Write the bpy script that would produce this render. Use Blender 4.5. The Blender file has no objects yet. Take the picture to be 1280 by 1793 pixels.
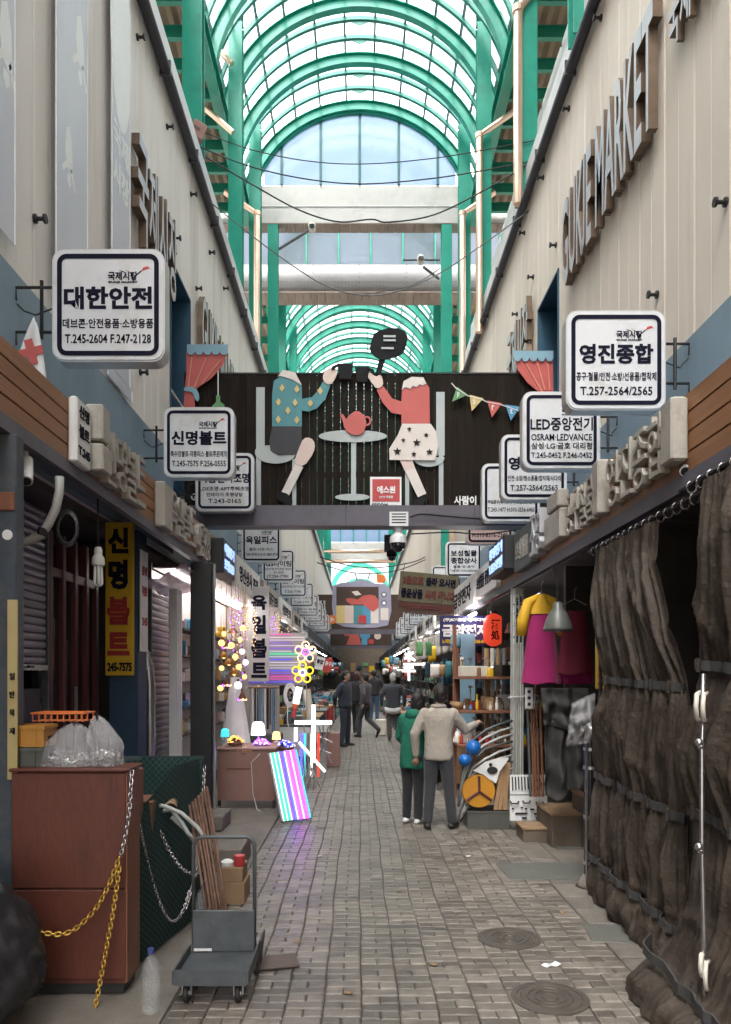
import bpy, math, random
from mathutils import Vector, Matrix, noise
random.seed(7)
scn = bpy.context.scene
R = math.radians
# ------------------------------------------------------------------ camera
F, HC, CX, CY = 1330.0, 1.72, 630.0, 1180.0
cam_d = bpy.data.cameras.new('camera'); cam = bpy.data.objects.new('camera', cam_d)
scn.collection.objects.link(cam); scn.camera = cam
cam.location = (0, 0, HC); cam.rotation_euler = (R(90), 0, 0)
cam_d.sensor_fit = 'VERTICAL'; cam_d.sensor_height = 36.0; cam_d.lens = 36.0 * F / 1793.0
cam_d.shift_x = (640 - CX) / 1793.0; cam_d.shift_y = (CY - 896.5) / 1793.0
cam_d.clip_start = 0.05; cam_d.clip_end = 1500
# ------------------------------------------------------------------ sky, sun, exposure
SUN_EL, SUN_AZ = 58.0, 200.0
world = bpy.data.worlds.new('World'); scn.world = world; world.use_nodes = True
wn = world.node_tree; wn.nodes.clear()
sky = wn.nodes.new('ShaderNodeTexSky'); sky.sky_type = 'NISHITA'; sky.sun_disc = False
sky.sun_elevation = R(SUN_EL); sky.sun_rotation = R(SUN_AZ)
sky.air_density = 1.0; sky.dust_density = 6.0; sky.ozone_density = 1.0
hsv = wn.nodes.new('ShaderNodeHueSaturation'); hsv.inputs['Saturation'].default_value = 0.28
bg = wn.nodes.new('ShaderNodeBackground'); bg.inputs[1].default_value = 0.15
wo = wn.nodes.new('ShaderNodeOutputWorld')
wn.links.new(sky.outputs[0], hsv.inputs['Color']); wn.links.new(hsv.outputs[0], bg.inputs[0]); wn.links.new(bg.outputs[0], wo.inputs[0])
sd = bpy.data.lights.new('sun', 'SUN'); sd.energy = 1.5; sd.angle = R(14); sd.color = (1.0, 0.96, 0.9)
sun = bpy.data.objects.new('sun', sd); scn.collection.objects.link(sun)
az, el = R(SUN_AZ), R(SUN_EL)
sun.rotation_euler = Vector((math.sin(az) * math.cos(el), math.cos(az) * math.cos(el), math.sin(el))).to_track_quat('Z', 'Y').to_euler()
scn.view_settings.view_transform = 'Standard'; scn.view_settings.look = 'None'
scn.view_settings.gamma = 1.0; scn.view_settings.use_curve_mapping = False
scn.view_settings.exposure = 2.33
scn.cycles.max_bounces = 10; scn.cycles.diffuse_bounces = 6; scn.cycles.transparent_max_bounces = 24
scn.cycles.sample_clamp_indirect = 6.0; scn.cycles.caustics_reflective = False; scn.cycles.caustics_refractive = False
scn.cycles.use_denoising = True
# ------------------------------------------------------------------ helpers
def P(px, py, Y): return Vector(((px - CX) * Y / F, Y, HC + (CY - py) * Y / F))
def XX(px, Y): return (px - CX) * Y / F
def ZZ(py, Y): return HC + (CY - py) * Y / F
def col_link(o): scn.collection.objects.link(o); return o
def wloc(o):
    v = Vector((0, 0, 0))
    while o is not None: v = v + o.location; o = o.parent
    return v
def thing(name, label, cat, loc=(0, 0, 0), group=None):
    o = bpy.data.objects.new(name, None); o.empty_display_size = 0.1; col_link(o)
    o.location = loc; o['label'] = label; o['category'] = cat
    if group: o['group'] = group
    return o
def tag(o, label, cat, group=None):
    o['label'] = label; o['category'] = cat
    if group: o['group'] = group
    return o
def dup(root, loc, label=None, group=None, rotz=None):
    r = root.copy(); col_link(r); r.location = loc
    if rotz is not None: r.rotation_euler = (0, 0, rotz)
    if label: r['label'] = label
    if group: r['group'] = group
    for ch in list(root.children):
        c = ch.copy(); col_link(c); c.parent = r
        for g in list(ch.children):
            d = g.copy(); col_link(d); d.parent = c
    return r
class MB:
    def __init__(s, M=None): s.v = []; s.f = []; s.M = M or Matrix(); s.mi = []; s.cur = 0
    def add(s, vs, fs):
        b = len(s.v); s.v.extend([s.M @ Vector(p) for p in vs])
        s.f.extend([[b + i for i in f] for f in fs]); s.mi.extend([s.cur] * len(fs)); return s
    def box(s, x0, x1, y0, y1, z0, z1):
        vs = [(x, y, z) for z in (z0, z1) for y in (y0, y1) for x in (x0, x1)]
        return s.add(vs, [(0, 2, 3, 1), (4, 5, 7, 6), (0, 1, 5, 4), (2, 6, 7, 3), (0, 4, 6, 2), (1, 3, 7, 5)])
    def bbox(s, x0, x1, y0, y1, z0, z1, b=0.01):
        # box with chamfered edges (rounded by an octagonal section on all three axes)
        vs = []; 
        for z, i in ((z0, b), (z0 + b, 0), (z1 - b, 0), (z1, b)):
            a, c, d, e = x0 + i, x1 - i, y0 + i, y1 - i
            vs += [(a + b, d, z), (c - b, d, z), (c, d + b, z), (c, e - b, z), (c - b, e, z), (a + b, e, z), (a, e - b, z), (a, d + b, z)]
        fs = [tuple(range(7, -1, -1)), tuple(range(24, 32))]
        for k in range(3):
            for j in range(8):
                n = (j + 1) % 8; fs.append((k * 8 + j, k * 8 + n, k * 8 + 8 + n, k * 8 + 8 + j))
        return s.add(vs, fs)
    def cone(s, p0, p1, r0, r1=None, n=10, caps=True):
        r1 = r0 if r1 is None else r1
        p0 = Vector(p0); p1 = Vector(p1); d = (p1 - p0)
        if d.length < 1e-7: return s
        d.normalize(); a = d.orthogonal().normalized(); b = d.cross(a)
        vs = []
        for p, r in ((p0, r0), (p1, r1)):
            for k in range(n):
                t = 2 * math.pi * k / n; vs.append(p + (a * math.cos(t) + b * math.sin(t)) * r)
        fs = [(k, (k + 1) % n, n + (k + 1) % n, n + k) for k in range(n)]
        if caps: fs += [tuple(range(n - 1, -1, -1)), tuple(range(n, 2 * n))]
        return s.add(vs, fs)
    def tube(s, pts, r, n=8, closed=False, caps=True):
        pts = [Vector(p) for p in pts]; m = len(pts)
        rs = r if isinstance(r, (list, tuple)) else [r] * m
        vs = []; a = None
        for i, p in enumerate(pts):
            if closed: d = pts[(i + 1) % m] - pts[i - 1]
            else: d = pts[min(i + 1, m - 1)] - pts[max(i - 1, 0)]
            if d.length < 1e-9: d = Vector((0, 0, 1))
            d.normalize()
            if a is None: a = d.orthogonal().normalized()
            else:
                a = a - d * a.dot(d)
                a = a.normalized() if a.length > 1e-6 else d.orthogonal().normalized()
            b = d.cross(a)
            for k in range(n):
                t = 2 * math.pi * k / n; vs.append(p + (a * math.cos(t) + b * math.sin(t)) * rs[i])
        fs = []
        for i in range(m if closed else m - 1):
            j = (i + 1) % m
            for k in range(n): fs.append((i * n + k, i * n + (k + 1) % n, j * n + (k + 1) % n, j * n + k))
        if not closed and caps: fs += [tuple(range(n - 1, -1, -1)), tuple(range((m - 1) * n, m * n))]
        return s.add(vs, fs)
    def lathe(s, prof, c=(0, 0, 0), n=16, axis='Z'):
        vs = []; fs = []; c = Vector(c)
        for r, h in prof:
            for k in range(n):
                t = 2 * math.pi * k / n; x, y = r * math.cos(t), r * math.sin(t)
                vs.append(c + (Vector((x, y, h)) if axis == 'Z' else Vector((x, h, y)) if axis == 'Y' else Vector((h, x, y))))
        for i in range(len(prof) - 1):
            for k in range(n): fs.append((i * n + k, i * n + (k + 1) % n, (i + 1) * n + (k + 1) % n, (i + 1) * n + k))
        fs += [tuple(range(n - 1, -1, -1)), tuple(range((len(prof) - 1) * n, len(prof) * n))]
        return s.add(vs, fs)
    def ball(s, c, r, n=10, m=7):
        rx, ry, rz = r if isinstance(r, (tuple, list)) else (r, r, r)
        vs = [(c[0], c[1], c[2] - rz)]; 
        for i in range(1, m):
            ph = -math.pi / 2 + math.pi * i / m
            for k in range(n):
                t = 2 * math.pi * k / n
                vs.append((c[0] + rx * math.cos(ph) * math.cos(t), c[1] + ry * math.cos(ph) * math.sin(t), c[2] + rz * math.sin(ph)))
        vs.append((c[0], c[1], c[2] + rz)); fs = []
        for k in range(n): fs.append((0, 1 + (k + 1) % n, 1 + k))
        for i in range(m - 2):
            for k in range(n):
                a = 1 + i * n + k; b = 1 + i * n + (k + 1) % n; fs.append((a, b, b + n, a + n))
        l = len(vs) - 1; o = 1 + (m - 2) * n
        for k in range(n): fs.append((o + k, o + (k + 1) % n, l))
        return s.add(vs, fs)
    def prism(s, poly, y0, y1):
        # poly in (x, z), extruded along y
        n = len(poly); vs = [(x, y0, z) for x, z in poly] + [(x, y1, z) for x, z in poly]
        fs = [tuple(range(n)), tuple(range(2 * n - 1, n - 1, -1))] + [(k + n, (k + 1) % n + n, (k + 1) % n, k) for k in range(n)]
        return s.add(vs, fs)
    def grid(s, fn, nu, nv, closed_u=False):
        vs = [fn(i / nu, j / nv) for j in range(nv + 1) for i in range(nu + (0 if closed_u else 1))]
        w = nu if closed_u else nu + 1; fs = []
        for j in range(nv):
            for i in range(nu):
                a = j * w + i; b = j * w + (i + 1) % w if closed_u else a + 1
                fs.append((a, b, b + w, a + w))
        return s.add(vs, fs)
    def build(s, name, m, parent=None, smooth=False, solid=0.0, loc=None):
        o0 = wloc(parent) if parent else Vector(loc) if loc is not None else Vector((0, 0, 0))
        me = bpy.data.meshes.new(name); me.from_pydata([v - o0 for v in s.v], [], s.f)
        for mm in (m if isinstance(m, (list, tuple)) else [m]): me.materials.append(mm)
        if isinstance(m, (list, tuple)): me.polygons.foreach_set('material_index', s.mi)
        if smooth: me.polygons.foreach_set('use_smooth', [True] * len(me.polygons))
        me.update(); o = bpy.data.objects.new(name, me); col_link(o)
        if parent: o.parent = parent
        elif loc is not None: o.location = loc
        if smooth == 'auto':
            try: me.set_sharp_from_angle(angle=R(35))
            except Exception: pass
        if solid:
            md = o.modifiers.new('solid', 'SOLIDIFY'); md.thickness = solid; md.offset = 0
        return o
def rrect(w, h, r, n=5, cx=0, cz=0):
    p = []
    for qx, qz, a0 in ((1, 1, 0), (-1, 1, 90), (-1, -1, 180), (1, -1, 270)):
        for k in range(n + 1):
            t = R(a0 + 90 * k / n); p.append((cx + qx * (w / 2 - r) + r * math.cos(t), cz + qz * (h / 2 - r) + r * math.sin(t)))
    return p
_tc = {}
def text_mesh(body, bold=0.0, extr=0.0):
    k = (body, bold, extr)
    if k in _tc: return _tc[k]
    c = bpy.data.curves.new('lettering', 'FONT'); c.body = body; c.offset = bold; c.extrude = extr; c.resolution_u = 2
    o = bpy.data.objects.new('lettering', c); me = bpy.data.meshes.new_from_object(o)
    bpy.data.objects.remove(o); bpy.data.curves.remove(c)
    vs = [v.co.copy() for v in me.vertices]; fs = [list(p.vertices) for p in me.polygons]; bpy.data.meshes.remove(me)
    x0 = min(v.x for v in vs); x1 = max(v.x for v in vs); y0 = min(v.y for v in vs); y1 = max(v.y for v in vs)
    _tc[k] = (vs, fs, x0, x1, y0, y1); return _tc[k]
def text_into(mb, body, w, h, M, bold=0.02, depth=0.004):
    """lettering fitted into a w x h box centred on the origin of M (x right, y up, z out of the face)"""
    vs, fs, x0, x1, y0, y1 = text_mesh(body, bold, 0.5)
    sx = w / (x1 - x0); sy = h / (y1 - y0) if h else sx
    old = mb.M; mb.M = M
    mb.add([((v.x - (x0 + x1) / 2) * sx, (v.y - (y0 + y1) / 2) * sy, v.z * depth + depth / 2) for v in vs], fs); mb.M = old
def frame(o, xa, ya):
    xa = Vector(xa).normalized(); ya = Vector(ya).normalized(); za = xa.cross(ya)
    m = Matrix.Identity(4)
    for i in range(3): m[i][0], m[i][1], m[i][2], m[i][3] = xa[i], ya[i], za[i], o[i]
    return m
def FRONT(x, y, z): return frame((x, y, z), (1, 0, 0), (0, 0, 1))      # faces the camera (-Y)
def LEFTW(x, y, z): return frame((x, y, z), (0, 1, 0), (0, 0, 1))      # on the wall at -X, faces +X
def RIGHTW(x, y, z): return frame((x, y, z), (0, -1, 0), (0, 0, 1))    # on the wall at +X, faces -X
# ------------------------------------------------------------------ materials
def mat(name, c, c2=None, scale=3.0, rough=0.6, metal=0.0, bump=0.0, bscale=40.0, stretch=(1, 1, 1), rand=0.0, emit=None, es=1.0,
        alpha=None, island=False, spec=0.5, dirt=None, dscale=1.2, coat=0.0, sheen=0.0, rvar=0.0, trans=0.0):
    m = bpy.data.materials.new(name); m.use_nodes = True; nt = m.node_tree; N = nt.nodes; L = nt.links
    b = N['Principled BSDF']; c = tuple(c) + (1,); c2 = tuple(c2) + (1,) if c2 else c
    b.inputs['Roughness'].default_value = rough; b.inputs['Metallic'].default_value = metal
    b.inputs['Specular IOR Level'].default_value = spec; b.inputs['Coat Weight'].default_value = coat
    b.inputs['Sheen Weight'].default_value = sheen; b.inputs['Transmission Weight'].default_value = trans
    geo = N.new('ShaderNodeNewGeometry'); mp = N.new('ShaderNodeMapping'); mp.inputs['Scale'].default_value = stretch
    L.new(geo.outputs['Position'], mp.inputs['Vector'])
    nz = N.new('ShaderNodeTexNoise'); nz.inputs['Scale'].default_value = scale; nz.inputs['Detail'].default_value = 6; nz.inputs['Roughness'].default_value = 0.65
    L.new(mp.outputs[0], nz.inputs['Vector'])
    rp = N.new('ShaderNodeValToRGB'); rp.color_ramp.elements[0].position = 0.32; rp.color_ramp.elements[1].position = 0.68
    rp.color_ramp.elements[0].color = c; rp.color_ramp.elements[1].color = c2; L.new(nz.outputs['Fac'], rp.inputs[0]); out = rp.outputs[0]
    if dirt:
        n2 = N.new('ShaderNodeTexNoise'); n2.inputs['Scale'].default_value = dscale; n2.inputs['Detail'].default_value = 9; n2.inputs['Roughness'].default_value = 0.72
        L.new(mp.outputs[0], n2.inputs['Vector']); r2 = N.new('ShaderNodeValToRGB'); r2.color_ramp.elements[0].position = 0.5; r2.color_ramp.elements[1].position = 0.72
        r2.color_ramp.elements[0].color = (0, 0, 0, 1); r2.color_ramp.elements[1].color = (1, 1, 1, 1); L.new(n2.outputs['Fac'], r2.inputs[0])
        mx = N.new('ShaderNodeMix'); mx.data_type = 'RGBA'; mx.inputs['B'].default_value = tuple(dirt) + (1,); L.new(r2.outputs[0], mx.inputs['Factor']); L.new(out, mx.inputs['A']); out = mx.outputs['Result']
    if rand:
        oi = N.new('ShaderNodeObjectInfo'); ad = N.new('ShaderNodeMath'); ad.operation = 'ADD'; L.new(oi.outputs['Random'], ad.inputs[0])
        if island: L.new(geo.outputs['Random Per Island'], ad.inputs[1])
        else: ad.inputs[1].default_value = 0
        fr = N.new('ShaderNodeMath'); fr.operation = 'FRACT'; L.new(ad.outputs[0], fr.inputs[0])
        mr = N.new('ShaderNodeMapRange'); mr.inputs['To Min'].default_value = 1 - rand; mr.inputs['To Max'].default_value = 1 + rand; L.new(fr.outputs[0], mr.inputs['Value'])
        hv = N.new('ShaderNodeHueSaturation'); L.new(mr.outputs[0], hv.inputs['Value']); L.new(out, hv.inputs['Color']); out = hv.outputs[0]
    L.new(out, b.inputs['Base Color'])
    if rvar:
        m2 = N.new('ShaderNodeMapRange'); m2.inputs['To Min'].default_value = rough - rvar; m2.inputs['To Max'].default_value = rough + rvar
        L.new(nz.outputs['Fac'], m2.inputs['Value']); L.new(m2.outputs[0], b.inputs['Roughness'])
    if bump:
        n3 = N.new('ShaderNodeTexNoise'); n3.inputs['Scale'].default_value = bscale; n3.inputs['Detail'].default_value = 5
        L.new(mp.outputs[0], n3.inputs['Vector']); bp = N.new('ShaderNodeBump'); bp.inputs['Strength'].default_value = bump; bp.inputs['Distance'].default_value = 0.02
        L.new(n3.outputs['Fac'], bp.inputs['Height']); L.new(bp.outputs[0], b.inputs['Normal'])
    if emit:
        b.inputs['Emission Color'].default_value = tuple(emit) + (1,); b.inputs['Emission Strength'].default_value = es
    if alpha is not None: b.inputs['Alpha'].default_value = alpha
    return m
def pane_mat(name, tint, tmix, tl):
    m = bpy.data.materials.new(name); m.use_nodes = True; nt = m.node_tree; N = nt.nodes; L = nt.links; N.clear()
    tr = N.new('ShaderNodeBsdfTransparent'); tr.inputs[0].default_value = tuple(tint) + (1,)
    td = N.new('ShaderNodeBsdfTranslucent'); td.inputs[0].default_value = tuple(tl) + (1,)
    g = N.new('ShaderNodeBsdfGlossy'); g.inputs['Roughness'].default_value = 0.15
    nz = N.new('ShaderNodeTexNoise'); nz.inputs['Scale'].default_value = 0.9; nz.inputs['Detail'].default_value = 5
    ge = N.new('ShaderNodeNewGeometry'); L.new(ge.outputs['Position'], nz.inputs['Vector'])
    mr = N.new('ShaderNodeMapRange'); mr.inputs['To Min'].default_value = tmix - 0.1; mr.inputs['To Max'].default_value = tmix + 0.1; L.new(nz.outputs['Fac'], mr.inputs['Value'])
    a = N.new('ShaderNodeMixShader'); L.new(mr.outputs[0], a.inputs[0]); L.new(tr.outputs[0], a.inputs[1]); L.new(td.outputs[0], a.inputs[2])
    b = N.new('ShaderNodeMixShader'); b.inputs[0].default_value = 0.04; L.new(a.outputs[0], b.inputs[1]); L.new(g.outputs[0], b.inputs[2])
    o = N.new('ShaderNodeOutputMaterial'); L.new(b.outputs[0], o.inputs[0]); return m
M = {}
M['brick'] = mat('paver', (.132, .112, .092), (.215, .185, .157), 9, .36, bump=.28, bscale=90, rand=.3, island=True, dirt=(.06, .052, .046), dscale=1.6, rvar=.14)
M['bed'] = mat('paver_joint', (.05, .043, .036), (.085, .073, .062), 12, .95, bump=.3)
M['concrete'] = mat('concrete', (.142, .122, .10), (.205, .178, .15), 3, .7, bump=.4, bscale=60, dirt=(.10, .088, .077), dscale=1.3)
M['slab'] = mat('slab', (.14, .12, .1), (.195, .17, .145), 5, .7, bump=.4, bscale=70, rand=.15, dirt=(.10, .088, .077), dscale=2)
M['plate'] = mat('patch', (.105, .105, .09), (.14, .138, .12), 6, .55, bump=.35, bscale=80, dirt=(.09, .09, .085))
M['siding_l'] = mat('siding_grey', (.72, .69, .645), (.77, .74, .70), 1.1, .55, stretch=(1, 1, .12), rand=.05, dirt=(.52, .47, .42), dscale=1.1)
M['siding_r'] = mat('siding_beige', (.69, .61, .52), (.74, .665, .575), 1.1, .55, stretch=(1, 1, .12), rand=.05, dirt=(.53, .45, .365), dscale=1.1)
M['blue'] = mat('slate_blue', (.17, .245, .31), (.205, .285, .35), 1.5, .5, stretch=(1, 1, .3), dirt=(.14, .2, .25))
M['navy'] = mat('navy', (.012, .035, .07), (.018, .05, .095), 3, .5)
M['recess'] = mat('recess_blue', (.02, .075, .13), (.03, .095, .155), 2, .5)
M['flash'] = mat('flashing', (.50, .5, .5), (.58, .58, .57), 1.5, .45, dirt=(.38, .38, .37))
M['gutter'] = mat('gutter', (.03, .03, .038), (.045, .045, .055), 6, .4)
M['green'] = mat('green_paint', (.006, .235, .165), (.009, .27, .19), 2, .38, dirt=(.01, .18, .13), dscale=2.5)
M['green_d'] = mat('green_dark', (.01, .19, .125), (.012, .22, .15), 2, .45)
M['mull'] = mat('mullion', (.02, .10, .095), (.03, .12, .115), 2, .4)
M['purlin'] = mat('purlin', (.012, .17, .125), (.018, .2, .15), 2, .4)
M['sheet'] = mat('roof_sheet', (.3, .22, .15), (.38, .28, .2), 3, .5, stretch=(1, .1, 1), dirt=(.2, .14, .1))
M['pane'] = pane_mat('skylight', (.93, .95, .96), .45, (.9, .93, .95))
M['lunette'] = pane_mat('lunette_glass', (.46, .55, .66), .5, (.5, .58, .68))
M['loft'] = pane_mat('loft_sheet', (.85, .85, .84), .8, (.85, .85, .83))
M['glassblk'] = pane_mat('glass_block', (.8, .85, .85), .7, (.85, .88, .88))
M['beam_grey'] = mat('beam_grey', (.4, .39, .37), (.46, .45, .43), 1.5, .5, dirt=(.34, .33, .31))
M['fascia'] = mat('metal_fascia', (.22, .215, .215), (.28, .272, .27), 2, .45, metal=.3)
M['band'] = pane_mat('band_glass', (.55, .6, .7), .8, (.62, .66, .75))
M['soffit_t'] = mat('soffit_tile', (.2, .155, .13), (.24, .19, .16), 4, .6, rand=.12)
M['pipe'] = mat('copper_pipe', (.72, .5, .37), (.8, .6, .47), 4, .3, metal=.75)
M['wood'] = mat('fascia_wood', (.25, .105, .042), (.34, .155, .065), 3, .45, stretch=(3, .35, 22), bump=.15, rand=.14)
M['purple'] = mat('canopy_beam', (.10, .098, .125), (.135, .13, .16), 3, .5, dirt=(.075, .07, .08))
M['black'] = mat('black', (.012, .012, .013), (.02, .02, .02), 6, .5)
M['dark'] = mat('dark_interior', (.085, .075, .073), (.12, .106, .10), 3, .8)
M['darkred'] = mat('dark_red', (.085, .02, .022), (.11, .027, .03), 3, .5)
M['white'] = mat('white_paint', (.72, .72, .72), (.78, .78, .77), 2, .45, dirt=(.6, .59, .57))
M['signface'] = mat('sign_face', (.60, .60, .62), (.65, .65, .66), 1.5, .4, dirt=(.48, .46, .43), dscale=2.5)
M['signrim'] = mat('sign_rim', (.46, .46, .46), (.55, .55, .55), 3, .32, metal=.35)
M['ink'] = mat('sign_ink', (.008, .008, .02), (.011, .011, .026), 3, .8, spec=.1)
M['red'] = mat('red_print', (.42, .035, .04), (.5, .05, .05), 3, .45)
M['iron'] = mat('black_iron', (.015, .015, .017), (.03, .028, .028), 12, .5, metal=.4)
M['bronze'] = mat('letter_side', (.13, .088, .058), (.19, .135, .095), 5, .42, metal=.5)
M['letterface'] = mat('letter_face', (.42, .42, .45), (.5, .5, .52), 3, .35, metal=.3)
M['channel'] = mat('channel_letter', (.36, .335, .295), (.43, .40, .355), 3, .55, dirt=(.22, .195, .165), dscale=4)
M['slat'] = mat('billboard_slat', (.012, .009, .007), (.022, .016, .012), 4, .8, spec=.12, stretch=(6, 1, .5), rand=.2, bump=.2)
M['teal'] = mat('print_teal', (.055, .22, .25), (.065, .245, .275), 2, .5)
M['coral'] = mat('print_coral', (.46, .085, .075), (.5, .1, .085), 2, .5)
M['palegrey'] = mat('print_grey', (.38, .42, .42), (.43, .46, .46), 2, .5)
M['skinprint'] = mat('print_skin', (.62, .48, .43), (.66, .52, .46), 2, .5)
M['creamprint'] = mat('print_cream', (.62, .56, .52), (.68, .61, .57), 2, .5)
M['charcoal'] = mat('print_charcoal', (.016, .016, .018), (.024, .024, .026), 2, .8, spec=.1)
M['yellowp'] = mat('print_yellow', (.55, .42, .16), (.6, .47, .2), 2, .5)
M['greenp'] = mat('print_green', (.1, .26, .1), (.12, .3, .12), 2, .5)
M['bluep'] = mat('print_blue', (.07, .25, .42), (.09, .28, .45), 2, .5)
M['lightblue'] = mat('print_lightblue', (.19, .33, .42), (.22, .37, .46), 2, .5)
M['orange'] = mat('print_orange', (.62, .15, .03), (.66, .18, .04), 2, .5)
M['shutter'] = mat('shutter', (.24, .225, .26), (.33, .31, .35), 4, .38, metal=.5, stretch=(1, .4, 6), dirt=(.1, .09, .1))
M['yellow'] = mat('yellow_sign', (.60, .37, .012), (.66, .42, .02), 2, .45, dirt=(.5, .3, .015))
M['redink'] = mat('red_ink', (.3, .012, .012), (.34, .016, .016), 2, .5)
M['steel'] = mat('galvanised', (.42, .42, .42), (.55, .55, .54), 8, .3, metal=.85)
M['steelmat'] = mat('grey_steel', (.075, .084, .09), (.105, .115, .122), 8, .5, metal=.3, dirt=(.05, .05, .05), dscale=6)
M['counter'] = mat('red_counter', (.088, .022, .012), (.115, .031, .018), 2.5, .5, stretch=(1, 1, .4), bump=.12, dirt=(.055, .016, .010), dscale=3.5)
M['net'] = mat('green_net', (.014, .075, .062), (.022, .10, .082), 10, .6)
M['netcloth'] = mat('dark_teal_cloth', (.006, .018, .018), (.010, .028, .028), 6, .85)
M['chain'] = mat('steel_chain', (.45, .42, .42), (.62, .58, .58), 20, .25, metal=.9)
M['gold'] = mat('gold_chain', (.62, .38, .07), (.75, .48, .10), 20, .28, metal=.8)
M['rubber'] = mat('rubber', (.015, .014, .013), (.025, .023, .022), 10, .6)
M['crate_y'] = mat('crate_yellow', (.38, .17, .025), (.45, .21, .035), 5, .5)
M['crate_g'] = mat('crate_grey', (.07, .07, .06), (.10, .10, .085), 5, .5)
M['card'] = mat('cardboard', (.23, .14, .078), (.3, .19, .11), 5, .8)
M['rust'] = mat('rusty_rod', (.11, .055, .035), (.2, .11, .075), 25, .6, metal=.3)
M['hose'] = mat('grey_hose', (.33, .33, .31), (.42, .42, .4), 10, .45)
M['plastic'] = mat('clear_plastic', (.72, .70, .72), (.85, .83, .85), 10, .25, alpha=.26, bump=1.0, bscale=35, spec=.8)
M['pet'] = mat('bottle_plastic', (.8, .85, .88), (.9, .93, .95), 5, .1, alpha=.1, spec=.9)
M['tarp'] = mat('olive_tarp', (.040, .030, .023), (.062, .047, .036), 2.2, .68, bump=.55, bscale=30, dirt=(.085, .066, .052), dscale=1.6, spec=.3)
M['strap'] = mat('strap', (.045, .045, .046), (.065, .064, .064), 8, .6)
M['cream'] = mat('cream_plastic', (.58, .54, .46), (.64, .6, .52), 5, .4)
M['magenta'] = mat('magenta_cloth', (.27, .0, .085), (.32, .003, .11), 3, .8, sheen=.3)
M['crimson'] = mat('crimson_cloth', (.13, .006, .02), (.17, .01, .03), 3, .8)
M['yellowc'] = mat('yellow_cloth', (.6, .32, .01), (.68, .4, .02), 3, .7)
M['greyshade'] = mat('lamp_shade_grey', (.09, .095, .085), (.12, .125, .115), 3, .4)
M['silverpipe'] = mat('bright_pipe', (.5, .48, .48), (.62, .6, .6), 9, .22, metal=.9)
M['salmon'] = mat('salmon_board', (.27, .145, .12), (.32, .175, .145), 3, .6)
M['woodpale'] = mat('pale_plank', (.32, .19, .09), (.42, .26, .13), 6, .6, stretch=(6, 6, .6))
M['woodred'] = mat('stained_wood', (.16, .06, .03), (.22, .085, .042), 5, .5, stretch=(6, 6, .6))
M['cfl'] = mat('lamp_tube', (.75, .75, .73), (.8, .8, .78), 4, .4)
def glow(n, c, e): return mat(n, c, c, 2, .5, emit=c, es=e)
M['g_white'] = glow('led_white', (1, .97, 1), .42)
M['g_green'] = glow('led_green', (.02, .6, .33), .4)
M['g_cyan'] = glow('led_cyan', (.06, .6, .7), .25)
M['g_blue'] = glow('led_blue', (.04, .04, 1.0), 1.3)
M['g_violet'] = glow('led_violet', (.3, .04, 1.0), 1.5)
M['g_pink'] = glow('led_pink', (1.0, .04, .7), 1.0)
M['g_red'] = glow('led_red', (1.0, .05, .03), .25)
M['g_yellow'] = glow('led_yellow', (1.0, .68, .02), .28)
M['g_warm'] = glow('bulb_warm', (1, .5, .15), .55)
M['g_tube'] = glow('shop_tube', (1, .93, .9), 7.0)
M['g_signblue'] = glow('sign_led_blue', (.3, .45, 1.0), .3)
M['g_soft'] = glow('led_soft_white', (1, .97, 1), .2)
M['bluedim'] = glow('led_blue_dim', (.08, .1, .9), .25)
M['pinkdim'] = glow('led_pink_dim', (.9, .1, .5), .14)
M['violetdim'] = glow('led_violet_dim', (.3, .12, .8), .16)
M['whitedim'] = glow('led_white_dim', (.9, .85, .9), .1)
M['shorts'] = mat('print_shorts', (.035, .036, .042), (.045, .046, .052), 2, .7)
M['g_tube2'] = glow('stall_tube', (1, .95, .92), 12.0)
# ================================================================== ground
def struct(o): o['kind'] = 'structure'; return o
struct(MB().add([(-200, -60, -.05), (200, -60, -.05), (200, 400, -.05), (-200, 400, -.05)], [(0, 1, 2, 3)]).build('ground', M['concrete']))
pave = struct(MB().box(-1.02, 1.59, 1.5, 120, -.045, -.014).build('pavement', M['bed']))
BW, BD = .1962, .09
def brick_vs(w, d, tilt=0, z=0, b=.007, h=.022):
    a, c = w / 2, d / 2
    top = [(-a + b, -c + b), (a - b, -c + b), (a - b, c - b), (-a + b, c - b)]; bot = [(-a, -c), (a, -c), (a, c), (-a, c)]
    return [(x, y, z + tilt * x) for x, y in top] + [(x, y, z - .006 + tilt * x) for x, y in bot] + [(x, y, z - h) for x, y in bot]
BF = [(0, 1, 2, 3)] + [(4 + k, 4 + (k + 1) % 4, (k + 1) % 4, k) for k in range(4)] + [(8 + k, 8 + (k + 1) % 4, 4 + (k + 1) % 4, 4 + k) for k in range(4)]
full_me = MB().add(brick_vs(BW - .0055, BD - .0045), BF); half_me = MB().add(brick_vs(BW / 2 - .0045, BD - .0045), BF)
proto = {}
far = MB(); nb = 0; rb = random.Random(3)
y = 3.56; row = 0
strip_ph = [rb.random() * .05 for _ in range(14)]
spots = []
while y < 34:
    for k in range(13):
        x0 = -.978 + k * BW; yy = y + strip_ph[k]
        if (row + k % 2 + (k // 3)) % 2 == 0: spots.append((x0 + BW / 2, yy, 0))
        else: spots += [(x0 + BW / 4, yy, 1), (x0 + BW * .75, yy, 1)]
    row += 1; y += BD
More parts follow.
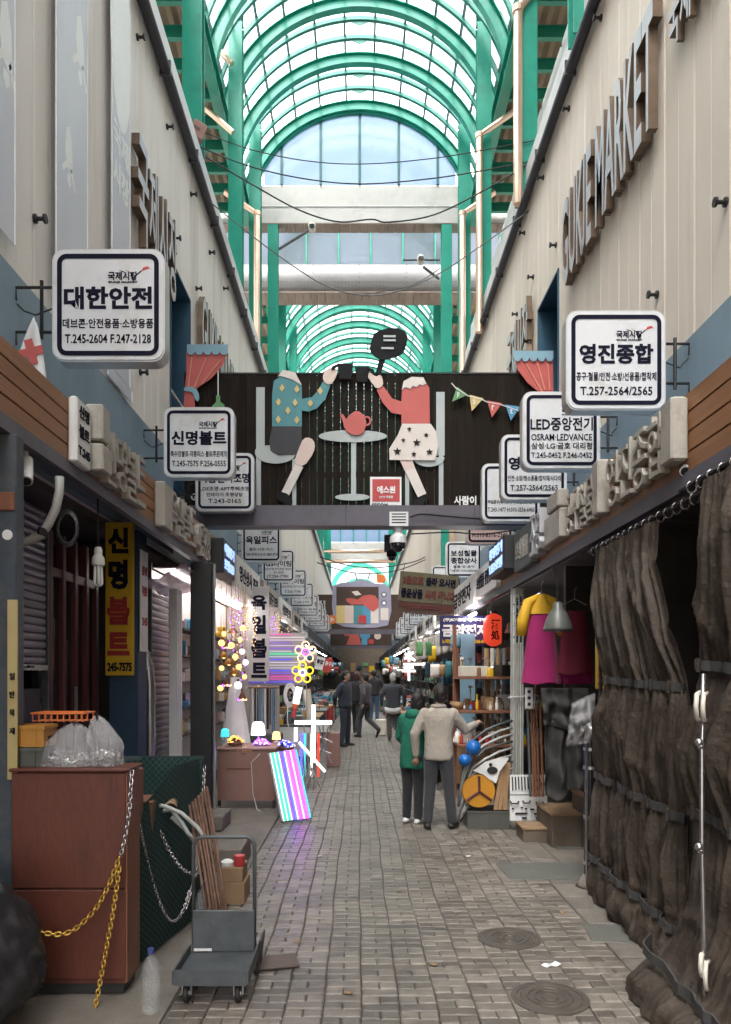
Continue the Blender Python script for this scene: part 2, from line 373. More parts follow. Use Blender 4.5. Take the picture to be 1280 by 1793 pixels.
for x, yy, kind in spots:
    wob = .006 * math.sin(yy * 1.7 + x) + .004 * math.sin(yy * 5.1)
    z = rb.uniform(-.004, .002) + .004 * noise.noise((x * 1.3, yy * 1.3, 0)); rz = rb.uniform(-.012, .012); x += wob
    if nb < 300 and abs(x) < 1.6:
        if kind not in proto:
            o = (half_me if kind else full_me).build('brick', M['brick'], pave); proto[kind] = o
        else: o = proto[kind].copy(); col_link(o); o.parent = pave
        o.location = (x, yy, z); o.rotation_euler = (rb.uniform(-.01, .01), rb.uniform(-.012, .012), rz); nb += 1
    else:
        far.M = Matrix.Translation((x, yy, z)) @ Matrix.Rotation(rz, 4, 'Z')
        far.add(brick_vs((BW / 2 - .0045) if kind else (BW - .0055), BD - .0045, rb.uniform(-.012, .012)), BF)
fo = far.build('brick', M['brick'], pave); fo['kind'] = 'stuff'
# side paving: a strip of larger slabs along the right, concrete both sides
side = struct(MB().box(1.835, 5.0, 1.5, 120, -.05, -.006).build('side_paving', M['concrete']))
struct(MB().box(-5.0, -.992, 1.5, 120, -.05, -.006).build('side_paving', M['concrete']))
yy = 3.4; base = None
while yy < 20:
    ln = rb.uniform(.28, .33)
    o = MB().bbox(1.578, 1.832, yy, yy + ln - .012, -.045, rb.uniform(-.006, 0), .006).build('slab', M['slab'], side); yy += ln
for px, py, w, d, rz in ((965, 1525, .85, .55, .05), (1085, 1635, .42, .36, -.1), (1020, 1480, .6, .3, .02)):
    s = F * HC / (py - CY); X = XX(px, s)
    o = MB(Matrix.Translation((X, s, 0)) @ Matrix.Rotation(rz, 4, 'Z')).bbox(-w / 2, w / 2, -d / 2, d / 2, -.005, .006, .003).build('cover_plate', M['plate'], side)
M['iron_cover'] = mat('cast_cover', (.085, .072, .06), (.13, .112, .095), 14, .55, metal=.3, dirt=(.11, .095, .08), dscale=6)
def manhole(px, py, r, lab):
    Y = F * HC / (py - CY); X = XX(px, Y)
    t = thing('manhole_cover', lab, 'manhole cover', (X, Y, 0), 'round manhole covers in the pavement')
    MB().lathe([(r + .035, -.01), (r + .035, .003), (r + .004, .004), (r + .004, -.01)], (X, Y, 0), 36).build('rim', M['iron_cover'], t)
    mb = MB().lathe([(r, -.012), (r, .003), (r * .93, .005), (r * .9, .002), (0.001, .002)], (X, Y, 0), 36)
    mb.build('lid', M['iron_cover'], t)
    mb = MB()
    for k in range(3): mb.tube([(X + r * (.25 + .22 * k) * math.cos(a * math.pi / 16), Y + r * (.25 + .22 * k) * math.sin(a * math.pi / 16), .004) for a in range(32)], .006, 5, True)
    mb.build('raised_ring', M['iron_cover'], t)
manhole(892, 1643, .17, 'round cast manhole cover beside a dark crack, farther from the tarps')
manhole(963, 1747, .17, 'round cast manhole cover close to the bottom of the brown tarp')
sq = MB(Matrix.Translation((XX(965, 3.98), 3.98, 0)) @ Matrix.Rotation(.6, 4, 'Z')); 
tag(MB(Matrix.Translation(P(965, 1690, F * HC / 510)) @ Matrix.Rotation(.5, 4, 'Z')).grid(lambda u, v: ((u - .5) * .11, (v - .5) * .05, .003 + .006 * math.sin(u * 7)), 8, 3).build('paper_scrap', M['white'], solid=.001), 'small white paper scrap lying on the bricks between manhole covers', 'paper')
# ================================================================== buildings
WL, WR = -2.5, 2.7
def building(sgn, label, msid, open_y, zt=7.25):
    W = WL if sgn < 0 else WR
    zb0 = 4.6 if sgn < 0 else 4.44
    t = thing('market_building', label, 'building', (W, 0, 0))
    def bx(mb, d0, d1, y0, y1, z0, z1):   # depth measured away from the alley
        a, b = W + sgn * d0, W + sgn * d1; mb.box(min(a, b), max(a, b), y0, y1, z0, z1); return mb
    core = MB(); o0, o1 = open_y
    bx(core, .05, 5.5, -14, o0, 3.3, 9.78); bx(core, .05, 5.5, o1, 90, 3.3, 9.78); bx(core, .05, 5.5, o0, o1, zt, 9.78); bx(core, .05, 5.5, o0, o1, 3.3, 4.3); bx(core, .8, 5.5, o0, o1, 4.3, zt)
    core.build('wall', msid, t)
    # siding panels, each its own part
    pw = .6; full = short = None; n = 0; yy = o0 - .6 * int((o0 - 2.0) / .6)
    def panel_mesh(z0, z1):
        # cross-section with a folded lip and a shallow centre groove
        prof = [(0, 0), (.0, .026), (.02, .034), (.285, .034), (.293, .0315), (.307, .0315), (.315, .034), (.574, .034), (.594, .026), (.594, 0)]
        vs = [(0, a, z) for a, _ in prof for z in (z0, z1)]
        vs = [(-sgn * d, a, z) for a, d in prof for z in (z0, z1)]
        fs = [(2 * k, 2 * k + 2, 2 * k + 3, 2 * k + 1) for k in range(len(prof) - 1)] + [tuple(range(1, 2 * len(prof), 2))]
        if sgn < 0: fs = [tuple(reversed(f)) for f in fs]
        return MB().add([(W + sgn * .045 + x, y_, z) for x, y_, z in vs], fs)
    fm = MB()
    while yy < 75:
        is_o = o0 - .02 < yy + .3 < o1
        if yy < 44:
            if is_o:
                if short is None: o = short = panel_mesh(zt, 9.3).build('siding_panel', msid, t)
                else: o = short.copy(); col_link(o); o.parent = t
            else:
                if full is None: o = full = panel_mesh(zb0 - .02, 9.3).build('siding_panel', msid, t)
                else: o = full.copy(); col_link(o); o.parent = t
            o.location = (0, yy, 0)
        else:
            fm.M = Matrix.Translation((0, yy, 0)); pm = panel_mesh(zb0 - .02, 9.3); fm.add(pm.v, pm.f)
        yy += pw
    fo = fm.build('siding_panel', msid, t); fo['kind'] = 'stuff'
    bx(MB(), -.035, .05, -6, o0, 3.3, zb0).build('band', M['blue'], t); bx(MB(), -.035, .05, o1, 90, 3.3, zb0).build('band', M['blue'], t)
    # recessed opening
    rc = MB(); bx(rc, .74, .8, o0, o1, 4.3, zt); bx(rc, .0, .8, o0, o0 + .03, 4.3, zt); bx(rc, .0, .8, o1 - .03, o1, 4.3, zt); bx(rc, .0, .8, o0, o1, zt - .03, zt); bx(rc, -.03, .8, o0, o1, 4.2, 4.3)
    rc.build('window_recess', M['recess'], t)
    for z in (5.15, 5.5): bx(MB(), .02, .05, o0 + .03, o1 - .03, z, z + .04).build('rail', M['flash'], t)
    bx(MB(), -.05, .4, -14, 90, 9.3, 9.8).build('parapet', M['flash'], t)
    mb = MB(); mb.tube([(W - sgn * .09, y_, 9.22) for y_ in (-2, 20, 44, 75)], .065, 10); g = mb.build('gutter', M['gutter'], t, True)
    k = 3.0
    while k < 40: bx(MB(), -.16, -.02, k, k + .03, 9.14, 9.32).build('bracket', M['gutter'], g); k += 1.6
    return t, bx
bl, bxl = building(-1, 'long two-storey market building with pale grey siding and printed banners', M['siding_l'], (10.05, 11.25))
br, bxr = building(1, 'long two-storey market building with beige siding and long English lettering', M['siding_r'], (10.35, 11.55))
# anchor lugs on the siding
def lug(par, sgn, px, py):
    W = (WL if sgn < 0 else WR) - sgn * -.0; Xf = W - sgn * .0; Y = Xf * F / (px - CX); Z = ZZ(py, Y)
    M_ = Matrix.Translation((Xf + sgn * .02 - sgn * .01, Y, Z))
    mb = MB(M_); mb.cone((0, 0, 0), (-sgn * .09, 0, 0), .016, n=8); mb.cone((-sgn * .075, 0, 0), (-sgn * .095, 0, 0), .035, n=10); mb.cone((0, 0, 0), (-sgn * .02, 0, 0), .035, n=10)
    mb.build('anchor_lug', M['iron'], par)
for px, py in ((62, 383), (241, 65), (293, 222), (335, 340), (368, 442), (306, 417), (344, 505), (392, 505), (367, 442), (246, 652), (440, 590)): lug(bl, -1, px, py)
for px, py in ((1052, 31), (996, 190), (951, 311), (918, 408), (973, 429), (1270, 354), (1150, 516), (933, 485), (905, 550)): lug(br, 1, px, py)
# printed banners on the pale grey siding
def banner(px0, px1, z0, z1, lab, shapes):
    y0, y1 = WL * F / (px0 - CX), WL * F / (px1 - CX)
    t = thing('banner', lab, 'banner', (WL, y0, z0))
    MB().box(WL + .052, WL + .058, y0, y1, z0, z1).build('cloth', M['banner'], t)
    for q in (y0, y1 - .012): MB().box(WL + .058, WL + .066, q, q + .012, z0, z1).build('edge_trim', M['white'], t)
    for kind, cy, cz, w, h in shapes:
        mb = MB(); yc = y0 + cy * (y1 - y0); zc = z0 + cz * (z1 - z0); fr = LEFTW(WL + .0585, yc, zc)
        if kind == 'E': mb.M = fr; mb.lathe([(w, 0), (w, .003)], n=28); mb.v = [Vector((v.x, v.y, zc + (v.z - zc) * h / w)) for v in mb.v]; mb.build('printed_oval', M['bannerw'], t)
        elif kind == 'F':   # loose figure: body, head, limbs
            mb.M = fr @ Matrix.Scale(h, 4)
            mb.prism([(-.10, -.4), (.02, -.5), (.10, -.3), (.13, .05), (.06, .18), (-.08, .12), (-.14, -.1)], 0, .002)
            mb.v = [v for v in mb.v]; mb.M = fr @ Matrix.Scale(h, 4)
            mb2 = MB(fr @ Matrix.Rotation(R(90), 4, 'X') @ Matrix.Scale(h, 4))
            mb2.prism([(-.10, -.4), (.02, -.5), (.10, -.3), (.13, .05), (.06, .18), (-.08, .12), (-.14, -.1)], -.003, 0)
            mb2.prism([(-.05, .2), (.05, .2), (.07, .3), (0, .38), (-.07, .3)], -.003, 0)
            mb2.prism([(.1, .05), (.24, .3), (.2, .33), (.05, .1)], -.003, 0); mb2.prism([(-.1, .05), (-.26, .22), (-.22, .27), (-.06, .12)], -.003, 0)
            mb2.build('printed_figure', M['bannerw'], t)
        else:
            text_into(mb, kind, w, h, fr, .03, .003); mb.build('lettering', M['bannerw'], t)
M['banner'] = mat('banner_cloth', (.52, .53, .60), (.58, .60, .67), 1.0, .35, stretch=(1, 1, .35), dirt=(.60, .64, .68), dscale=.8)
M['bannerw'] = mat('banner_print', (.78, .80, .79), (.82, .84, .83), 2, .4)
banner(85, 142, 4.75, 9.5, 'tall pale lilac banner printed with small white figures on grey siding', [('F', .72, .90, .3, .75), ('F', .35, .74, .3, .75), ('F', .75, .50, .3, .7), ('F', .4, .27, .3, .6)])
banner(185, 218, 4.75, 9.5, 'tall pale green banner with a white oval on grey siding', [('E', .5, .73, .34, .95), ('F', .6, .93, .3, .5), ('국제', .5, .5, .5, .3), ('시장', .5, .42, .5, .3)])
banner(-20, 12, 4.75, 8.4, 'blue printed banner at the picture edge on grey siding', [('F', .5, .7, .3, .7), ('F', .5, .35, .3, .7)])
banner(178, 222, 4.62, 4.74, 'low strip of printed film above the blue band', [])
# big raised letters
def wall_letters(sgn, body, ya, yb, z0, z1, lab, depth=.09):
    W = WL if sgn < 0 else WR
    t = thing('wall_lettering', lab, 'lettering', (W, (ya + yb) / 2, z0))
    vs, fs, *_ = text_mesh(body, .015, .5); n = len(body.replace(' ', '')); full = len(body)
    tm = text_mesh(body, .015, .5); x0, x1 = tm[2], tm[3]; sx = abs(yb - ya) / (x1 - x0)
    # place letter by letter using pen advance of the prefix
    for i, ch in enumerate(body):
        if ch == ' ': continue
        a = text_mesh(body[:i + 1], .015, .5)[3]; c = text_mesh(ch, .015, .5); wd = c[3] - c[2]
        xc = a - wd / 2 - x0
        Y = ya + (1 if yb > ya else -1) * xc * sx
        fr = (LEFTW if sgn < 0 else RIGHTW)(W - sgn * .02, Y, (z0 + z1) / 2)
        mb = MB(); text_into(mb, ch, wd * sx, (z1 - z0), fr, .015, depth)
        mb.mi = []; 
        for f in mb.f:
            p = [mb.v[k] for k in f]; nrm = (p[1] - p[0]).cross(p[2] - p[0]); 
            mb.mi.append(1 if nrm.length > 0 and abs(nrm.normalized().x) > .9 else 0)
        mb.build('letter', [M['bronze'], M['letterface']], t)
wall_letters(1, 'GUKJE MARKET', 9.75, 6.72, 6.62, 7.72, 'big bronze English letters on beige siding above the tarps')
wall_letters(1, '국제시장', 6.45, 5.55, 6.95, 7.5, 'small bronze Korean letters beside the big English letters', .06)
wall_letters(1, '국제시장', 13.4, 11.75, 6.5, 7.6, 'bronze Korean letters on beige siding beyond the blue recess')
wall_letters(-1, '국제시장', 8.2, 9.95, 6.5, 7.6, 'big bronze Korean letters on grey siding beside the banners')
wall_letters(-1, 'GUKJE MARKET', 11.55, 14.9, 6.5, 7.55, 'bronze English letters on grey siding beyond the blue recess')
# ---- shop level: floors, back walls, dividing walls, ceilings
for sgn, t, bx in ((-1, bl, bxl), (1, br, bxr)):
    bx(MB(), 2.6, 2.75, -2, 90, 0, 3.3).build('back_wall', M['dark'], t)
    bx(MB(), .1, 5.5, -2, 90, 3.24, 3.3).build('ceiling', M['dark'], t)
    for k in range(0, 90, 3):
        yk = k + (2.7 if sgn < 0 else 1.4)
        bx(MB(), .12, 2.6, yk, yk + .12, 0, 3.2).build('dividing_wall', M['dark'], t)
# canopies with wood fascia
def canopy(sgn, t, bx, xe, z0, zb, z1):
    W = WL if sgn < 0 else WR; dp = abs(xe - W)
    c = bx(MB(), -dp + .06, -.036, -4, 90, z1 - .1, z1 - .035).build('canopy', M['purple'], t)
    bx(MB(), -dp - .012, -dp + .045, -4, 90, z0, zb - .004).build('edge_beam', M['purple'], c)
    bx(MB(), -dp + .03, -.035, -4, 90, z1 - .03, z1).build('top_sheet', M['blue'], c)
    ph = (z1 - zb) / 4; yy = -3.9; pl = None
    while yy < 13.5:
        for k in range(4):
            if pl is None: o = pl = bx(MB(), -dp, -dp + .022, 0, 2.43, zb + .004, zb + ph - .008).build('plank', M['wood'], c)
            else: o = pl.copy(); col_link(o); o.parent = c
            o.location = (0, yy, k * ph)
        yy += 2.44
    bx(MB(), -dp + .025, -dp + .03, -4, 90, zb, z1 - .035).build('backing', M['black'], c)
    return c
canl = canopy(-1, bl, bxl, -1.9, 3.02, 3.11, 3.52)
canr = canopy(1, br, bxr, 1.85, 2.76, 2.86, 3.31)
# ================================================================== arcade roof
rf = thing('arcade_roof', 'high green steel arcade roof with barrel vaults over the alley', 'roof', (0, 0, 0))
RV, ZC = 3.15, 13.92
def ibeam(mb, p0, p1, w, h, up=(0, 0, 1), t=.02):
    p0 = Vector(p0); p1 = Vector(p1); d = (p1 - p0).normalized(); u = Vector(up); sd_ = d.cross(u).normalized(); u = sd_.cross(d).normalized()
    def pr(a0, a1, b0, b1):
        vs = [p + sd_ * a + u * b for p in (p0, p1) for a, b in ((a0, b0), (a1, b0), (a1, b1), (a0, b1))]
        mb.add(vs, [(0, 1, 2, 3), (7, 6, 5, 4), (0, 4, 5, 1), (1, 5, 6, 2), (2, 6, 7, 3), (3, 7, 4, 0)])
    pr(-w / 2, w / 2, h / 2 - t, h / 2); pr(-w / 2, w / 2, -h / 2, -h / 2 + t); pr(-t / 2, t / 2, -h / 2 + t + .0005, h / 2 - t - .0005)
def arc(mb, Y, r0, r1, w, a0=4, a1=176, n=44):
    vs = []
    for k in range(n + 1):
        a = R(a0 + (a1 - a0) * k / n); c, s = math.cos(a), math.sin(a)
        for r, y_ in ((r0, Y - w / 2), (r1, Y - w / 2), (r1, Y + w / 2), (r0, Y + w / 2)): vs.append((c * r, y_, ZC + s * r))
    fs = [(4 * k + j, 4 * k + (j + 1) % 4, 4 * k + 4 + (j + 1) % 4, 4 * k + 4 + j) for k in range(n) for j in range(4)]
    mb.add(vs, fs + [(3, 2, 1, 0), (4 * n, 4 * n + 1, 4 * n + 2, 4 * n + 3)])
def rib(Y, main=True):
    mb = MB()
    if main:
        arc(mb, Y, RV - .13, RV - .115, .17); arc(mb, Y, RV + .115, RV + .13, .17); arc(mb, Y, RV - .115, RV + .115, .03)
        return mb.build('arch', M['green'], rf)
    arc(mb, Y, RV + .06, RV + .14, .09); return mb.build('thin_arch', M['purlin'], rf)
def vault(ya, yb, nb, panes_from=None, detail=True):
    st = (yb - ya) / nb
    for k in range(nb + 1):
        rib(ya + k * st)
        if k < nb:
            for q in (1, 2): rib(ya + (k + q / 3) * st, False)
    angs = [8 + 164 * k / 13 for k in range(14)]
    for a in angs:
        c, s = math.cos(R(a)), math.sin(R(a)); mb = MB()
        ibeam(mb, (c * (RV + .15), ya, ZC + s * (RV + .15)), (c * (RV + .15), yb, ZC + s * (RV + .15)), .045, .05, (c, 0, s), .012)
        mb.build('purlin', M['mull'], rf)
    if detail:
        for k in range(nb):
            for q in (0, 1, 2):
                Y = ya + (k + (q + .5) / 3) * st; c = 3.02
                mb = MB(); mb.prism([(-.28, ZC + RV + .06), (.28, ZC + RV + .06), (0, ZC + RV - .06)], Y + st / 6 - .01, Y + st / 6 + .01); mb.build('gusset', M['purlin'], rf)
    stuff = MB(); rp = RV + .19; proto_p = {}
    for k in range(nb * 3):
        y0 = ya + k * st / 3 + .012; y1 = ya + (k + 1) * st / 3 - .012
        for i in range(13):
            b0, b1 = R(angs[i] + .25), R(angs[i + 1] - .25)
            vs = []
            for b in (b0, (b0 + b1) / 2, b1):
                for y_ in (y0, y1): vs.append((math.cos(b) * rp, y_, ZC + math.sin(b) * rp))
            fs = [(0, 2, 3, 1), (2, 4, 5, 3)]
            if panes_from is not None and y0 > panes_from:
                if i not in proto_p: proto_p[i] = (MB().add(vs, fs).build('pane', M['pane'], rf), y0)
                else:
                    o = proto_p[i][0].copy(); col_link(o); o.parent = rf; o.location = (0, y0 - proto_p[i][1], 0)
            else: stuff.add(vs, fs)
    if stuff.v: o = stuff.build('pane', M['pane'], rf); o['kind'] = 'stuff'
vault(-11.0, 20.55, 20, 13.2)
vault(25.3, 70.3, 28, None, False)
# columns
def column(X, Y, z0, z1, w=.3, bracket=True):
    mb = MB(); s = 1 if X > 0 else -1
    ibeam(mb, (X, Y, z0), (X, Y, z1), w, w * .82, (0, 1, 0), .022)
    c = mb.build('column', M['green'], rf)
    if bracket:
        mb = MB(); ibeam(mb, (X + s * .62, Y, z1 + .14), (X - s * .16, Y, z1 + .14), .16, .27, (0, 0, 1), .02); mb.build('bracket', M['green'], c)
    return c
ZP = 9.6
for X, s in ((-2.68, -1), (2.68, 1)):
    for Y, zt, br_ in ((9.1, 15.75, False), (12.25, 15.75, False), (16.45, 15.75, True), (19.5, 15.75, True)):
        column(X, Y, ZP - .3, zt, .31 if Y < 13 else .3, br_)
    for Y in (26, 30.5, 35, 39.5, 44, 48.5, 53, 60, 67): column(X, Y, ZP - .3, 15.75, .3, True)
    for ya, yb in ((-11, 20.6), (25.3, 70)):
        mb = MB(); ibeam(mb, (s * 3.05, ya, 14.1), (s * 3.05, yb, 14.1), .22, .42, (0, 0, 1), .025); mb.build('girder', M['green'], rf)
    # flat side roofs: purlins under corrugated sheet
    yy = 6.0
    while yy < 66:
        if yy < 20.4 or yy > 25.6:
            mb = MB(); ibeam(mb, (s * 3.1, yy, 14.02), (s * 8.4, yy, 14.02), .1, .24, (0, 0, 1), .014); mb.build('rafter', M['green_d'], rf)
        yy += .78 if yy < 21 else 1.6
    for ya, yb in ((-11, 20.5), (25.3, 70)):
        xs = [3.12 + .11 * k for k in range(50)]; mb = MB()
        vs = []; n = len(xs)
        for k, x in enumerate(xs):
            for y_ in (ya, yb): vs.append((s * x, y_, 14.2 + (.05 if k % 2 else 0)))
        mb.add(vs, [(2 * k, 2 * k + 2, 2 * k + 3, 2 * k + 1) for k in range(n - 1)]); mb.build('roof_sheet', M['sheet'], rf)
        # outer closing wall of the loft
        MB().box(min(s * 8.4, s * 8.5), max(s * 8.4, s * 8.5), ya, yb, 9.5, 14.3).build('loft_wall', M['loft'], rf)
    # brace along the columns
    for ya, yb in ((9.1, 12.25), (12.25, 16.45), (16.45, 19.5)):
        mb = MB(); ibeam(mb, (s * 2.68, ya, 13.4), (s * 2.68, ya + .9, 14.0), .12, .12, (0, 0, 1), .014); mb.build('knee_brace', M['green'], rf)
# down pipes in copper finish
def pipe(name, pts, r, m, par):
    mb = MB(); mb.tube(pts, r, 10); o = mb.build(name, m, par, 'auto')
    for p in pts[1:-1]:
        b = MB(); b.lathe([(r * 1.22, -.05), (r * 1.22, .05)], p, 10); b.build('collar', m, o)
    return o
for s in (1,):
    x = s * 2.52
    pipe('down_pipe', [(s * 3.6, 12.1, 13.7), (x, 12.1, 12.3), (x, 12.1, 9.2)], .075, M['pipe'], rf)
    pipe('down_pipe', [(s * 3.7, 16.2, 14.0), (s * 2.55, 16.2, 13.2), (s * 2.55, 16.2, 9.0)], .07, M['pipe'], rf)
for s in (-1, 1):
    pipe('down_pipe', [(s * 3.4, 19.2, 13.9), (s * 2.6, 19.2, 13.35), (s * 2.6, 19.2, 7.6), (s * 2.38, 19.6, 7.2), (s * 2.38, 19.6, 5.0)], .08, M['pipe'], rf)
for a, b in (((361, 64), (406, 112)), ((360, 190), (408, 232)), ((300, 20), (345, 62))):
    mb = MB(); mb.tube([P(*a, 16.2), P(*b, 16.2)], .06, 8); mb.build('down_pipe', M['pipe'], rf)
mb = MB(); mb.add([(-9, 20.7, 17.6), (9, 20.7, 17.6), (9, 25.4, 17.6), (-9, 25.4, 17.6)], [(0, 1, 2, 3)]); mb.build('link_roof', M['loft'], rf)
# gable between vault one and the cross street
YG = 20.62
gab = MB(); arc(gab, YG, RV - .16, RV + .16, .16, 0, 180); gab.build('gable_arch', M['green'], rf)
zb = 15.0
for k in range(-2, 3):
    x0, x1 = k * 1.06 - .53 - .53, k * 1.06 + .53 - .53
xs = [-2.62, -2.12, -1.06, 0, 1.06, 2.12, 2.62]
for a, b in zip(xs[:-1], xs[1:]):
    n = 8; top = [(a + (b - a) * k / n, ZC + math.sqrt(max(.01, (RV - .05) ** 2 - (a + (b - a) * k / n) ** 2))) for k in range(n + 1)]
    MB().prism([(a + .02, zb), (b - .02, zb)] + [(min(max(x, a + .02), b - .02), max(z, zb + .02)) for x, z in reversed(top)], YG + .02, YG + .035).build('pane', M['lunette'], rf)
for x in xs[1:-1]:
    MB().box(x - .035, x + .035, YG - .02, YG + .05, zb, ZC + math.sqrt((RV - .1) ** 2 - x * x)).build('mullion', M['mull'], rf)
g = MB().box(-8.4, 8.4, YG - .03, YG + .4, 13.95, 14.5).build('transom_beam', M['beam_grey'], rf)
MB().box(-8.4, 8.4, YG + .02, YG + .42, 14.505, 14.98).build('upper_step', M['beam_grey'], g)
MB().box(-8.4, 8.4, YG - .05, YG - .035, 14.38, 14.41).build('drip_edge', M['flash'], g)
tl = None; x = -4.0
while x < 4:
    mb = MB().box(x, x + .235, YG - .03, YG + .4, 13.925, 13.945)
    if tl is None: tl = mb.build('soffit_tile', M['soffit_t'], g)
    else: o = tl.copy(); col_link(o); o.parent = g; o.location = (x + 4.0, 0, 0)
    x += .25
for s in (-1, 1):
    mb = MB(); ibeam(mb, (s * 2.36, YG + .1, 4.2), (s * 2.36, YG + .1, 13.93), .28, .24, (0, 1, 0), .022); mb.build('column', M['green'], rf)
# facade of vault two across the cross street
YF = 24.7
f2 = thing('arcade_gate', 'grey riveted metal fascia with window band at the second vault', 'gate', (0, YF, 12))
pr = [(.0, 15.02)]
mb = MB(); n = 10; vs = []
for k in range(n + 1):
    a = R(-80 + 160 * k / n); vs.append((YF - .42 * math.cos(a) * 1.0, 14.49 + .5 * math.sin(a)))
mb2 = MB(); vv = [(x, y_, z) for x in (-9, 9) for y_, z in vs]
mb2.add(vv, [(k, k + 1, n + 2 + k, n + 1 + k) for k in range(n)]); fb = mb2.build('curved_fascia', M['fascia'], f2, True)
rv = MB(); 
for zz, yv in ((14.85, YF - .28), (14.28, YF - .39), (14.12, YF - .30)):
    x = -4.2
    while x < 4.2: rv.ball((x, yv - .0, zz), .014, 6, 4); x += .11
for x in (-2.9, -1.5, 0, 1.5, 2.9):
    for k in range(8):
        a = R(-65 + 130 * k / 7); rv.ball((x, YF - .425 * math.cos(a), 14.49 + .505 * math.sin(a)), .014, 6, 4)
o = rv.build('rivets', M['gutter'], fb); o['kind'] = 'stuff'
tl = None; x = -4.0
while x < 4:
    m3 = MB().box(x, x + .225, YF - .35, YF + .5, 13.95, 13.98)
    if tl is None: tl = m3.build('soffit_tile', M['soffit_t'], f2)
    else: o = tl.copy(); col_link(o); o.parent = f2; o.location = (x + 4.0, 0, 0)
    x += .24
x = -6.0
for k in range(11):
    MB().box(x + .03, x + 1.03, YF + .3, YF + .32, 15.05, 16.35).build('pane', M['band'], f2)
    MB().box(x - .03, x + .03, YF + .25, YF + .37, 15.03, 16.4).build('mullion', M['green'], f2); x += 1.06
MB().box(-6, 6, YF + .24, YF + .38, 15.02, 15.1).build('rail', M['mull'], f2)
MB().box(-6, 6, YF + .24, YF + .38, 16.28, 16.36).build('rail', M['mull'], f2)
MB().box(-9, 9, YF + .2, YF + .6, 14.0, 15.0).build('core', M['beam_grey'], f2)
# the far end of vault two: beam, windows, cross pipes
YE = 70.6
fe = thing('arcade_end', 'far grey cross beam with window row under the last vault', 'gate', (0, YE, 12))
MB().box(-8, 8, YE, YE + .5, 12.2, 13.9).build('beam', M['beam_grey'], fe)
for k in range(-4, 5):
    MB().box(k * 1.2 - .56, k * 1.2 + .56, YE, YE + .05, 14.0, 15.6).build('pane', M['lunette'], fe)
    MB().box(k * 1.2 + .56, k * 1.2 + .64, YE - .05, YE + .1, 13.9, 15.7).build('mullion', M['green'], fe)
for z in (11.4, 10.6): 
    mb = MB(); mb.tube([(-3.2, 60, z), (3.2, 60, z)], .16, 10); mb.build('cross_pipe', M['pipe'], fe, True)
mb = MB(); arc(mb, 100, RV - .3, RV + .2, .4); mb.v = [Vector((v.x, v.y, v.z - 3)) for v in mb.v]; mb.build('far_arch', M['green_d'], fe)
mb = MB(); arc(mb, 86, RV - .3, RV + .2, .4); mb.v = [Vector((v.x, v.y, v.z - 3)) for v in mb.v]; mb.build('far_arch', M['green_d'], fe)
# glass block screen on the far side of the beige parapet
gs = thing('glass_screen', 'white glass block screen standing on the beige parapet', 'screen', (2.95, 12, 9.8))
for k in range(12):
    for j in range(2):
        MB().box(2.93, 2.97, 6.3 + k * 1.2, 7.42 + k * 1.2, 9.82 + j * .55, 10.33 + j * .55).build('glass_block', M['glassblk'] if 'glassblk' in M else M['white'], gs)
# ================================================================== billboard across the alley
def smooth_poly(pts, it=2):
    for _ in range(it):
        q = []
        for i in range(len(pts)):
            a, b = pts[i], pts[(i + 1) % len(pts)]
            q += [(a[0] * .75 + b[0] * .25, a[1] * .75 + b[1] * .25), (a[0] * .25 + b[0] * .75, a[1] * .25 + b[1] * .75)]
        pts = q
    return pts
def ell(cx, cy, rx, ry, n=24, a0=0, a1=360): return [(cx + rx * math.cos(R(a0 + (a1 - a0) * k / n)), cy + ry * math.sin(R(a0 + (a1 - a0) * k / n))) for k in range(n + (0 if a1 - a0 == 360 else 1))]
def star(cx, cy, r): return [(cx + (r if k % 2 == 0 else r * .42) * math.sin(math.pi * k / 5), cy - (r if k % 2 == 0 else r * .42) * math.cos(math.pi * k / 5)) for k in range(10)]
def fix(poly):
    a = sum(poly[i][0] * poly[(i + 1) % len(poly)][1] - poly[(i + 1) % len(poly)][0] * poly[i][1] for i in range(len(poly)))
    return poly if a > 0 else poly[::-1]
def cut(parent, name, polys, m, Y, conv, layer=0, th=.012, sm=0):
    mb = MB()
    for p in polys:
        if sm: p = smooth_poly(p, sm)
        w = [(lambda q: (q.x, q.z))(P(*conv(*c), Y)) for c in p]
        w = fix(w); w = w if True else w
        y0 = Y - .012 * (layer + 1)
        mb.prism(w, y0, y0 + th - .001)
    return mb.build(name, m, parent)
YB = 10.72
bb = thing('billboard', 'black slatted billboard with two seated cutout figures drinking at a table', 'billboard', (0, YB, 3.8))
sl = None; k = 0; x = -2.48
while x < 2.68:
    mb = MB().box(x, x + .1072, YB + .01, YB + .035, 4.09, 5.95 if k % 2 else 5.945)
    if sl is None: sl = mb.build('slat', M['slat'], bb)
    else: o = sl.copy(); col_link(o); o.parent = bb; o.location = (x + 2.48, 0, 0)
    x += .1105; k += 1
MB().box(-2.48, 2.69, YB + .036, YB + .08, 5.86, 5.94).build('back_rail', M['iron'], bb); MB().box(-2.48, 2.69, YB + .036, YB + .08, 4.5, 4.58).build('back_rail', M['iron'], bb)
MB().box(-2.48, 2.69, YB - .0, YB + .04, 5.955, 5.975).build('top_strip', M['iron'], bb)
bm = MB().box(-2.49, 2.7, YB - .12, YB + .2, 3.79, 4.075).build('beam', M['beam_lilac'] if 'beam_lilac' in M else M['purple'], bb)
M['lilac'] = mat('lilac_beam', (.085, .076, .095), (.11, .098, .12), 2, .45, dirt=(.065, .057, .07)); bm.data.materials[0] = M['lilac']
for x in (-1.5, -.2, .5, 1.6): MB().box(x, x + .006, YB - .1215, YB - .12, 3.8, 4.07).build('panel_joint', M['iron'], bm)
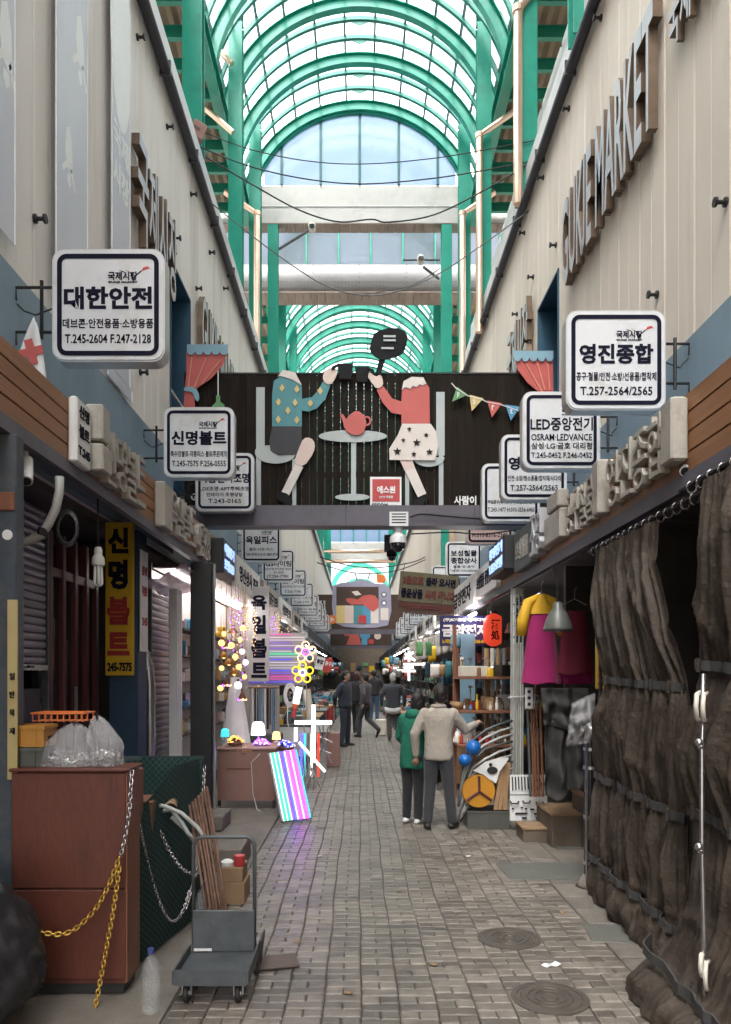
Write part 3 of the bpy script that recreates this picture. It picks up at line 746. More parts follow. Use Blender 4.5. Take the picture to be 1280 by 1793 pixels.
z4 = lambda x, y: (400 + x / 2.56, 450 + y / 2.56)
C = lambda name, polys, m, layer=0, sm=0, conv=z4: cut(bb, name, polys, M[m], YB, conv, layer, .012, sm)
rc = lambda a, b, c, d: [(a, b), (c, b), (c, d), (a, d)]
C('chair', [rc(125, 585, 163, 880)], 'palegrey'); C('chair_leg', [rc(125, 880, 146, 1118)], 'palegrey'); C('chair_leg', [rc(286, 905, 304, 1115)], 'palegrey')
C('chair_seat', [ell(212, 878, 92, 50, 20, 0, 180) + ell(190, 872, 70, 26, 10, 180, 300)], 'palegrey', 1)
C('sweater', [[(197, 620), (205, 560), (250, 528), (310, 540), (330, 590), (330, 640), (375, 632), (405, 600), (425, 560), (457, 580), (435, 640), (398, 682), (360, 696), (330, 692), (330, 762), (197, 762)]], 'teal', 2)
C('collar', [[(222, 540), (245, 512), (300, 522), (330, 580), (290, 556), (240, 540)]], 'creamprint', 3)
C('hand', [[(425, 562), (425, 525), (460, 500), (478, 498), (490, 520), (480, 550), (455, 582)]], 'skinprint', 3, 1)
C('shorts', [[(197, 763), (328, 763), (332, 886), (225, 890), (190, 870), (184, 830)]], 'shorts', 2)
C('thigh', [[(338, 815), (372, 815), (390, 840), (384, 880), (340, 945), (293, 928), (318, 860)]], 'skinprint', 3, 1)
C('sock', [[(300, 932), (336, 946), (272, 1075), (235, 1066)]], 'creamprint', 3)
C('shoe', [[(222, 1050), (278, 1070), (293, 1108), (270, 1120), (214, 1085)]], 'charcoal', 4, 1)
for a, b in ((242, 592), (308, 598), (226, 655), (300, 658), (268, 693), (225, 733), (308, 735), (368, 660), (412, 605)): C('diamond', [[(a - 12, b), (a, b - 18), (a + 12, b), (a, b + 18)]], 'yellowp', 3)
C('mug', [[(488, 485), (560, 485), (550, 556), (498, 553)]], 'charcoal', 4); C('mug_handle', [[(490, 487), (465, 497), (462, 515), (475, 512), (478, 505), (492, 500)]], 'charcoal', 4)
C('mug', [[(566, 500), (632, 500), (621, 568), (577, 566)]], 'charcoal', 4); C('mug_handle', [[(628, 505), (650, 510), (655, 528), (640, 526), (638, 520), (624, 520)]], 'charcoal', 4)
C('table_top', [ell(558, 805, 153, 27, 36)], 'palegrey', 1); C('table_post', [rc(550, 828, 571, 1072)], 'palegrey', 0); C('table_foot', [ell(556, 1078, 78, 15, 30)], 'palegrey', 1)
C('teapot', [smooth_poly([(535, 720), (560, 700), (572, 695), (590, 698), (612, 720), (620, 755), (600, 802), (550, 802), (520, 775), (512, 735), (498, 712), (512, 706), (530, 735)], 1)], 'coral', 3)
C('teapot_handle', [ell(620, 738, 20, 22, 18, -150, 150) + ell(620, 738, 12, 14, 18, 150, -150)], 'coral', 2)
C('blouse', [[(775, 750), (775, 710), (730, 702), (690, 655), (664, 598), (694, 583), (733, 638), (775, 652), (778, 590), (800, 562), (880, 560), (900, 592), (902, 750)]], 'coral', 2)
C('scalloped_collar', [[(776, 600), (785, 562), (820, 543), (872, 545), (886, 572), (870, 582), (856, 575), (842, 590), (826, 582), (812, 598), (796, 588)]], 'creamprint', 3)
C('hand', [[(664, 598), (640, 565), (622, 540), (632, 520), (662, 545), (678, 530), (690, 545), (694, 583)]], 'skinprint', 3, 1)
C('frying_pan', [smooth_poly([(655, 345), (740, 322), (806, 348), (792, 425), (770, 452), (700, 472), (660, 462), (630, 428), (640, 385)], 1)], 'charcoal', 5); C('pan_handle', [[(676, 462), (702, 468), (683, 532), (660, 526)]], 'charcoal', 4)
for a, b in ((362, 1), (380, 2), (415, 3)): C('pan_print', [rc(694 if b < 3 else 684, a, 748 if b < 3 else 740, a + 9)], 'palegrey', 6)
C('skirt', [[(778, 752), (905, 752), (932, 790), (940, 850), (925, 916), (722, 913), (720, 865), (760, 800)]], 'creamprint', 3)
for a, b, r in ((810, 776, 11), (885, 803, 11), (783, 826, 10), (843, 837, 18), (756, 876, 18), (830, 888, 12), (900, 878, 15)): C('star', [star(a, b, r)], 'charcoal', 4)
C('knee', [[(768, 914), (824, 914), (836, 950), (790, 962)]], 'skinprint', 2); C('sock', [[(790, 960), (836, 950), (886, 1062), (850, 1082)]], 'creamprint', 2); C('shoe', [[(838, 1085), (888, 1062), (900, 1080), (862, 1126), (824, 1122)]], 'charcoal', 3, 1)
C('chair', [rc(931, 606, 969, 890)], 'palegrey'); C('chair_leg', [rc(943, 890, 963, 1128)], 'palegrey'); C('chair_leg', [rc(792, 935, 810, 1126)], 'palegrey'); C('chair_seat', [ell(898, 900, 70, 42, 20, 0, 180)], 'palegrey', 1)
# bunting
cp = [(1000, 565), (1020, 588), (1072, 622), (1140, 640), (1160, 650), (1222, 662), (1240, 668), (1300, 690)]
mb = MB(); mb.tube([P(*z4(*c), YB - .06) for c in cp], .008, 5); mb.build('bunting_cord', M['white'], bb)
for (ps, m, ch) in (([(1022, 588), (1070, 624), (1000, 655)], 'greenp', 'p'), ([(1078, 624), (1140, 640), (1088, 697)], 'yellowp', 'a'), ([(1157, 650), (1222, 662), (1178, 726)], 'coral', 'r'), ([(1238, 668), (1304, 678), (1262, 740)], 'bluep', 't')):
    C('pennant', [ps], m, 4); cx = sum(p[0] for p in ps) / 3; cy = sum(p[1] for p in ps) / 3 - 4
    q = P(*z4(cx, cy), YB - .068); mb = MB(); text_into(mb, ch, .035, .075, FRONT(q.x, q.y, q.z), .02, .004); mb.build('lettering', M['white'], bb)
for txt, x0, x1, y0, y1 in (('사람이', 795, 834, 868, 884), ('G', 334, 344, 864, 876), ('좋은', 925, 946, 868, 884)):
    a, b = P(x0, y1, YB), P(x1, y0, YB); mb = MB(); text_into(mb, txt, b.x - a.x, b.z - a.z, FRONT((a.x + b.x) / 2, YB + .008, (a.z + b.z) / 2), .03, .006); mb.build('lettering', M['white'], bb)
# pink curtain cutouts at both ends
z3 = lambda x, y: (x / 2.667, 420 + y / 2.667); z5 = lambda x, y: (800 + x / 2.667, 450 + y / 2.667)
def curtain(lab, conv, x0, x1, yt, drape, tie):
    t = thing('curtain_cutout', lab, 'cutout', P(*conv((x0 + x1) / 2, yt + 280), YB - .1)); cc = lambda n, p, m, l, sm=0: cut(t, n, p, M[m], YB - .05, conv, l, .012, sm)
    n = 5; w = (x1 - x0) / n; sc = [(x0, yt), (x1, yt)]
    for k in range(n):
        c = x1 - (k + .5) * w; sc += [(c + w / 2 * math.cos(R(a)), yt + 28 + 22 * math.sin(R(a))) for a in (10, 50, 90, 130, 170)]
    cc('drape', [drape], 'coral', 0); cc('pelmet', [sc], 'lightblue', 2)
    for f in tie[1]: cc('fold', [f], 'yellowfold', 1)
    if tie[0]: cc('tie_bow', [tie[0]], 'lightblue', 2, 1)
M['yellowfold'] = mat('fold_print', (.6, .22, .16), (.64, .25, .2), 2, .5)
curtain('coral curtain cutout with blue pelmet and tie at the grey siding', z3, 876, 1066, 493, [(872, 520), (1062, 525), (1040, 590), (985, 650), (925, 692), (908, 720), (912, 790), (858, 790), (864, 690), (872, 620)],
        ([(862, 690), (915, 690), (935, 730), (928, 765), (912, 745), (900, 712), (862, 712)], [[(962, 555), (968, 556), (915, 690), (905, 690)], [(1030, 560), (1036, 562), (945, 678), (935, 682)], [(895, 550), (902, 552), (884, 690), (878, 690)]]))
curtain('coral curtain cutout with blue pelmet hanging by the beige siding', z5, 262, 448, 443, [(270, 470), (447, 475), (452, 760), (410, 760), (415, 690), (392, 640), (330, 590), (285, 530)],
        (None, [[(318, 500), (324, 500), (405, 640), (396, 640)], [(372, 500), (378, 500), (412, 620), (405, 625)], [(420, 500), (426, 502), (436, 620), (430, 622)]]))
lp = thing('pendant_cutout', 'green lamp cutout hanging on a cord beneath the coral curtain', 'cutout', P(383, 712, YB - .1))
cut(lp, 'shade', [[(990, 778), (1010, 758), (1010, 728), (1028, 728), (1030, 758), (1048, 770), (1050, 790), (990, 790)]], M['greenp'], YB - .05, z3); cut(lp, 'cord', [rc(1017, 560, 1021, 728)], M['white'], YB - .05, z3)
# security panel
sp = thing('security_sign', 'small red and white security company sign on the billboard', 'sign', P(676, 890, YB - .1))
def flat(parent, name, x0, y0, x1, y1, Y, m, th=.02): a, b = P(x0, y1, Y), P(x1, y0, Y); return MB().box(a.x, b.x, Y, Y + th, a.z, b.z).build(name, m, parent)
def ptext(parent, txt, x0, y0, x1, y1, Y, m, bold=.02, th=.005, name='lettering'):
    a, b = P(x0, y1, Y), P(x1, y0, Y); mb = MB(); text_into(mb, txt, b.x - a.x, b.z - a.z, FRONT((a.x + b.x) / 2, Y, (a.z + b.z) / 2), bold, th); return mb.build(name, m, parent)
flat(sp, 'board', 648, 835, 703, 891, YB - .1, M['white']); flat(sp, 'red_field', 652, 839, 700, 878, YB - .105, M['red'], .004)
ptext(sp, '에스원', 660, 851, 692, 864, YB - .106, M['white'], .04); ptext(sp, 'CCTV 작동중', 664, 868, 688, 873, YB - .106, M['white']); ptext(sp, 'SECOM', 651, 881, 679, 889, YB - .101, M['ink'], .03)
np_ = thing('notice_plate', 'small grey printed notice on the lilac beam', 'notice', P(698, 922, YB - .14)); flat(np_, 'plate', 682, 896, 715, 921, YB - .14, M['signrim'], .015)
for k in range(4): flat(np_, 'print_line', 686, 899 + k * 5, 711, 901 + k * 5, YB - .142, M['ink'], .002)
# dome cameras hanging under the beam
def dome(px, py, Y, r, lab):
    c = P(px, py, Y); t = thing('dome_camera', lab, 'camera', c)
    MB().lathe([(r * .55, r * 2.9), (r * .55, r * 1.4), (r * 1.0, r * .9), (r * 1.05, r * .1)], c, 20).build('housing', M['white'] if r > .1 else M['charcoal'], t, 'auto')
    MB().lathe([(r * .95, r * .1), (r * .9, -r * .35), (r * .6, -r * .8), (r * .05, -r * .98)], c, 20).build('dome', M['glossblack'], t, True)
M['glossblack'] = mat('gloss_black', (.01, .01, .012), (.014, .014, .016), 3, .08, spec=.7)
dome(697, 953, 10.7, .115, 'white dome camera hanging under the lilac beam'); dome(686, 974, 11.4, .075, 'small black dome camera hanging behind the white one')
mb = MB(); mb.box(XX(673, 11.4), XX(694, 11.4), 11.35, 11.5, ZZ(965, 11.4), 3.8); tag(mb.build('mount_box', M['black']), 'black mounting box above the small dome camera', 'mount')
# ================================================================== projecting square signs
def logo(mb, mbr, fr, w):
    # roof-shaped brush mark
    def st(m_, pts): m_.M = fr @ Matrix.Rotation(R(90), 4, 'X') @ Matrix.Scale(w, 4); m_.prism(fix(pts), -.012, .0)
    st(mb, [(-.5, 0), (-.3, .06), (-.18, .2), (-.3, .1)]); st(mb, [(-.28, 0), (-.1, .1), (0, .42), (.02, .4), (.03, .28), (-.05, .1)])
    st(mb, [(.0, .42), (.1, .22), (.3, .06), (.27, .02), (.06, .2)]); st(mbr, [(.27, .06), (.55, -.04), (.62, .0), (.5, -.12), (.35, -.08)])
def psign(sgn, Xc, Y, Zc, w, lines, lab, face='signface', h=None, wallX=None, ink='ink', back=True):
    h = h or w; t = thing('projecting_sign', lab, 'sign', (Xc, Y, Zc - h / 2), 'square signs projecting over the alley')
    o2 = rrect(w, h, .115 * w, 5, Xc, Zc); MB().prism(fix(o2), Y, Y + .13).build('box', M['signrim'], t)
    a, b = fix(rrect(w * .97, h * .97, .10 * w, 5, Xc, Zc)), None
    MB().prism(a, Y - .008, Y - .001).build('face', M[face], t)
    def ring(sc, sr, th):
        A = rrect(w * sc, h * sc, sr * w, 5, Xc, Zc); B = rrect(w * sc - th, h * sc - th, (sr - th / w / 2) * w, 5, Xc, Zc); n = len(A); mb = MB()
        mb.add([(x, Y - .012, z) for x, z in A] + [(x, Y - .012, z) for x, z in B], [(k, (k + 1) % n, n + (k + 1) % n, n + k) for k in range(n)]); return mb
    ring(.90, .085, .085 * w).build('border', M['ink'], t)
    mr = MB()
    for txt, wf, hf, zf, bold in lines:
        mb = MB(); text_into(mb, txt, w * wf, h * hf, FRONT(Xc, Y - .0085, Zc + h * zf), bold, .004); mb.build('lettering', M[ink], t)
    if back:
        mb = MB(); logo(mb, mr, FRONT(Xc + .22 * w, Y - .009, Zc + .31 * h), w * .26); text_into(mb, '국제시장', w * .26, h * .075, FRONT(Xc + .13 * w, Y - .0085, Zc + .255 * h), .02, .004); mb.build('logo', M[ink], t); mb = MB()
        text_into(mb, 'GUKJE MARKET', w * .26, h * .02, FRONT(Xc + .13 * w, Y - .0085, Zc + .198 * h), .02, .004)
        mb.build('lettering', M[ink], t); mr.build('logo_accent', M['red'], t)
    W = (WL if sgn < 0 else WR) - sgn * .035; e = Xc + sgn * w / 2
    for dz in (.2, -.2):
        m2 = MB(); m2.tube([(e, Y + .065, Zc + dz * h), (W, Y + .065, Zc + dz * h), (W, Y + .065, Zc + dz * h - .09)], .011, 6); m2.build('arm', M['iron'], t)
    m2 = MB(); xm = e + sgn * .1; m2.tube([(xm, Y + .065, Zc + .26 * h), (xm, Y + .065, Zc - .26 * h)], .014, 6); m2.build('upright', M['iron'], t)
    m2 = MB(); m2.tube([(e, Y + .07, Zc + .02), (xm + sgn * .05, Y + .08, Zc - .03), (W - sgn * .05, Y + .08, Zc), (W, Y + .08, Zc + .05)], .006, 5); m2.build('cable', M['iron'], t)
    return t
L1 = lambda a, b, c: [(a, .78, .2, .06, .035), (b, .80, .085, -.165, .01), (c, .76, .08, -.30, .01)]
psign(-1, -1.78, 5.38, 4.33, .8, L1('대한안전', '데브콘·안전용품·소방용품', 'T.245-2604 F.247-2128'), 'largest square white sign, with red cross bag hanging from its bracket')
psign(-1, -1.82, 8.6, 4.34, .8, L1('신명볼트', '특수강볼트·각종피스·볼트주문제작', 'T.245-7575 F.256-0555'), 'square white sign beside the coral curtain cutout and green lamp')
psign(-1, -1.84, 10.35, 4.33, .8, [('아름전기조명', .84, .17, .07, .03), ('LDE조명·APT주택조명', .84, .075, -.11, .01), ('인테리어 조명상담', .62, .07, -.21, .01), ('T.243-0165', .56, .075, -.32, .01)], 'square white sign partly hidden behind the one beside the curtain cutout')
psign(-1, -1.97, 15.2, 4.35, .8, [('육일피스', .78, .2, .06, .03), ('볼트·너트·피스', .6, .08, -.17, .01), ('T.245-8700 H.010-3886-8795', .86, .07, -.3, .01)], 'square white sign just beneath the lilac beam, second beyond the billboard')
psign(-1, -1.97, 18.4, 4.34, .8, [('GS라이팅', .78, .18, .06, .025), ('LED조명·전기조명·공원등', .8, .07, -.1, .01), ('도·소매', .3, .07, -.2, .01), ('T.256-7780', .6, .085, -.32, .01)], 'square white sign below and behind the beam-side one, complete face showing')
psign(-1, -1.9, 21.6, 4.3, .8, [('GS라이팅', .78, .18, .06, .025), ('LED조명·전기조명', .8, .07, -.12, .01), ('T.256-7780', .6, .085, -.3, .01)], 'square white sign third beyond the billboard on the banner side')
psign(-1, -1.9, 24.8, 4.3, .8, [('조명', .4, .2, .06, .025), ('조명 전기', .8, .07, -.12, .01), ('T.245-5772', .6, .085, -.3, .01)], 'square white sign fourth beyond the billboard on the banner side')
psign(1, 2.05, 6.08, 4.23, .8, [('영진종합', .74, .2, .06, .035), ('공구·철물/안전·소방/선용품/접착제', .8, .085, -.165, .01), ('T.257-2564/2565', .72, .085, -.31, .01)], 'topmost square white sign on the beige wall with four bold characters')
psign(1, 2.07, 7.8, 4.22, .8, [('LED중앙전기', .8, .17, .08, .02), ('OSRAM·LEDVANCE', .78, .085, -.09, .01), ('삼성·LG·금호 대리점', .78, .085, -.2, .01), ('T.245-0452 F.246-0452', .78, .07, -.32, .01)], 'square white sign listing lamp makers below the topmost one')
psign(1, 2.11, 9.2, 4.22, .8, [('영진종합', .78, .2, .06, .035), ('안전·소방/청소용품/잡자재/사다리', .8, .085, -.165, .01), ('T.257-2564/2565', .72, .085, -.31, .01)], 'square white sign tucked behind the lamp maker sign')
psign(1, 2.07, 10.4, 4.2, .8, [('E', .24, .2, .06, .04), ('작업공구(특허스패너)·오일탱크·잡자', .8, .08, -.165, .01), ('T.243-1477 H.010-3556-6465', .8, .075, -.29, .01)], 'lowest square white sign overlapping the black billboard')
M['pinkface'] = mat('sign_face_pink', (.5, .36, .33), (.55, .4, .37), 2, .4)
psign(1, 2.19, 12.8, 4.3, .8, [('철물', .5, .2, .06, .03), ('전기·조명·공구·철물·볼트', .84, .08, -.16, .01), ('H.010-8316-2340', .74, .09, -.3, .01)], 'brownish pink square sign hanging just under the lilac beam', 'pinkface')
psign(1, 2.3, 16.8, 4.25, .8, [('보성철물', .72, .17, .17, .03), ('종합상사', .72, .17, -.03, .03), ('철물·장·공구', .6, .07, -.2, .01), ('T.245-0591 H.010-6676-0632', .8, .06, -.31, .01)], 'square white sign with two bold lines beyond the pink one', back=False)
psign(1, 2.3, 20.2, 4.2, .8, L1('금양전자', '공구철물', 'T.246-6872'), 'square white sign mostly hidden behind the two-line one')
psign(1, 2.3, 24.6, 4.15, .8, L1('제일공구', '공구 철물', 'T.242-1181'), 'square white sign just above the olive hanging board')
nm = ['한일전기', '안전공구', '명성철물', '중앙상사', '대성볼트', '신일조명', '국제공구', '영신상사']
for k in range(5):
    Yk = 27.6 + 3.1 * k
    psign(-1, -1.9, Yk, 4.2, .8, L1(nm[k], '공구·철물', 'T.24%d-15%d2' % (k, k)), 'small far square sign in the row beyond the banner-side shops, %s of five' % ('first', 'second', 'third', 'fourth', 'last')[k])
    psign(1, 2.2, Yk + .8, 3.9, .8, L1(nm[7 - k], '조명·전기', 'T.25%d-31%d7' % (k, k)), 'small far square sign in the row below the olive board, %s of five' % ('first', 'second', 'third', 'fourth', 'last')[k])
# cloth bag with a red cross on the first bracket
cb = thing('cross_bag', 'white cloth bag with red cross hanging from a sign bracket', 'bag', P(55, 660, 5.4))
Yb = 5.36
def bagf(u, v):
    w = .025 + .19 * v ** .8; z = 4.22 - .40 * v; return (XX(64, Yb) - .015 + (u - .52) * w * 1.15 - .03 * v, Yb + .03 * math.sin(u * 6) * v, z + .02 * math.sin(u * 5))
MB().grid(bagf, 12, 12).build('cloth', M['white'], cb, True, .004)
mb = MB(FRONT(XX(60, Yb) - .01, Yb - .032, 3.98) @ Matrix.Rotation(R(90), 4, 'X') @ Matrix.Rotation(R(14), 4, 'Y')); mb.prism([(-.03, -.09), (.03, -.09), (.03, -.03), (.085, -.03), (.085, .03), (.03, .03), (.03, .09), (-.03, .09), (-.03, .03), (-.085, .03), (-.085, -.03), (-.03, -.03)], -.004, 0); mb.build('red_cross', M['coral'], cb)
# ================================================================== fascia signs and channel letters
def fascia_letters(sgn, body, ya, yb, z0, z1, lab, depth=.065, m='channel', xe=None):
    xe = xe or (-1.9 if sgn < 0 else 1.85); t = thing('channel_letters', lab, 'lettering', (xe, (ya + yb) / 2, z0)); n = len(body); st = (yb - ya) / n
    for i, ch in enumerate(body):
        Y = ya + st * (i + .5); fr = (LEFTW if sgn < 0 else RIGHTW)(xe - sgn * .012, Y, (z0 + z1) / 2 + .012 * (i % 2))
        mb = MB(); text_into(mb, ch, abs(st) * .9, z1 - z0, fr, .0, depth); mb.build('letter', M[m], t)
    return t
def side_board(sgn, ya, yb, z0, z1, lab, m, lines=(), th=.06, xe=None, mi='ink', kind='sign_board'):
    xe = xe or (-1.9 if sgn < 0 else 1.85); xe = xe - sgn * .004; t = thing(kind, lab, 'sign', (xe, ya, z0)); a, b = xe, xe - sgn * th
    MB().bbox(min(a, b), max(a, b), min(ya, yb), max(ya, yb), z0, z1, .012).build('board', M[m], t)
    for txt, wf, hf, zf in lines:
        mb = MB(); text_into(mb, txt, abs(yb - ya) * wf, (z1 - z0) * hf, (LEFTW if sgn < 0 else RIGHTW)(b + sgn * -.001, (ya + yb) / 2, (z0 + z1) / 2 + zf * (z1 - z0)), .03, .004); mb.build('lettering', M[mi], t)
    return t
side_board(-1, 4.93, 5.19, 3.1, 3.53, 'narrow white vertical board with dark print on wood fascia', 'white', [('신명', .7, .2, .3), ('볼트', .7, .2, 0), ('T.245', .8, .14, -.3)])
side_board(-1, 5.22, 5.38, 3.33, 3.58, 'upper beige box beside the narrow white board', 'channel', th=.13, kind='sign_box'); side_board(-1, 5.22, 5.42, 3.12, 3.31, 'lower beige box beside the narrow white board', 'channel', th=.13, kind='sign_box')
fascia_letters(-1, '신명볼트', 5.45, 6.5, 3.11, 3.52, 'pale channel letters on the wood fascia above the roller shutter')
fascia_letters(-1, '육일볼트', 7.35, 8.5, 3.11, 3.52, 'pale channel letters on the fascia past the yellow column sign')
side_board(-1, 7.0, 7.3, 3.08, 3.5, 'beige louvred box at the start of the second letter row', 'channel', th=.1, kind='sign_box')
fascia_letters(-1, '아름조명', 8.6, 9.3, 3.08, 3.45, 'small channel letters before the blue lit sign')
def lit(sgn, ya, yb, z0, z1, lab, rows):
    t = side_board(sgn, ya, yb, z0, z1, lab, 'black', th=.2)
    for i, r in enumerate(rows):
        mb = MB(); xe = (-1.896 + .2) if sgn < 0 else (1.846 - .2); text_into(mb, r, abs(yb - ya) * .84, (z1 - z0) * .34, (LEFTW if sgn < 0 else RIGHTW)(xe, (ya + yb) / 2, (z0 + z1) / 2 + (z1 - z0) * (.22 - .44 * i)), .04, .008); mb.build('lettering', M['g_signblue'], t)
lit(-1, 9.45, 10.3, 2.98, 3.42, 'dark box sign with blue lit letters under the third white sign', ['아름전기', '조명LED'])
lit(1, 8.7, 9.7, 2.92, 3.32, 'dark box sign with blue lit letters above the white vertical sign', ['중앙전기', 'LED조명'])
fascia_letters(1, '영진종합', 5.5, 4.45, 2.9, 3.27, 'large pale channel letters on wood fascia over the brown tarps')
side_board(1, 4.26, 4.42, 2.92, 3.28, 'pale beige box ending the large channel letters', 'channel', th=.1, kind='sign_box')
fascia_letters(1, '공구철물', 6.55, 5.8, 2.9, 3.24, 'smaller pale channel letters behind the large ones on wood fascia')
side_board(1, 5.58, 5.72, 2.9, 3.3, 'beige upright box between two rows of channel letters', 'channel', th=.1, kind='sign_box')
side_board(1, 6.65, 7.2, 2.92, 3.18, 'upper beige box stack on fascia over the clothes', 'channel', th=.1, kind='sign_box'); side_board(1, 6.7, 7.1, 3.2, 3.36, 'top beige box stack on fascia over the clothes', 'channel', th=.1, kind='sign_box')
fascia_letters(1, '조명', 7.7, 7.25, 2.9, 3.3, 'bluish channel letters beside the beige box stack', .12, 'letterface')
side_board(1, 7.8, 8.6, 2.86, 3.3, 'dark bronze sign box with faded letters beside the blue lit sign', 'steelmat', [('보성철물', .8, .5, 0)], th=.1, mi='channel')
side_board(1, 9.9, 11.6, 2.86, 3.28, 'white fascia board with dark letters beyond the blue lit sign', 'white', [('보성철물 종합상사', .85, .5, 0)], th=.08)
side_board(1, 11.8, 14.5, 2.8, 3.3, 'long pale fascia board above the navy sign', 'white', [('금양전자', .8, .55, 0)], th=.08)
for k in range(5):
    o_ = ('first', 'second', 'third', 'fourth', 'fifth')[k]
    side_board(1, 15.2 + 3 * k, 17.6 + 3 * k, 2.8, 3.25, 'far pale shop fascia board on the beige side, %s past the navy sign' % o_, 'white' if k % 2 else 'channel', [(nm[k] + ' 상사', .8, .5, 0)], th=.08)
    side_board(-1, 11.2 + 3.2 * k, 13.8 + 3.2 * k, 3.0, 3.5, 'far pale shop fascia board over the lamp shops, %s past the billboard' % o_, 'channel' if k % 2 else 'white', [(nm[7 - k] + ' 조명', .8, .5, 0)], th=.08)
# ================================================================== hanging vertical signs
def vsign(px0, px1, py0, py1, Y, chars, lab, m, mi, extra=(), th=.05, name='vertical_sign', hang=None):
    a, b = P(px0, py1, Y), P(px1, py0, Y); t = thing(name, lab, 'sign', ((a.x + b.x) / 2, Y, a.z))
    MB().bbox(a.x, b.x, Y, Y + th, a.z, b.z, .008).build('board', M[m], t)
    for ch, x0, y0, x1, y1, ink in chars: ptext(t, ch, x0, y0, x1, y1, Y - .004, M[ink], .05)
    if hang:
        for x in (a.x + .03, b.x - .03):
            mb = MB(); mb.tube([(x, Y + th / 2, b.z), (x, Y + th / 2, hang)], .005, 5); mb.build('hanger', M['iron'], t)
    return t
vsign(184, 233, 914, 1183, 7.7, [('신', 189, 924, 225, 969, 'ink'), ('명', 190, 980, 224, 1032, 'ink'), ('볼', 188, 1045, 227, 1094, 'redink'), ('트', 188, 1107, 227, 1148, 'redink'), ('245-7575', 188, 1160, 231, 1176, 'ink')], 'tall yellow vertical sign on the blue column', 'yellow', 'ink')
vsign(434, 471, 1027, 1194, 12.9, [('육', 440, 1042, 467, 1068, 'ink'), ('일', 441, 1077, 466, 1110, 'ink'), ('볼', 440, 1118, 467, 1152, 'ink'), ('트', 440, 1160, 467, 1187, 'ink')], 'grey vertical hanging sign with black brush letters', 'greysign' if 'greysign' in M else 'signrim', 'ink', hang=3.4)
vsign(895, 917, 1040, 1128, 8.9, [('보', 899, 1044, 915, 1060, 'ink'), ('성', 899, 1064, 915, 1084, 'ink'), ('철', 899, 1088, 915, 1104, 'ink'), ('물', 899, 1107, 915, 1125, 'ink')], 'white vertical sign with black letters on a post', 'white', 'ink')
vsign(1045, 1063, 1115, 1207, 6.3, [('공구', 1047, 1150, 1061, 1160, 'redink'), ('철물', 1047, 1165, 1061, 1175, 'redink'), ('T.257', 1047, 1184, 1062, 1191, 'ink'), ('F.246', 1047, 1194, 1062, 1201, 'ink')], 'yellow vertical sign half hidden by the brown tarp', 'yellow', 'ink')

M['navysign'] = mat('navy_sign', (.012, .012, .09), (.016, .016, .11), 2, .35)
vsign(770, 858, 1078, 1131, 12.0, [('(주)KY음향·TJ미디어', 776, 1082, 850, 1089, 'white'), ('금양전자', 774, 1093, 856, 1115, 'white'), ('노래방기기 전문점 010-4566-6872', 774, 1119, 854, 1127, 'yellow')], 'navy blue shop sign with white letters beside the red lantern', 'navysign', 'white', name='shop_sign', hang=2.9)
# olive hanging board, slightly tilted
Yo = 14.2; t = thing('hanging_board', 'olive hanging board with brown lettering tilted above the alley', 'sign', P(750, 1080, Yo))
M['olive'] = mat('olive_board', (.10, .085, .045), (.125, .105, .06), 2, .6); M['brownb'] = mat('brown_board', (.07, .035, .025), (.085, .045, .032), 2, .6)
M['brownink'] = mat('brown_ink', (.10, .018, .012), (.12, .022, .016), 2, .6)
def tilt(o, px, py, a):
    c = P(px, py, Yo) - wloc(t); me = o.data; me.transform(Matrix.Translation(c) @ Matrix.Rotation(R(a), 4, 'Y') @ Matrix.Translation(-c)); return o
tilt(flat(t, 'board', 698, 1004, 801, 1056, Yo, M['olive'], .03), 750, 1040, 5); tilt(flat(t, 'lower_board', 696, 1052, 799, 1076, Yo + .01, M['brownb'], .03), 750, 1040, 5)
for tx, x0, y0, x1, y1, mi in (('2층으로', 703, 1011, 740, 1026, 'brownink'), ('올라 오시면', 744, 1011, 796, 1026, 'ink'), ('좋은상품', 702, 1033, 740, 1050, 'ink'), ('싸게 팝니다', 744, 1033, 797, 1050, 'brownink'), ('가방,면목,인테리어,수입잡화', 702, 1058, 795, 1070, 'brownink')):
    tilt(ptext(t, tx, x0, y0, x1, y1, Yo - .006, M[mi], .05), 750, 1040, 5)
for x in (705, 795):
    mb = MB(); a = P(x, 1003, Yo); mb.tube([a, (a.x + .05, Yo, 3.8)], .006, 5); mb.build('hanger', M['iron'], t)
# red paper lantern
c = P(864, 1103, 11.5); t = thing('paper_lantern', 'red paper lantern with black brush characters', 'lantern', c)
M['lantern'] = mat('lantern_paper', (.5, .03, .02), (.56, .04, .028), 3, .55, emit=(1, .08, .03), es=.12)
pf = []; n = 14
for k in range(n + 1):
    q = k / n; r = .125 * (1 - abs(2 * q - 1) ** 5) + .03; pf.append((r + (.003 if k % 2 else 0), -.25 + .5 * q))
MB().lathe(pf, c, 22).build('paper', M['lantern'], t, True); MB().lathe([(.05, .25), (.05, .28)], c, 14).build('cap', M['black'], t); MB().lathe([(.05, -.28), (.05, -.25)], c, 14).build('base_ring', M['black'], t)
mb = MB(); text_into(mb, '酒', .13, .15, FRONT(c.x, c.y - .168, c.z + .075), .03, .006); mb.build('lettering', M['ink'], t); mb = MB(); text_into(mb, '処', .13, .15, FRONT(c.x, c.y - .168, c.z - .085), .03, .006); mb.build('lettering', M['ink'], t)
mb = MB(); mb.tube([c + Vector((0, 0, .28)), c + Vector((0, 0, .6)), (1.85, 11.5, 2.8)], .006, 5); mb.build('cord', M['iron'], t)
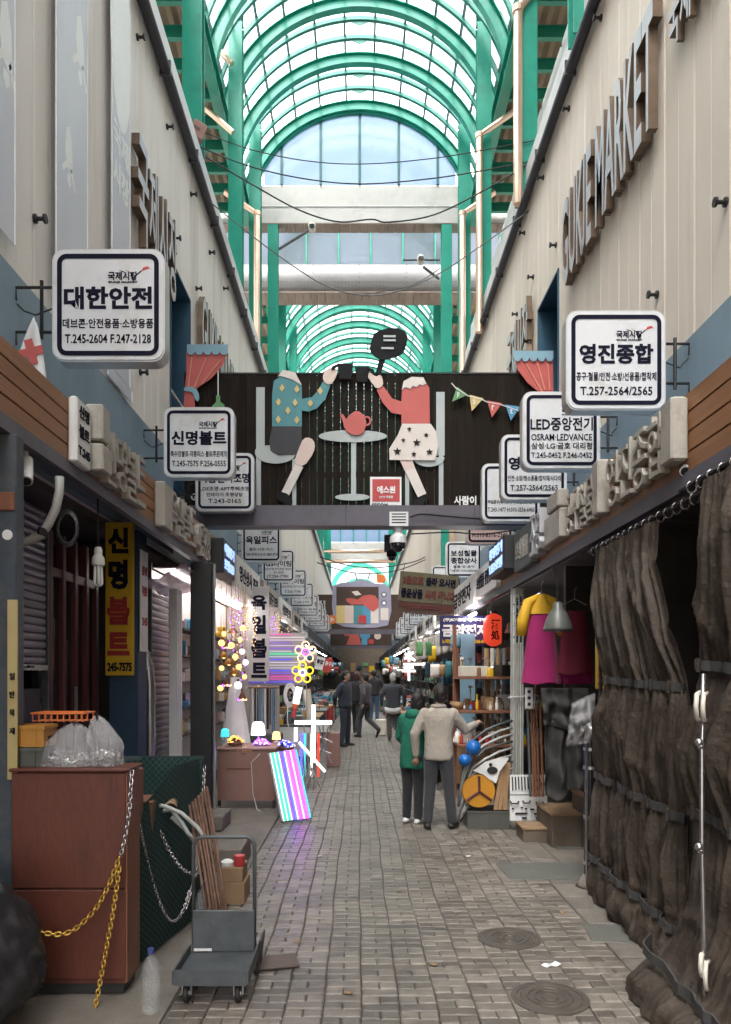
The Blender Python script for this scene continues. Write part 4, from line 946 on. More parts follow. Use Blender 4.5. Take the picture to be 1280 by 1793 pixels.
# ================================================================== far billboards
def far_board(Y, lab, px0, px1, z0=4.07, z1=5.9):
    t = thing('billboard', lab, 'billboard', (0, Y, z0)); MB().box(-2.45, 2.65, Y, Y + .05, z0, z1).build('panel', M['slatfar'], t); MB().box(-2.48, 2.68, Y - .1, Y + .1, z0 - .25, z0 - .005).build('beam', M['lilac'], t); return t
M['slatfar'] = mat('brown_board_far', (.045, .024, .016), (.06, .032, .022), 5, .6)
Y2 = 40.0; t = far_board(Y2, 'brown billboard with a grey television cutout far down the alley', 553, 720)
D = lambda n, p, m, l=0, sm=0: cut(t, n, p, M[m], Y2, lambda x, y: (540 + x / 5.818, 940 + y / 5.818), l, .012, sm)
tv = [(250, 500), (330, 470), (440, 460), (520, 430), (620, 450), (670, 475), (790, 480), (840, 540), (845, 760), (810, 900), (690, 925), (520, 930), (360, 915), (260, 870), (240, 700)]

M['palelilac'] = mat('print_lilac', (.27, .26, .36), (.31, .3, .4), 2, .5); D('television', [tv], 'palelilac', 1)
D('screen', [rc(285, 510, 715, 880)], 'slatfar', 2); D('colour_bar', [rc(285, 700, 370, 880)], 'yellowp', 3); D('colour_bar', [rc(370, 700, 460, 880)], 'skinprint', 3); D('colour_bar', [rc(460, 700, 550, 880)], 'teal', 3); D('colour_bar', [rc(550, 700, 635, 880)], 'bluep', 3); D('colour_bar', [rc(635, 700, 715, 880)], 'creamprint', 3)
D('figure', [[(380, 630), (440, 625), (500, 640), (560, 600), (620, 590), (680, 600), (715, 650), (715, 720), (660, 765), (620, 740), (560, 690), (440, 690), (390, 660)]], 'coral', 4); D('hat', [[(440, 560), (500, 550), (540, 590), (480, 600)]], 'creamprint', 4)
D('dial', [ell(770, 588, 26, 26)], 'charcoal', 2); D('dial_face', [ell(770, 588, 18, 18)], 'white', 3); D('dial', [ell(770, 675, 26, 26)], 'charcoal', 2); D('dial_face', [ell(770, 675, 18, 18)], 'white', 3); D('speaker', [rc(735, 725, 815, 850)], 'creamprint', 2)
D('play_button', [ell(242, 842, 46, 46)], 'orange', 3); D('play_mark', [[(225, 815), (270, 842), (225, 870)]], 'creamprint', 4); D('cat', [[(695, 400), (700, 360), (720, 385), (750, 385), (775, 395), (790, 430), (780, 470), (700, 470)]], 'orange', 2); D('red_notice', [rc(510, 800, 590, 880)], 'red', 5)
D('antenna', [[(470, 370), (480, 368), (500, 440), (490, 440)]], 'charcoal', 1); D('antenna', [[(620, 370), (630, 374), (610, 440), (600, 440)]], 'charcoal', 1); D('spanner', [[(95, 650), (140, 650), (125, 690), (130, 770), (105, 770), (110, 690)]], 'palegrey', 1); D('spanner', [[(150, 650), (175, 650), (170, 700), (180, 770), (150, 770), (160, 700)]], 'palegrey', 1)
Y3 = 63; t3 = far_board(Y3, 'brown billboard with a red coat cutout beyond the television board', 590, 680)
D3 = lambda n, p, m, l=0: cut(t3, n, p, M[m], Y3, lambda x, y: (540 + x / 5.818, 940 + y / 5.818), l, .02)
D3('coat', [[(420, 955), (500, 955), (540, 1100), (385, 1100), (420, 1010), (370, 1010), (362, 990)]], 'coral', 1); D3('shirt', [[(525, 955), (630, 955), (630, 1020), (600, 1045), (600, 1100), (540, 1100), (545, 1040), (520, 1010)]], 'bluep', 1); D3('flower', [ell(705, 1010, 35, 35)], 'skinprint', 1); D3('red_notice', [rc(615, 1045, 665, 1090)], 'red', 2)
# ================================================================== near shop on the banner side
def pbox(name, lab, cat, x0, x1, y0, y1, z0, z1, m, b=.008, group=None):
    o = MB().bbox(x0, x1, y0, y1, z0, z1, b).build(name, m, None, False, 0, ((x0 + x1) / 2, (y0 + y1) / 2, z0)); return tag(o, lab, cat, group)
po = thing('canopy_post', 'dark steel canopy post carrying the yellowed measuring strip', 'post', (-1.9, 4.1, 0))
M['post'] = mat('post_paint', (.035, .045, .06), (.05, .062, .08), 6, .5, dirt=(.09, .09, .09), dscale=5)
MB().bbox(-1.96, -1.855, 4.1, 4.2, 0, 3.02, .008).build('shaft', M['post'], po); MB().box(-1.99, -1.83, 4.06, 4.24, 0, .02).build('base_plate', M['steelmat'], po)
MB().bbox(-1.95, -1.86, 4.085, 4.098, 2.60, 2.70, .004).build('wood_tag', M['woodred'], po); MB().lathe([(.028, -.002), (.028, .002)], (-1.9, 4.095, 2.47), 14, 'Y').build('round_sticker', M['white'], po)
M['oldyellow'] = mat('aged_yellow', (.4, .31, .13), (.47, .37, .17), 4, .6, stretch=(1, 1, .5), dirt=(.34, .22, .04))
ms = thing('measuring_strip', 'narrow yellowed vertical board tied to the dark post', 'sign', P(22, 1365, 4.07))
flat(ms, 'board', 13, 1050, 30, 1365, 4.07, M['oldyellow'], .012)
for k, ch in enumerate(('일', '반', '목', '재')): ptext(ms, ch, 17, 1178 + k * 32, 26, 1190 + k * 32, 4.066, M['ink'], .02)
# roller shutter, half open
def shutter(lab, X, y0, y1, z0, z1, n):
    t = thing('roller_shutter', lab, 'shutter', (X, (y0 + y1) / 2, z0)); h = (z1 - z0) / n; first = None
    for k in range(n):
        z = z0 + k * h
        if first is None:
            pr = [(0, 0), (.012, .012), (.016, h * .5), (.012, h - .012), (0, h - .004)]; mb = MB()
            vs = [(X + a, y_, z + b) for y_ in (y0, y1) for a, b in pr]; m = len(pr)
            mb.add(vs, [(i, i + 1, m + i + 1, m + i) for i in range(m - 1)] + [tuple(range(m)), tuple(range(2 * m - 1, m - 1, -1)), (m - 1, 0, m, 2 * m - 1)]); first = mb.build('slat', M['shutter'], t)
        else: o = first.copy(); col_link(o); o.parent = t; o.location = (0, 0, k * h)
    MB().box(X - .01, X + .03, y0, y1, z0 - .05, z0 - .003).build('bottom_bar', M['steel'], t); MB().box(X + .031, X + .06, (y0 + y1) / 2 - .04, (y0 + y1) / 2 + .04, z0 - .03, z0 - .01).build('handle', M['black'], t)
    for q in (y0 - .04, y1): MB().box(X - .03, X + .03, q, q + .04, 0, 3.0).build('guide_rail', M['steelmat'], t)
shutter('half open grey roller shutter above the red-brown counter', -2.75, 5.86, 6.62, 1.8, 3.15, 20)
shutter('grey roller shutter lit lilac behind the black column', -2.42, 8.75, 9.7, .25, 2.85, 34)
pbox('cabinet', 'dark cabinet under the half open roller shutter', 'cabinet', -3.0, -2.75, 5.9, 6.55, 0, 1.6, M['black'])
# dark red door frames with glass and hung goods behind
dr = thing('shop_door', 'dark red framed shop door beside the yellow sign', 'door', (-2.75, 7.3, 0))
for y0 in (6.72, 7.02, 7.32, 7.62, 7.9): MB().bbox(-2.82, -2.74, y0, y0 + .075, 0, 3.0, .006).build('post', M['darkred'], dr)
MB().box(-2.81, -2.75, 6.72, 7.95, 2.6, 2.68).build('head_rail', M['darkred'], dr)
M['glass'] = mat('dark_glass', (.03, .03, .035), (.04, .04, .045), 2, .08, alpha=.35, spec=.8)
for y0 in (6.8, 7.1, 7.4, 7.7): MB().box(-2.785, -2.78, y0, y0 + .215, .1, 2.6).build('pane', M['glass'], dr)
MB().bbox(-2.73, -2.70, 7.26, 7.28, 1.0, 1.6, .005).build('handle', M['steel'], dr)
rr = random.Random(11)
for k, (yy, z, h, m) in enumerate(((6.82, 1.5, .5, 'steel'), (6.9, 1.1, .35, 'white'), (7.12, 1.75, .3, 'yellow'), (7.15, 1.35, .25, 'bluep'), (7.22, 2.0, .25, 'white'), (7.42, 1.5, .55, 'steel'), (7.5, 1.2, .3, 'coral'), (7.72, 1.6, .35, 'crate_y'))):
    tag(MB().bbox(-2.95, -2.88, yy, yy + .1, z, z + h, .01).build('boxed_tool', M[m], None, False, 0, (-2.9, yy, z)), 'packaged tool hanging behind the dark red door, %s' % ('tall steel one', 'white one', 'yellow one', 'blue one', 'upper white one', 'steel one by the handle', 'coral one', 'orange one')[k], 'package')
# blue column with white side strip, duct
bc = thing('blue_column', 'dark blue building column behind the yellow vertical sign', 'column', (-2.42, 7.9, 0))
MB().bbox(-2.57, -2.27, 7.76, 8.1, 0, 3.2, .012).build('shaft', M['navycol'] if 'navycol' in M else M['navy'], bc); MB().bbox(-2.59, -2.25, 7.74, 8.12, 0, .12, .01).build('plinth', M['concrete'], bc)
side_board(-1, 7.79, 8.06, 1.95, 3.0, 'narrow white board with small red print on the blue column flank', 'white', [('볼트너트', .7, .1, .3), ('특수볼트', .7, .1, .1), ('245', .7, .08, -.2)], th=.015, xe=-2.264, mi='redink')
dc = thing('exhaust_duct', 'silver ribbed exhaust duct bending down beside the blue column', 'duct', P(262, 1330, 8.55))
pts = [P(x, y, 8.55) for x, y in ((232, 1122), (243, 1130), (253, 1146), (259, 1170), (262, 1200), (262, 1260), (262, 1335))]
mb = MB(); mb.tube(pts, .062, 14); mb.build('pipe', M['steel'], dc, 'auto')
for k in range(7):
    a, b = pts[min(k // 2, 5)], pts[min(k // 2 + 1, 6)]; c = a.lerp(b, (k % 2) * .5); mb = MB(); d = (b - a).normalized(); mb.cone(c - d * .01, c + d * .01, .07, n=14); mb.build('rib', M['steel'], dc)
# hanging compact fluorescent lamp
Yc = 5.8; t = thing('hanging_lamp', 'unlit white spiral tube lamp hanging on a cord', 'lamp', P(172, 1025, Yc))
mb = MB(); mb.tube([P(171, 870, Yc), P(172, 958, Yc)], .006, 6); mb.build('cord', M['iron'], t)
q = P(172, 958, Yc); MB().lathe([(.022, 0), (.03, -.02), (.03, -.06), (.045, -.08), (.05, -.12), (.045, -.14)], q, 16).build('socket', M['cfl'], t, 'auto')
for k in range(4):
    a = k * math.pi / 2 + .4; ox, oy = .027 * math.cos(a), .027 * math.sin(a); mb = MB(); mb.tube([q + Vector((ox * .8, oy * .8, -.135)), q + Vector((ox, oy, -.28)), q + Vector((ox * .4, oy * .4, -.295))], .011, 8); mb.build('tube', M['cfl'], t, True)
# bullet camera and ducting hose under the canopy
def bullet(lab, p, d, m='white', s=1.0):
    t = thing('bullet_camera', lab, 'camera', p); d = Vector(d).normalized(); p = Vector(p); mb = MB(); mb.cone(p, p + d * .17 * s, .038 * s, .04 * s, 14); mb.build('housing', M[m], t, 'auto')
    mb = MB(); mb.cone(p + d * .171 * s, p + d * .176 * s, .03 * s, n=14); mb.build('lens', M['glossblack'], t); mb = MB(); mb.tube([p + d * .05 * s, p + d * .02 * s + Vector((0, 0, .07 * s)), p + Vector((0, 0, .14 * s))], .013 * s, 7); mb.build('arm', M[m], t)
    mb = MB(); mb.cone(p + Vector((0, 0, .13 * s)), p + Vector((0, 0, .15 * s)), .04 * s, n=12); mb.build('mount', M[m], t)
bullet('white bullet camera under the canopy above the shutter', P(46, 805, 4.45), (.1, -.25, -.45))
bullet('white bullet camera on the beam by the large channel letters', P(1205, 815, 4.4), (-.35, -.6, -.35), 'white', .8)
hz = thing('flexible_hose', 'pale flexible hose drooping under the canopy by the shutter', 'hose', P(85, 930, 4.75))
mb = MB(); mb.tube([P(x, y, 4.75) for x, y in ((104, 835), (104, 860), (98, 890), (86, 915), (74, 935), (55, 945), (30, 952))], .028, 10); mb.build('hose', M['hose'], hz, True); mb = MB(); mb.cone(P(77, 925, 4.75), P(73, 938, 4.75), .034, n=10); mb.build('clamp', M['black'], hz)
for k in range(4):
    mb = MB(); mb.tube([P(118 + (16 + k) * math.cos(a * math.pi / 8), 925 + (26 + 2 * k) * math.sin(a * math.pi / 8), 5.0 + .03 * k) for a in range(16)], .006, 5, True)
    if k == 0: wc = thing('cable_coil', 'loops of dark cable hanging behind the pale hose', 'cable', P(118, 950, 5.0))
    mb.build('loop', M['steelmat'], wc, True)
# ---- red-brown counter and what stands on it
ct = thing('counter', 'tall red-brown wooden counter cabinet draped with gold chain', 'counter', (-1.55, 4.16, 0))
MB().box(-1.85, -1.255, 4.075, 4.30, .06, 1.195).build('carcass', M['counter'], ct); MB().bbox(-1.86, -1.25, 4.055, 4.073, .09, .565, .004).build('lower_panel', M['counter'], ct); MB().bbox(-1.86, -1.25, 4.055, 4.073, .575, 1.19, .004).build('upper_panel', M['counter'], ct)
MB().bbox(-1.87, -1.235, 4.04, 4.32, 1.197, 1.215, .005).build('top', M['counter'], ct); MB().box(-1.83, -1.27, 4.09, 4.29, 0, .06).build('plinth', M['black'], ct); MB().box(-1.253, -1.243, 4.06, 4.29, .07, 1.19).build('side_trim', M['woodred'], ct)
def crate(name, lab, x0, x1, y0, y1, z0, z1, m):
    t = thing(name, lab, 'crate', ((x0 + x1) / 2, (y0 + y1) / 2, z0)); w = .006
    MB().box(x0, x1, y0, y0 + w, z0, z1).build('side', M[m], t); MB().box(x0, x1, y1 - w, y1, z0, z1).build('side', M[m], t); MB().box(x0, x0 + w, y0 + w, y1 - w, z0, z1).build('side', M[m], t); MB().box(x1 - w, x1, y0 + w, y1 - w, z0, z1).build('side', M[m], t); MB().box(x0 + w, x1 - w, y0 + w, y1 - w, z0 + .002, z0 + w).build('base', M[m], t)
    MB().box(x0 - .008, x1 + .008, y0 - .008, y0 - .001, z1 - .02, z1 - .003).build('rim', M[m], t); MB().box(x1 + .001, x1 + .008, y0, y1, z1 - .02, z1 - .003).build('rim', M[m], t)
    for k in range(3):
        x = x0 + (x1 - x0) * (k + .5) / 3; MB().box(x - .004, x + .004, y0 - .006, y0 - .0005, z0 + .005, z1 - .022).build('rib', M[m], t)
    MB().box(x1 + .001, x1 + .007, (y0 + y1) / 2 - .03, (y0 + y1) / 2 + .03, z0 + .04, z0 + .055).build('handle_slot', M['black'], t)
crate('plastic_crate', 'grey plastic crate under the yellow one on the counter', -1.97, -1.72, 4.12, 4.3, 1.217, 1.32, 'crate_g'); crate('plastic_crate', 'yellow plastic crate stacked on the grey one', -1.975, -1.715, 4.12, 4.3, 1.323, 1.44, 'crate_y')
bk = thing('wire_basket', 'orange mesh basket resting beside the yellow crate', 'basket', (-1.72, 4.4, 1.44))
for k in range(9): 
    mb = MB(); x = -1.86 + k * .035; mb.tube([(x, 4.32, 1.49), (x, 4.32, 1.45), (x, 4.5, 1.45), (x, 4.5, 1.49)], .004, 4); mb.build('wire', M['orange'], bk)
mb = MB(); mb.tube([(-1.87, 4.32, 1.495), (-1.57, 4.32, 1.495), (-1.57, 4.5, 1.495), (-1.87, 4.5, 1.495)], .006, 5, True); mb.build('rim', M['orange'], bk)
def blob(fn_r, c, nu=28, nv=18):
    def f(u, v):
        th = 2 * math.pi * u; ph = math.pi * v; d = Vector((math.sin(ph) * math.cos(th), math.sin(ph) * math.sin(th), math.cos(ph))); return Vector(c) + fn_r(d)
    return MB().grid(f, nu, nv, True)
def sack(lab, c, rx, ry, h, tip, seed):
    t = thing('plastic_bag', lab, 'bag', (c[0], c[1], c[2]))
    def f(u, v):
        th = 2 * math.pi * u; z = v; prof = (1.0 - .12 * z) if z < .55 else max(.12, (1 - (z - .55) / .45) ** .5 * .93); sq = 1.0 / max(abs(math.cos(th)), abs(math.sin(th))) ** .35
        cr = 1 + .20 * noise.noise((3 * math.cos(th), 3 * math.sin(th), z * 3 + seed)) + .09 * noise.noise((9 * math.cos(th), 9 * math.sin(th), z * 9 + seed))
        return (c[0] + tip[0] * max(0, z - .45) * 1.6 + rx * prof * cr * sq * math.cos(th), c[1] + ry * prof * cr * sq * math.sin(th), c[2] + .003 + h * z * (1 + .06 * math.sin(3 * th + seed)))
    MB().grid(f, 40, 22, True).build('film', M['plastic'], t, 'auto')
    r_ = random.Random(seed); mb = MB()
    for k in range(260):
        a = r_.random() * 6.28; q = r_.random() ** .5 * .78; z = c[2] + .012 + r_.random() * h * .32 * (1 - q * .5); p = Vector((c[0] + rx * q * math.cos(a), c[1] + ry * q * math.sin(a), z)); d = Vector((r_.uniform(-1, 1), r_.uniform(-1, 1), r_.uniform(-.5, .5))).normalized() * .016
        mb.cone(p - d, p + d, .004, .003, 5); mb.cone(p + d, p + d * 1.25, .007, .007, 5)
    o = mb.build('bolts', M['steel'], t); o['kind'] = 'stuff'
sack('clear plastic bag of bolts on the counter, bigger and rounder', (-1.60, 4.18, 1.216), .135, .1, .22, (.04, 0), 5); sack('clear plastic bag of bolts with a pointed top beside the bigger one', (-1.40, 4.18, 1.216), .095, .09, .26, (-.05, 0), 9)
pbox('wooden_crate', 'maroon wooden box behind the counter edge', 'box', -1.75, -1.325, 4.36, 4.66, .58, 1.15, M['darkcrate'] if 'darkcrate' in M else M['woodred']); pbox('wooden_crate', 'smaller maroon wooden box beneath the stacked pipes', 'box', -1.7, -1.29, 4.72, 4.98, .55, .93, M['woodred']); pbox('support_box', 'dark box carrying the maroon boxes behind the counter', 'box', -1.75, -1.40, 4.34, 5.1, 0, .545, M['black'])
# ---- netted rack
nr = thing('net_rack', 'low rack draped in dark green netting beside the counter', 'rack', (-1.5, 5.0, 0))
for x, y_ in ((-1.17, 5.58), (-1.9, 5.58)): MB().bbox(x - .02, x + .02, y_ - .02, y_ + .02, 0, 1.1, .004).build('post', M['black'], nr)
MB().bbox(-1.92, -1.15, 5.56, 5.6, 1.085, 1.115, .004).build('top_rail', M['steelmat'], nr)
def side_s(u, v):
    y_ = 4.31 + 1.27 * u; zt = .78 + .31 * min(1, u * 1.5); z = zt * (1 - v); b = .06 * math.sin(v * 3.0) + .03 * noise.noise((y_ * 3, z * 3, 1)); return Vector((-1.37 + .215 * u + b * (.3 + .4 * u) + .05 * v, y_, z + .01))
def back_s(u, v):
    x = -1.9 + .75 * u; z = 1.12 - .5 * v; return Vector((x, 5.545 - .05 * math.sin(v * 2) + .03 * noise.noise((x * 4, z * 4, 2)), z))
MB().grid(lambda u, v: side_s(u, v) - Vector((.014, 0, 0)), 24, 18).build('cloth', M['netcloth'], nr, True); MB().grid(lambda u, v: back_s(u, v) + Vector((0, .014, 0)), 16, 10).build('cloth', M['netcloth'], nr, True)
def netting(S, w, h, sp, nrm, name='netting'):
    mb = MB(); n = int((w + h) / sp)
    for dirn in (1, -1):
        for k in range(n):
            a0 = k * sp; pts = []
            for q in range(0, 60):
                b = q / 59 * h; a = a0 - b if dirn > 0 else a0 - h + b
                if 0 <= a <= w: pts.append(S(a / w, b / h))
            if len(pts) > 2:
                pts = pts[::3] + [pts[-1]]; vs = []
                for i, p in enumerate(pts):
                    d = (pts[min(i + 1, len(pts) - 1)] - pts[max(i - 1, 0)]).normalized(); s_ = d.cross(Vector(nrm)).normalized() * .0019; o_ = Vector(nrm) * (.004 * noise.noise(p * 20)); vs += [p + s_ + o_, p - s_ + o_]
                mb.add(vs, [(2 * i, 2 * i + 1, 2 * i + 3, 2 * i + 2) for i in range(len(pts) - 1)])
    o = mb.build(name, M['net'], nr); o['kind'] = 'stuff'
netting(side_s, 1.27, 1.0, .046, (1, 0, 0)); netting(back_s, .75, .5, .046, (0, -1, 0))
# ---- chains
def chain(lab, pts, m, ln=.034, r=.0042, group=None):
    pts = [Vector(p) for p in pts]; t = thing('chain', lab, 'chain', pts[0], group); dense = []
    for i in range(len(pts) - 1):
        p0 = pts[max(i - 1, 0)]; p1 = pts[i]; p2 = pts[i + 1]; p3 = pts[min(i + 2, len(pts) - 1)]
        for q in range(12):
            u = q / 12; dense.append(.5 * ((2 * p1) + (p2 - p0) * u + (2 * p0 - 5 * p1 + 4 * p2 - p3) * u * u + (3 * p1 - p0 - 3 * p2 + p3) * u ** 3))
    dense.append(pts[-1]); pos = [dense[0]]; acc = 0; st = ln * .72
    for a, b in zip(dense[:-1], dense[1:]):
        L_ = (b - a).length
        while acc + L_ >= st and L_ > 1e-9:
            a = a.lerp(b, (st - acc) / L_); L_ = (b - a).length; acc = 0; pos.append(a.copy())
        acc += L_
    mb = MB(); base = None
    w = ln * .34
    loop = [(math.cos(R(a)) * w * .9, (ln * .22 if math.sin(R(a)) > 0 else -ln * .22) + math.sin(R(a)) * w * .8) for a in range(0, 360, 36)]
    mb.tube([(x, 0, z) for x, z in loop], r, 5, True); me = None
    for i in range(len(pos) - 1):
        d = (pos[i + 1] - pos[i]).normalized(); c = (pos[i] + pos[i + 1]) / 2; q = d.to_track_quat('Z', 'Y').to_matrix().to_4x4() @ Matrix.Rotation(R(90 * (i % 2) + 25), 4, 'Z')
        if base is None: b_ = MB(); b_.v = list(mb.v); b_.f = mb.f; b_.mi = mb.mi; base = MB().add(mb.v, mb.f).build('link', M[m], None, True); o = base; o.parent = t
        else: o = base.copy(); col_link(o); o.parent = t
        o.matrix_local = Matrix.Translation(c - t.location) @ q
    return t
chain('steel chain hanging down the counter corner', [P(231, 1350, 4.03), P(229, 1380, 4.0), P(226, 1420, 3.99), P(220, 1460, 3.99), P(211, 1500, 3.99)], 'chain')
chain('gold chain drooping across the counter front', [P(210, 1500, 3.99), P(190, 1550, 3.97), P(165, 1594, 3.96), P(122, 1632, 3.94), P(76, 1633, 3.92), P(45, 1614, 3.9), P(20, 1600, 3.88)], 'gold')
chain('gold chain hanging straight down the counter front', [P(209, 1510, 3.985), P(206, 1540, 3.98), P(198, 1597, 3.97), P(188, 1650, 3.96), P(176, 1715, 3.95), P(158, 1805, 3.9)], 'gold')
chain('thin dark chain looping along the green netting', [P(236, 1380, 4.4), P(244, 1440, 4.5), P(256, 1500, 4.6), P(276, 1570, 4.7), P(298, 1612, 4.8), P(318, 1600, 4.9), P(332, 1560, 5.0)], 'chain', .03, .0032)
chain('bright steel chain hanging from the net rack corner post', [P(358, 1342, 5.5), P(354, 1412, 5.4), P(347, 1474, 5.25), P(341, 1534, 5.1), P(324, 1594, 4.9)], 'chain', .034, .004)
chain('short steel chain slung across the netting to the trolley', [P(281, 1455, 4.75), P(297, 1490, 4.8), P(318, 1520, 4.85), P(340, 1530, 4.9), P(362, 1515, 4.9), P(374, 1488, 4.9)], 'chain', .034, .004)
# ---- platform trolley
tr = thing('platform_trolley', 'small grey platform trolley with black wheels', 'trolley', (-.77, 4.1, 0))
x0, x1 = -.955, -.585
MB().bbox(x0, x1, 3.92, 4.3, .125, .15, .005).build('platform', M['steelmat'], tr); MB().box(x0, x1, 3.905, 3.918, .115, .195).build('front_lip', M['steelmat'], tr)
for xx in (x0 - .012, x1 + .002): MB().box(xx, xx + .01, 3.905, 4.3, .12, .19).build('side_lip', M['steelmat'], tr)
MB().bbox(x0 + .01, x1 - .01, 4.285, 4.3, .152, .385, .003).build('back_plate', M['steelplate'] if 'steelplate' in M else M['steelmat'], tr); MB().box(x0 + .02, x0 + .12, 4.279, 4.284, .158, .172).build('label_strip', M['white'], tr)
mb = MB(); pts = [(x0 + .012, 4.31, .15), (x0 + .012, 4.31, .75), (x0 + .03, 4.31, .785), (x0 + .06, 4.31, .795), (x1 - .06, 4.31, .795), (x1 - .03, 4.31, .785), (x1 - .012, 4.31, .75), (x1 - .012, 4.31, .15)]; mb.tube(pts, .011, 8); mb.build('handle', M['steelmat'], tr, True)
for xx in (x0 + .05, x1 - .05):
    for yy in (3.98, 4.24):
        w = MB().lathe([(.022, -.012), (.046, -.014), (.052, -.006), (.052, .006), (.046, .014), (.022, .012)], (xx, yy, .052), 20, 'X').build('wheel', M['rubber'], tr, 'auto')
        MB().lathe([(.02, -.0155), (.022, 0), (.02, .0155)], (xx, yy, .052), 14, 'X').build('hub', M['steel'], w)
        f_ = MB(); f_.box(xx - .026, xx - .02, yy - .014, yy + .014, .045, .115); f_.box(xx + .02, xx + .026, yy - .014, yy + .014, .045, .115); f_.box(xx - .026, xx + .026, yy - .02, yy + .02, .1155, .1245); f_.build('fork', M['steel'], w)
# ---- bottles, rods, hoses, cartons
def bottle(lab, X, Y, z=0, s=1.0):
    t = thing('water_bottle', lab, 'bottle', (X, Y, z)); pr = [(.03, .0), (.044, .004), (.046, .02)]
    for k in range(9): pr += [(.046, .03 + k * .02), (.043, .04 + k * .02)]
    pr += [(.046, .215), (.044, .235), (.03, .27), (.016, .29), (.014, .305)]
    MB().lathe([(r * s, h * s) for r, h in pr], (X, Y, z), 20).build('body', M['pet'], t, True); MB().lathe([(.017 * s, .3 * s), (.017 * s, .325 * s)], (X, Y, z), 14).build('cap', M['bluecap'], t)
M['bluecap'] = mat('blue_cap', (.05, .06, .2), (.06, .07, .24), 3, .4)
bottle('clear water bottle with blue cap at the foot of the netting', XX(264, 3.86), 3.86, 0, 1.0); bottle('clear water bottle standing behind the trolley plate', XX(357, 4.75), 4.75, .0, 1.3)
rb = thing('rod_bundle', 'bundle of rusty rods leaning against the net rack', 'rods', P(390, 1600, 4.5))
for k in range(7):
    mb = MB(); a = Vector((XX(372 + k * 6, 4.5), 4.48 + .01 * (k % 3), .12 + .02 * (k % 2))); b = Vector((XX(333 + k * 5, 5.0), 4.98 + .012 * (k % 2), .86 + .02 * k)); mb.tube([a, a.lerp(b, .5) + Vector((.004 * (k % 3), 0, 0)), b], .009 + .002 * (k % 2), 7); mb.build('rod', M['rust'], rb, True)
for i, pl in enumerate((((262, 1408), (290, 1412), (318, 1424), (345, 1448), (368, 1482)), ((268, 1422), (300, 1418), (318, 1440), (330, 1460), (352, 1475)), ((300, 1430), (322, 1450), (346, 1480), (348, 1510)))):
    mb = MB(); mb.tube([P(x, y_, 4.85 + .04 * i) for x, y_ in pl], .014, 8); tag(mb.build('hose_piece', M['hose'], None, True, 0, P(*pl[0], 4.85)), ('upper pale hose arching over the rusty rods', 'middle pale hose under the arching one', 'short pale hose hanging beside the rods')[i], 'hose')
mb = MB(); mb.grid(lambda u, v: P(258 + 52 * u, 1400 + 16 * v - 10 * math.sin(u * 3), 4.9 + .25 * (1 - v)) + Vector((0, 0, .015 * math.sin(u * 9))), 12, 5); tag(mb.build('sacking', M['card'], None, True, .006, P(285, 1410, 4.9)), 'piece of brown sacking under the pale hoses', 'cloth')
pbox('carton', 'lower cardboard carton behind the trolley', 'carton', -1.05, -.86, 5.66, 5.95, 0, .16, M['card'], .003); pbox('carton', 'upper cardboard carton stacked behind the trolley', 'carton', -1.04, -.875, 5.67, 5.92, .162, .27, M['card'], .003)
rd = MB().lathe([(.04, 0), (.042, .004), (.042, .075), (.038, .08)], (-.91, 5.74, .272), 16).build('red_tin', M['red'], None, 'auto', 0, (-.91, 5.74, .272)); tag(rd, 'red tin on the upper cardboard carton', 'tin'); rd = MB().lathe([(.045, 0), (.05, .03), (.03, .045)], (-1.0, 5.74, .272), 16).build('white_cup', M['white'], None, 'auto', 0, (-1.0, 5.74, .272)); tag(rd, 'white cup on the upper cardboard carton', 'cup')
pbox('stone_step', 'grey stone step between the cartons and the black column', 'step', -1.5, -1.03, 6.6, 7.2, 0, .2, M['concrete'], .012); pbox('stone_step', 'small stone block at the foot of the black column', 'step', -1.75, -1.5, 8.3, 8.85, 0, .16, M['concrete'], .012)
M['stepside2'] = mat('dark_board', (.09, .065, .055), (.12, .088, .075), 5, .7)
fp = thing('floor_panel', 'dark folded board lying on the bricks beside the trolley', 'board', (-.5, 4.5, 0)); MB(Matrix.Translation((-.5, 4.5, .012)) @ Matrix.Rotation(.25, 4, 'Z')).box(-.14, .13, -.1, .1, 0, .008).build('sheet', M['stepside2'], fp)
MB(Matrix.Translation((-.585, 4.42, 0)) @ Matrix.Rotation(.12, 4, 'Y')).box(-.012, .0, -.1, .1, .0, .2).build('flap', M['black'], fp)
# black vinyl heap in the corner
def heapf(d):
    r = 1 + .20 * noise.noise(d * 1.5) + .06 * (1 - abs(noise.noise(Vector((d.x * 4.5 + d.z * 1.5, d.y * 4.5, d.z * 1.4))))) ** 5 + .02 * noise.noise(d * 9); w_ = 1.12 - .25 * d.z; return Vector((.43 * d.x * r * w_, .3 * d.y * r * w_, max(-.42, .36 * d.z * r)))
hp = blob(heapf, (-1.98, 3.62, .42), 90, 60).build('black_vinyl_heap', M['vinyl'] if 'vinyl' in M else M['black'], None, True, 0, (-1.98, 3.62, 0)); tag(hp, 'black vinyl covered heap at the lower corner by the counter', 'bundle')
M['vinyl'] = mat('black_vinyl', (.014, .014, .016), (.024, .023, .024), 5, .42, bump=.5, bscale=14); hp.data.materials[0] = M['vinyl']
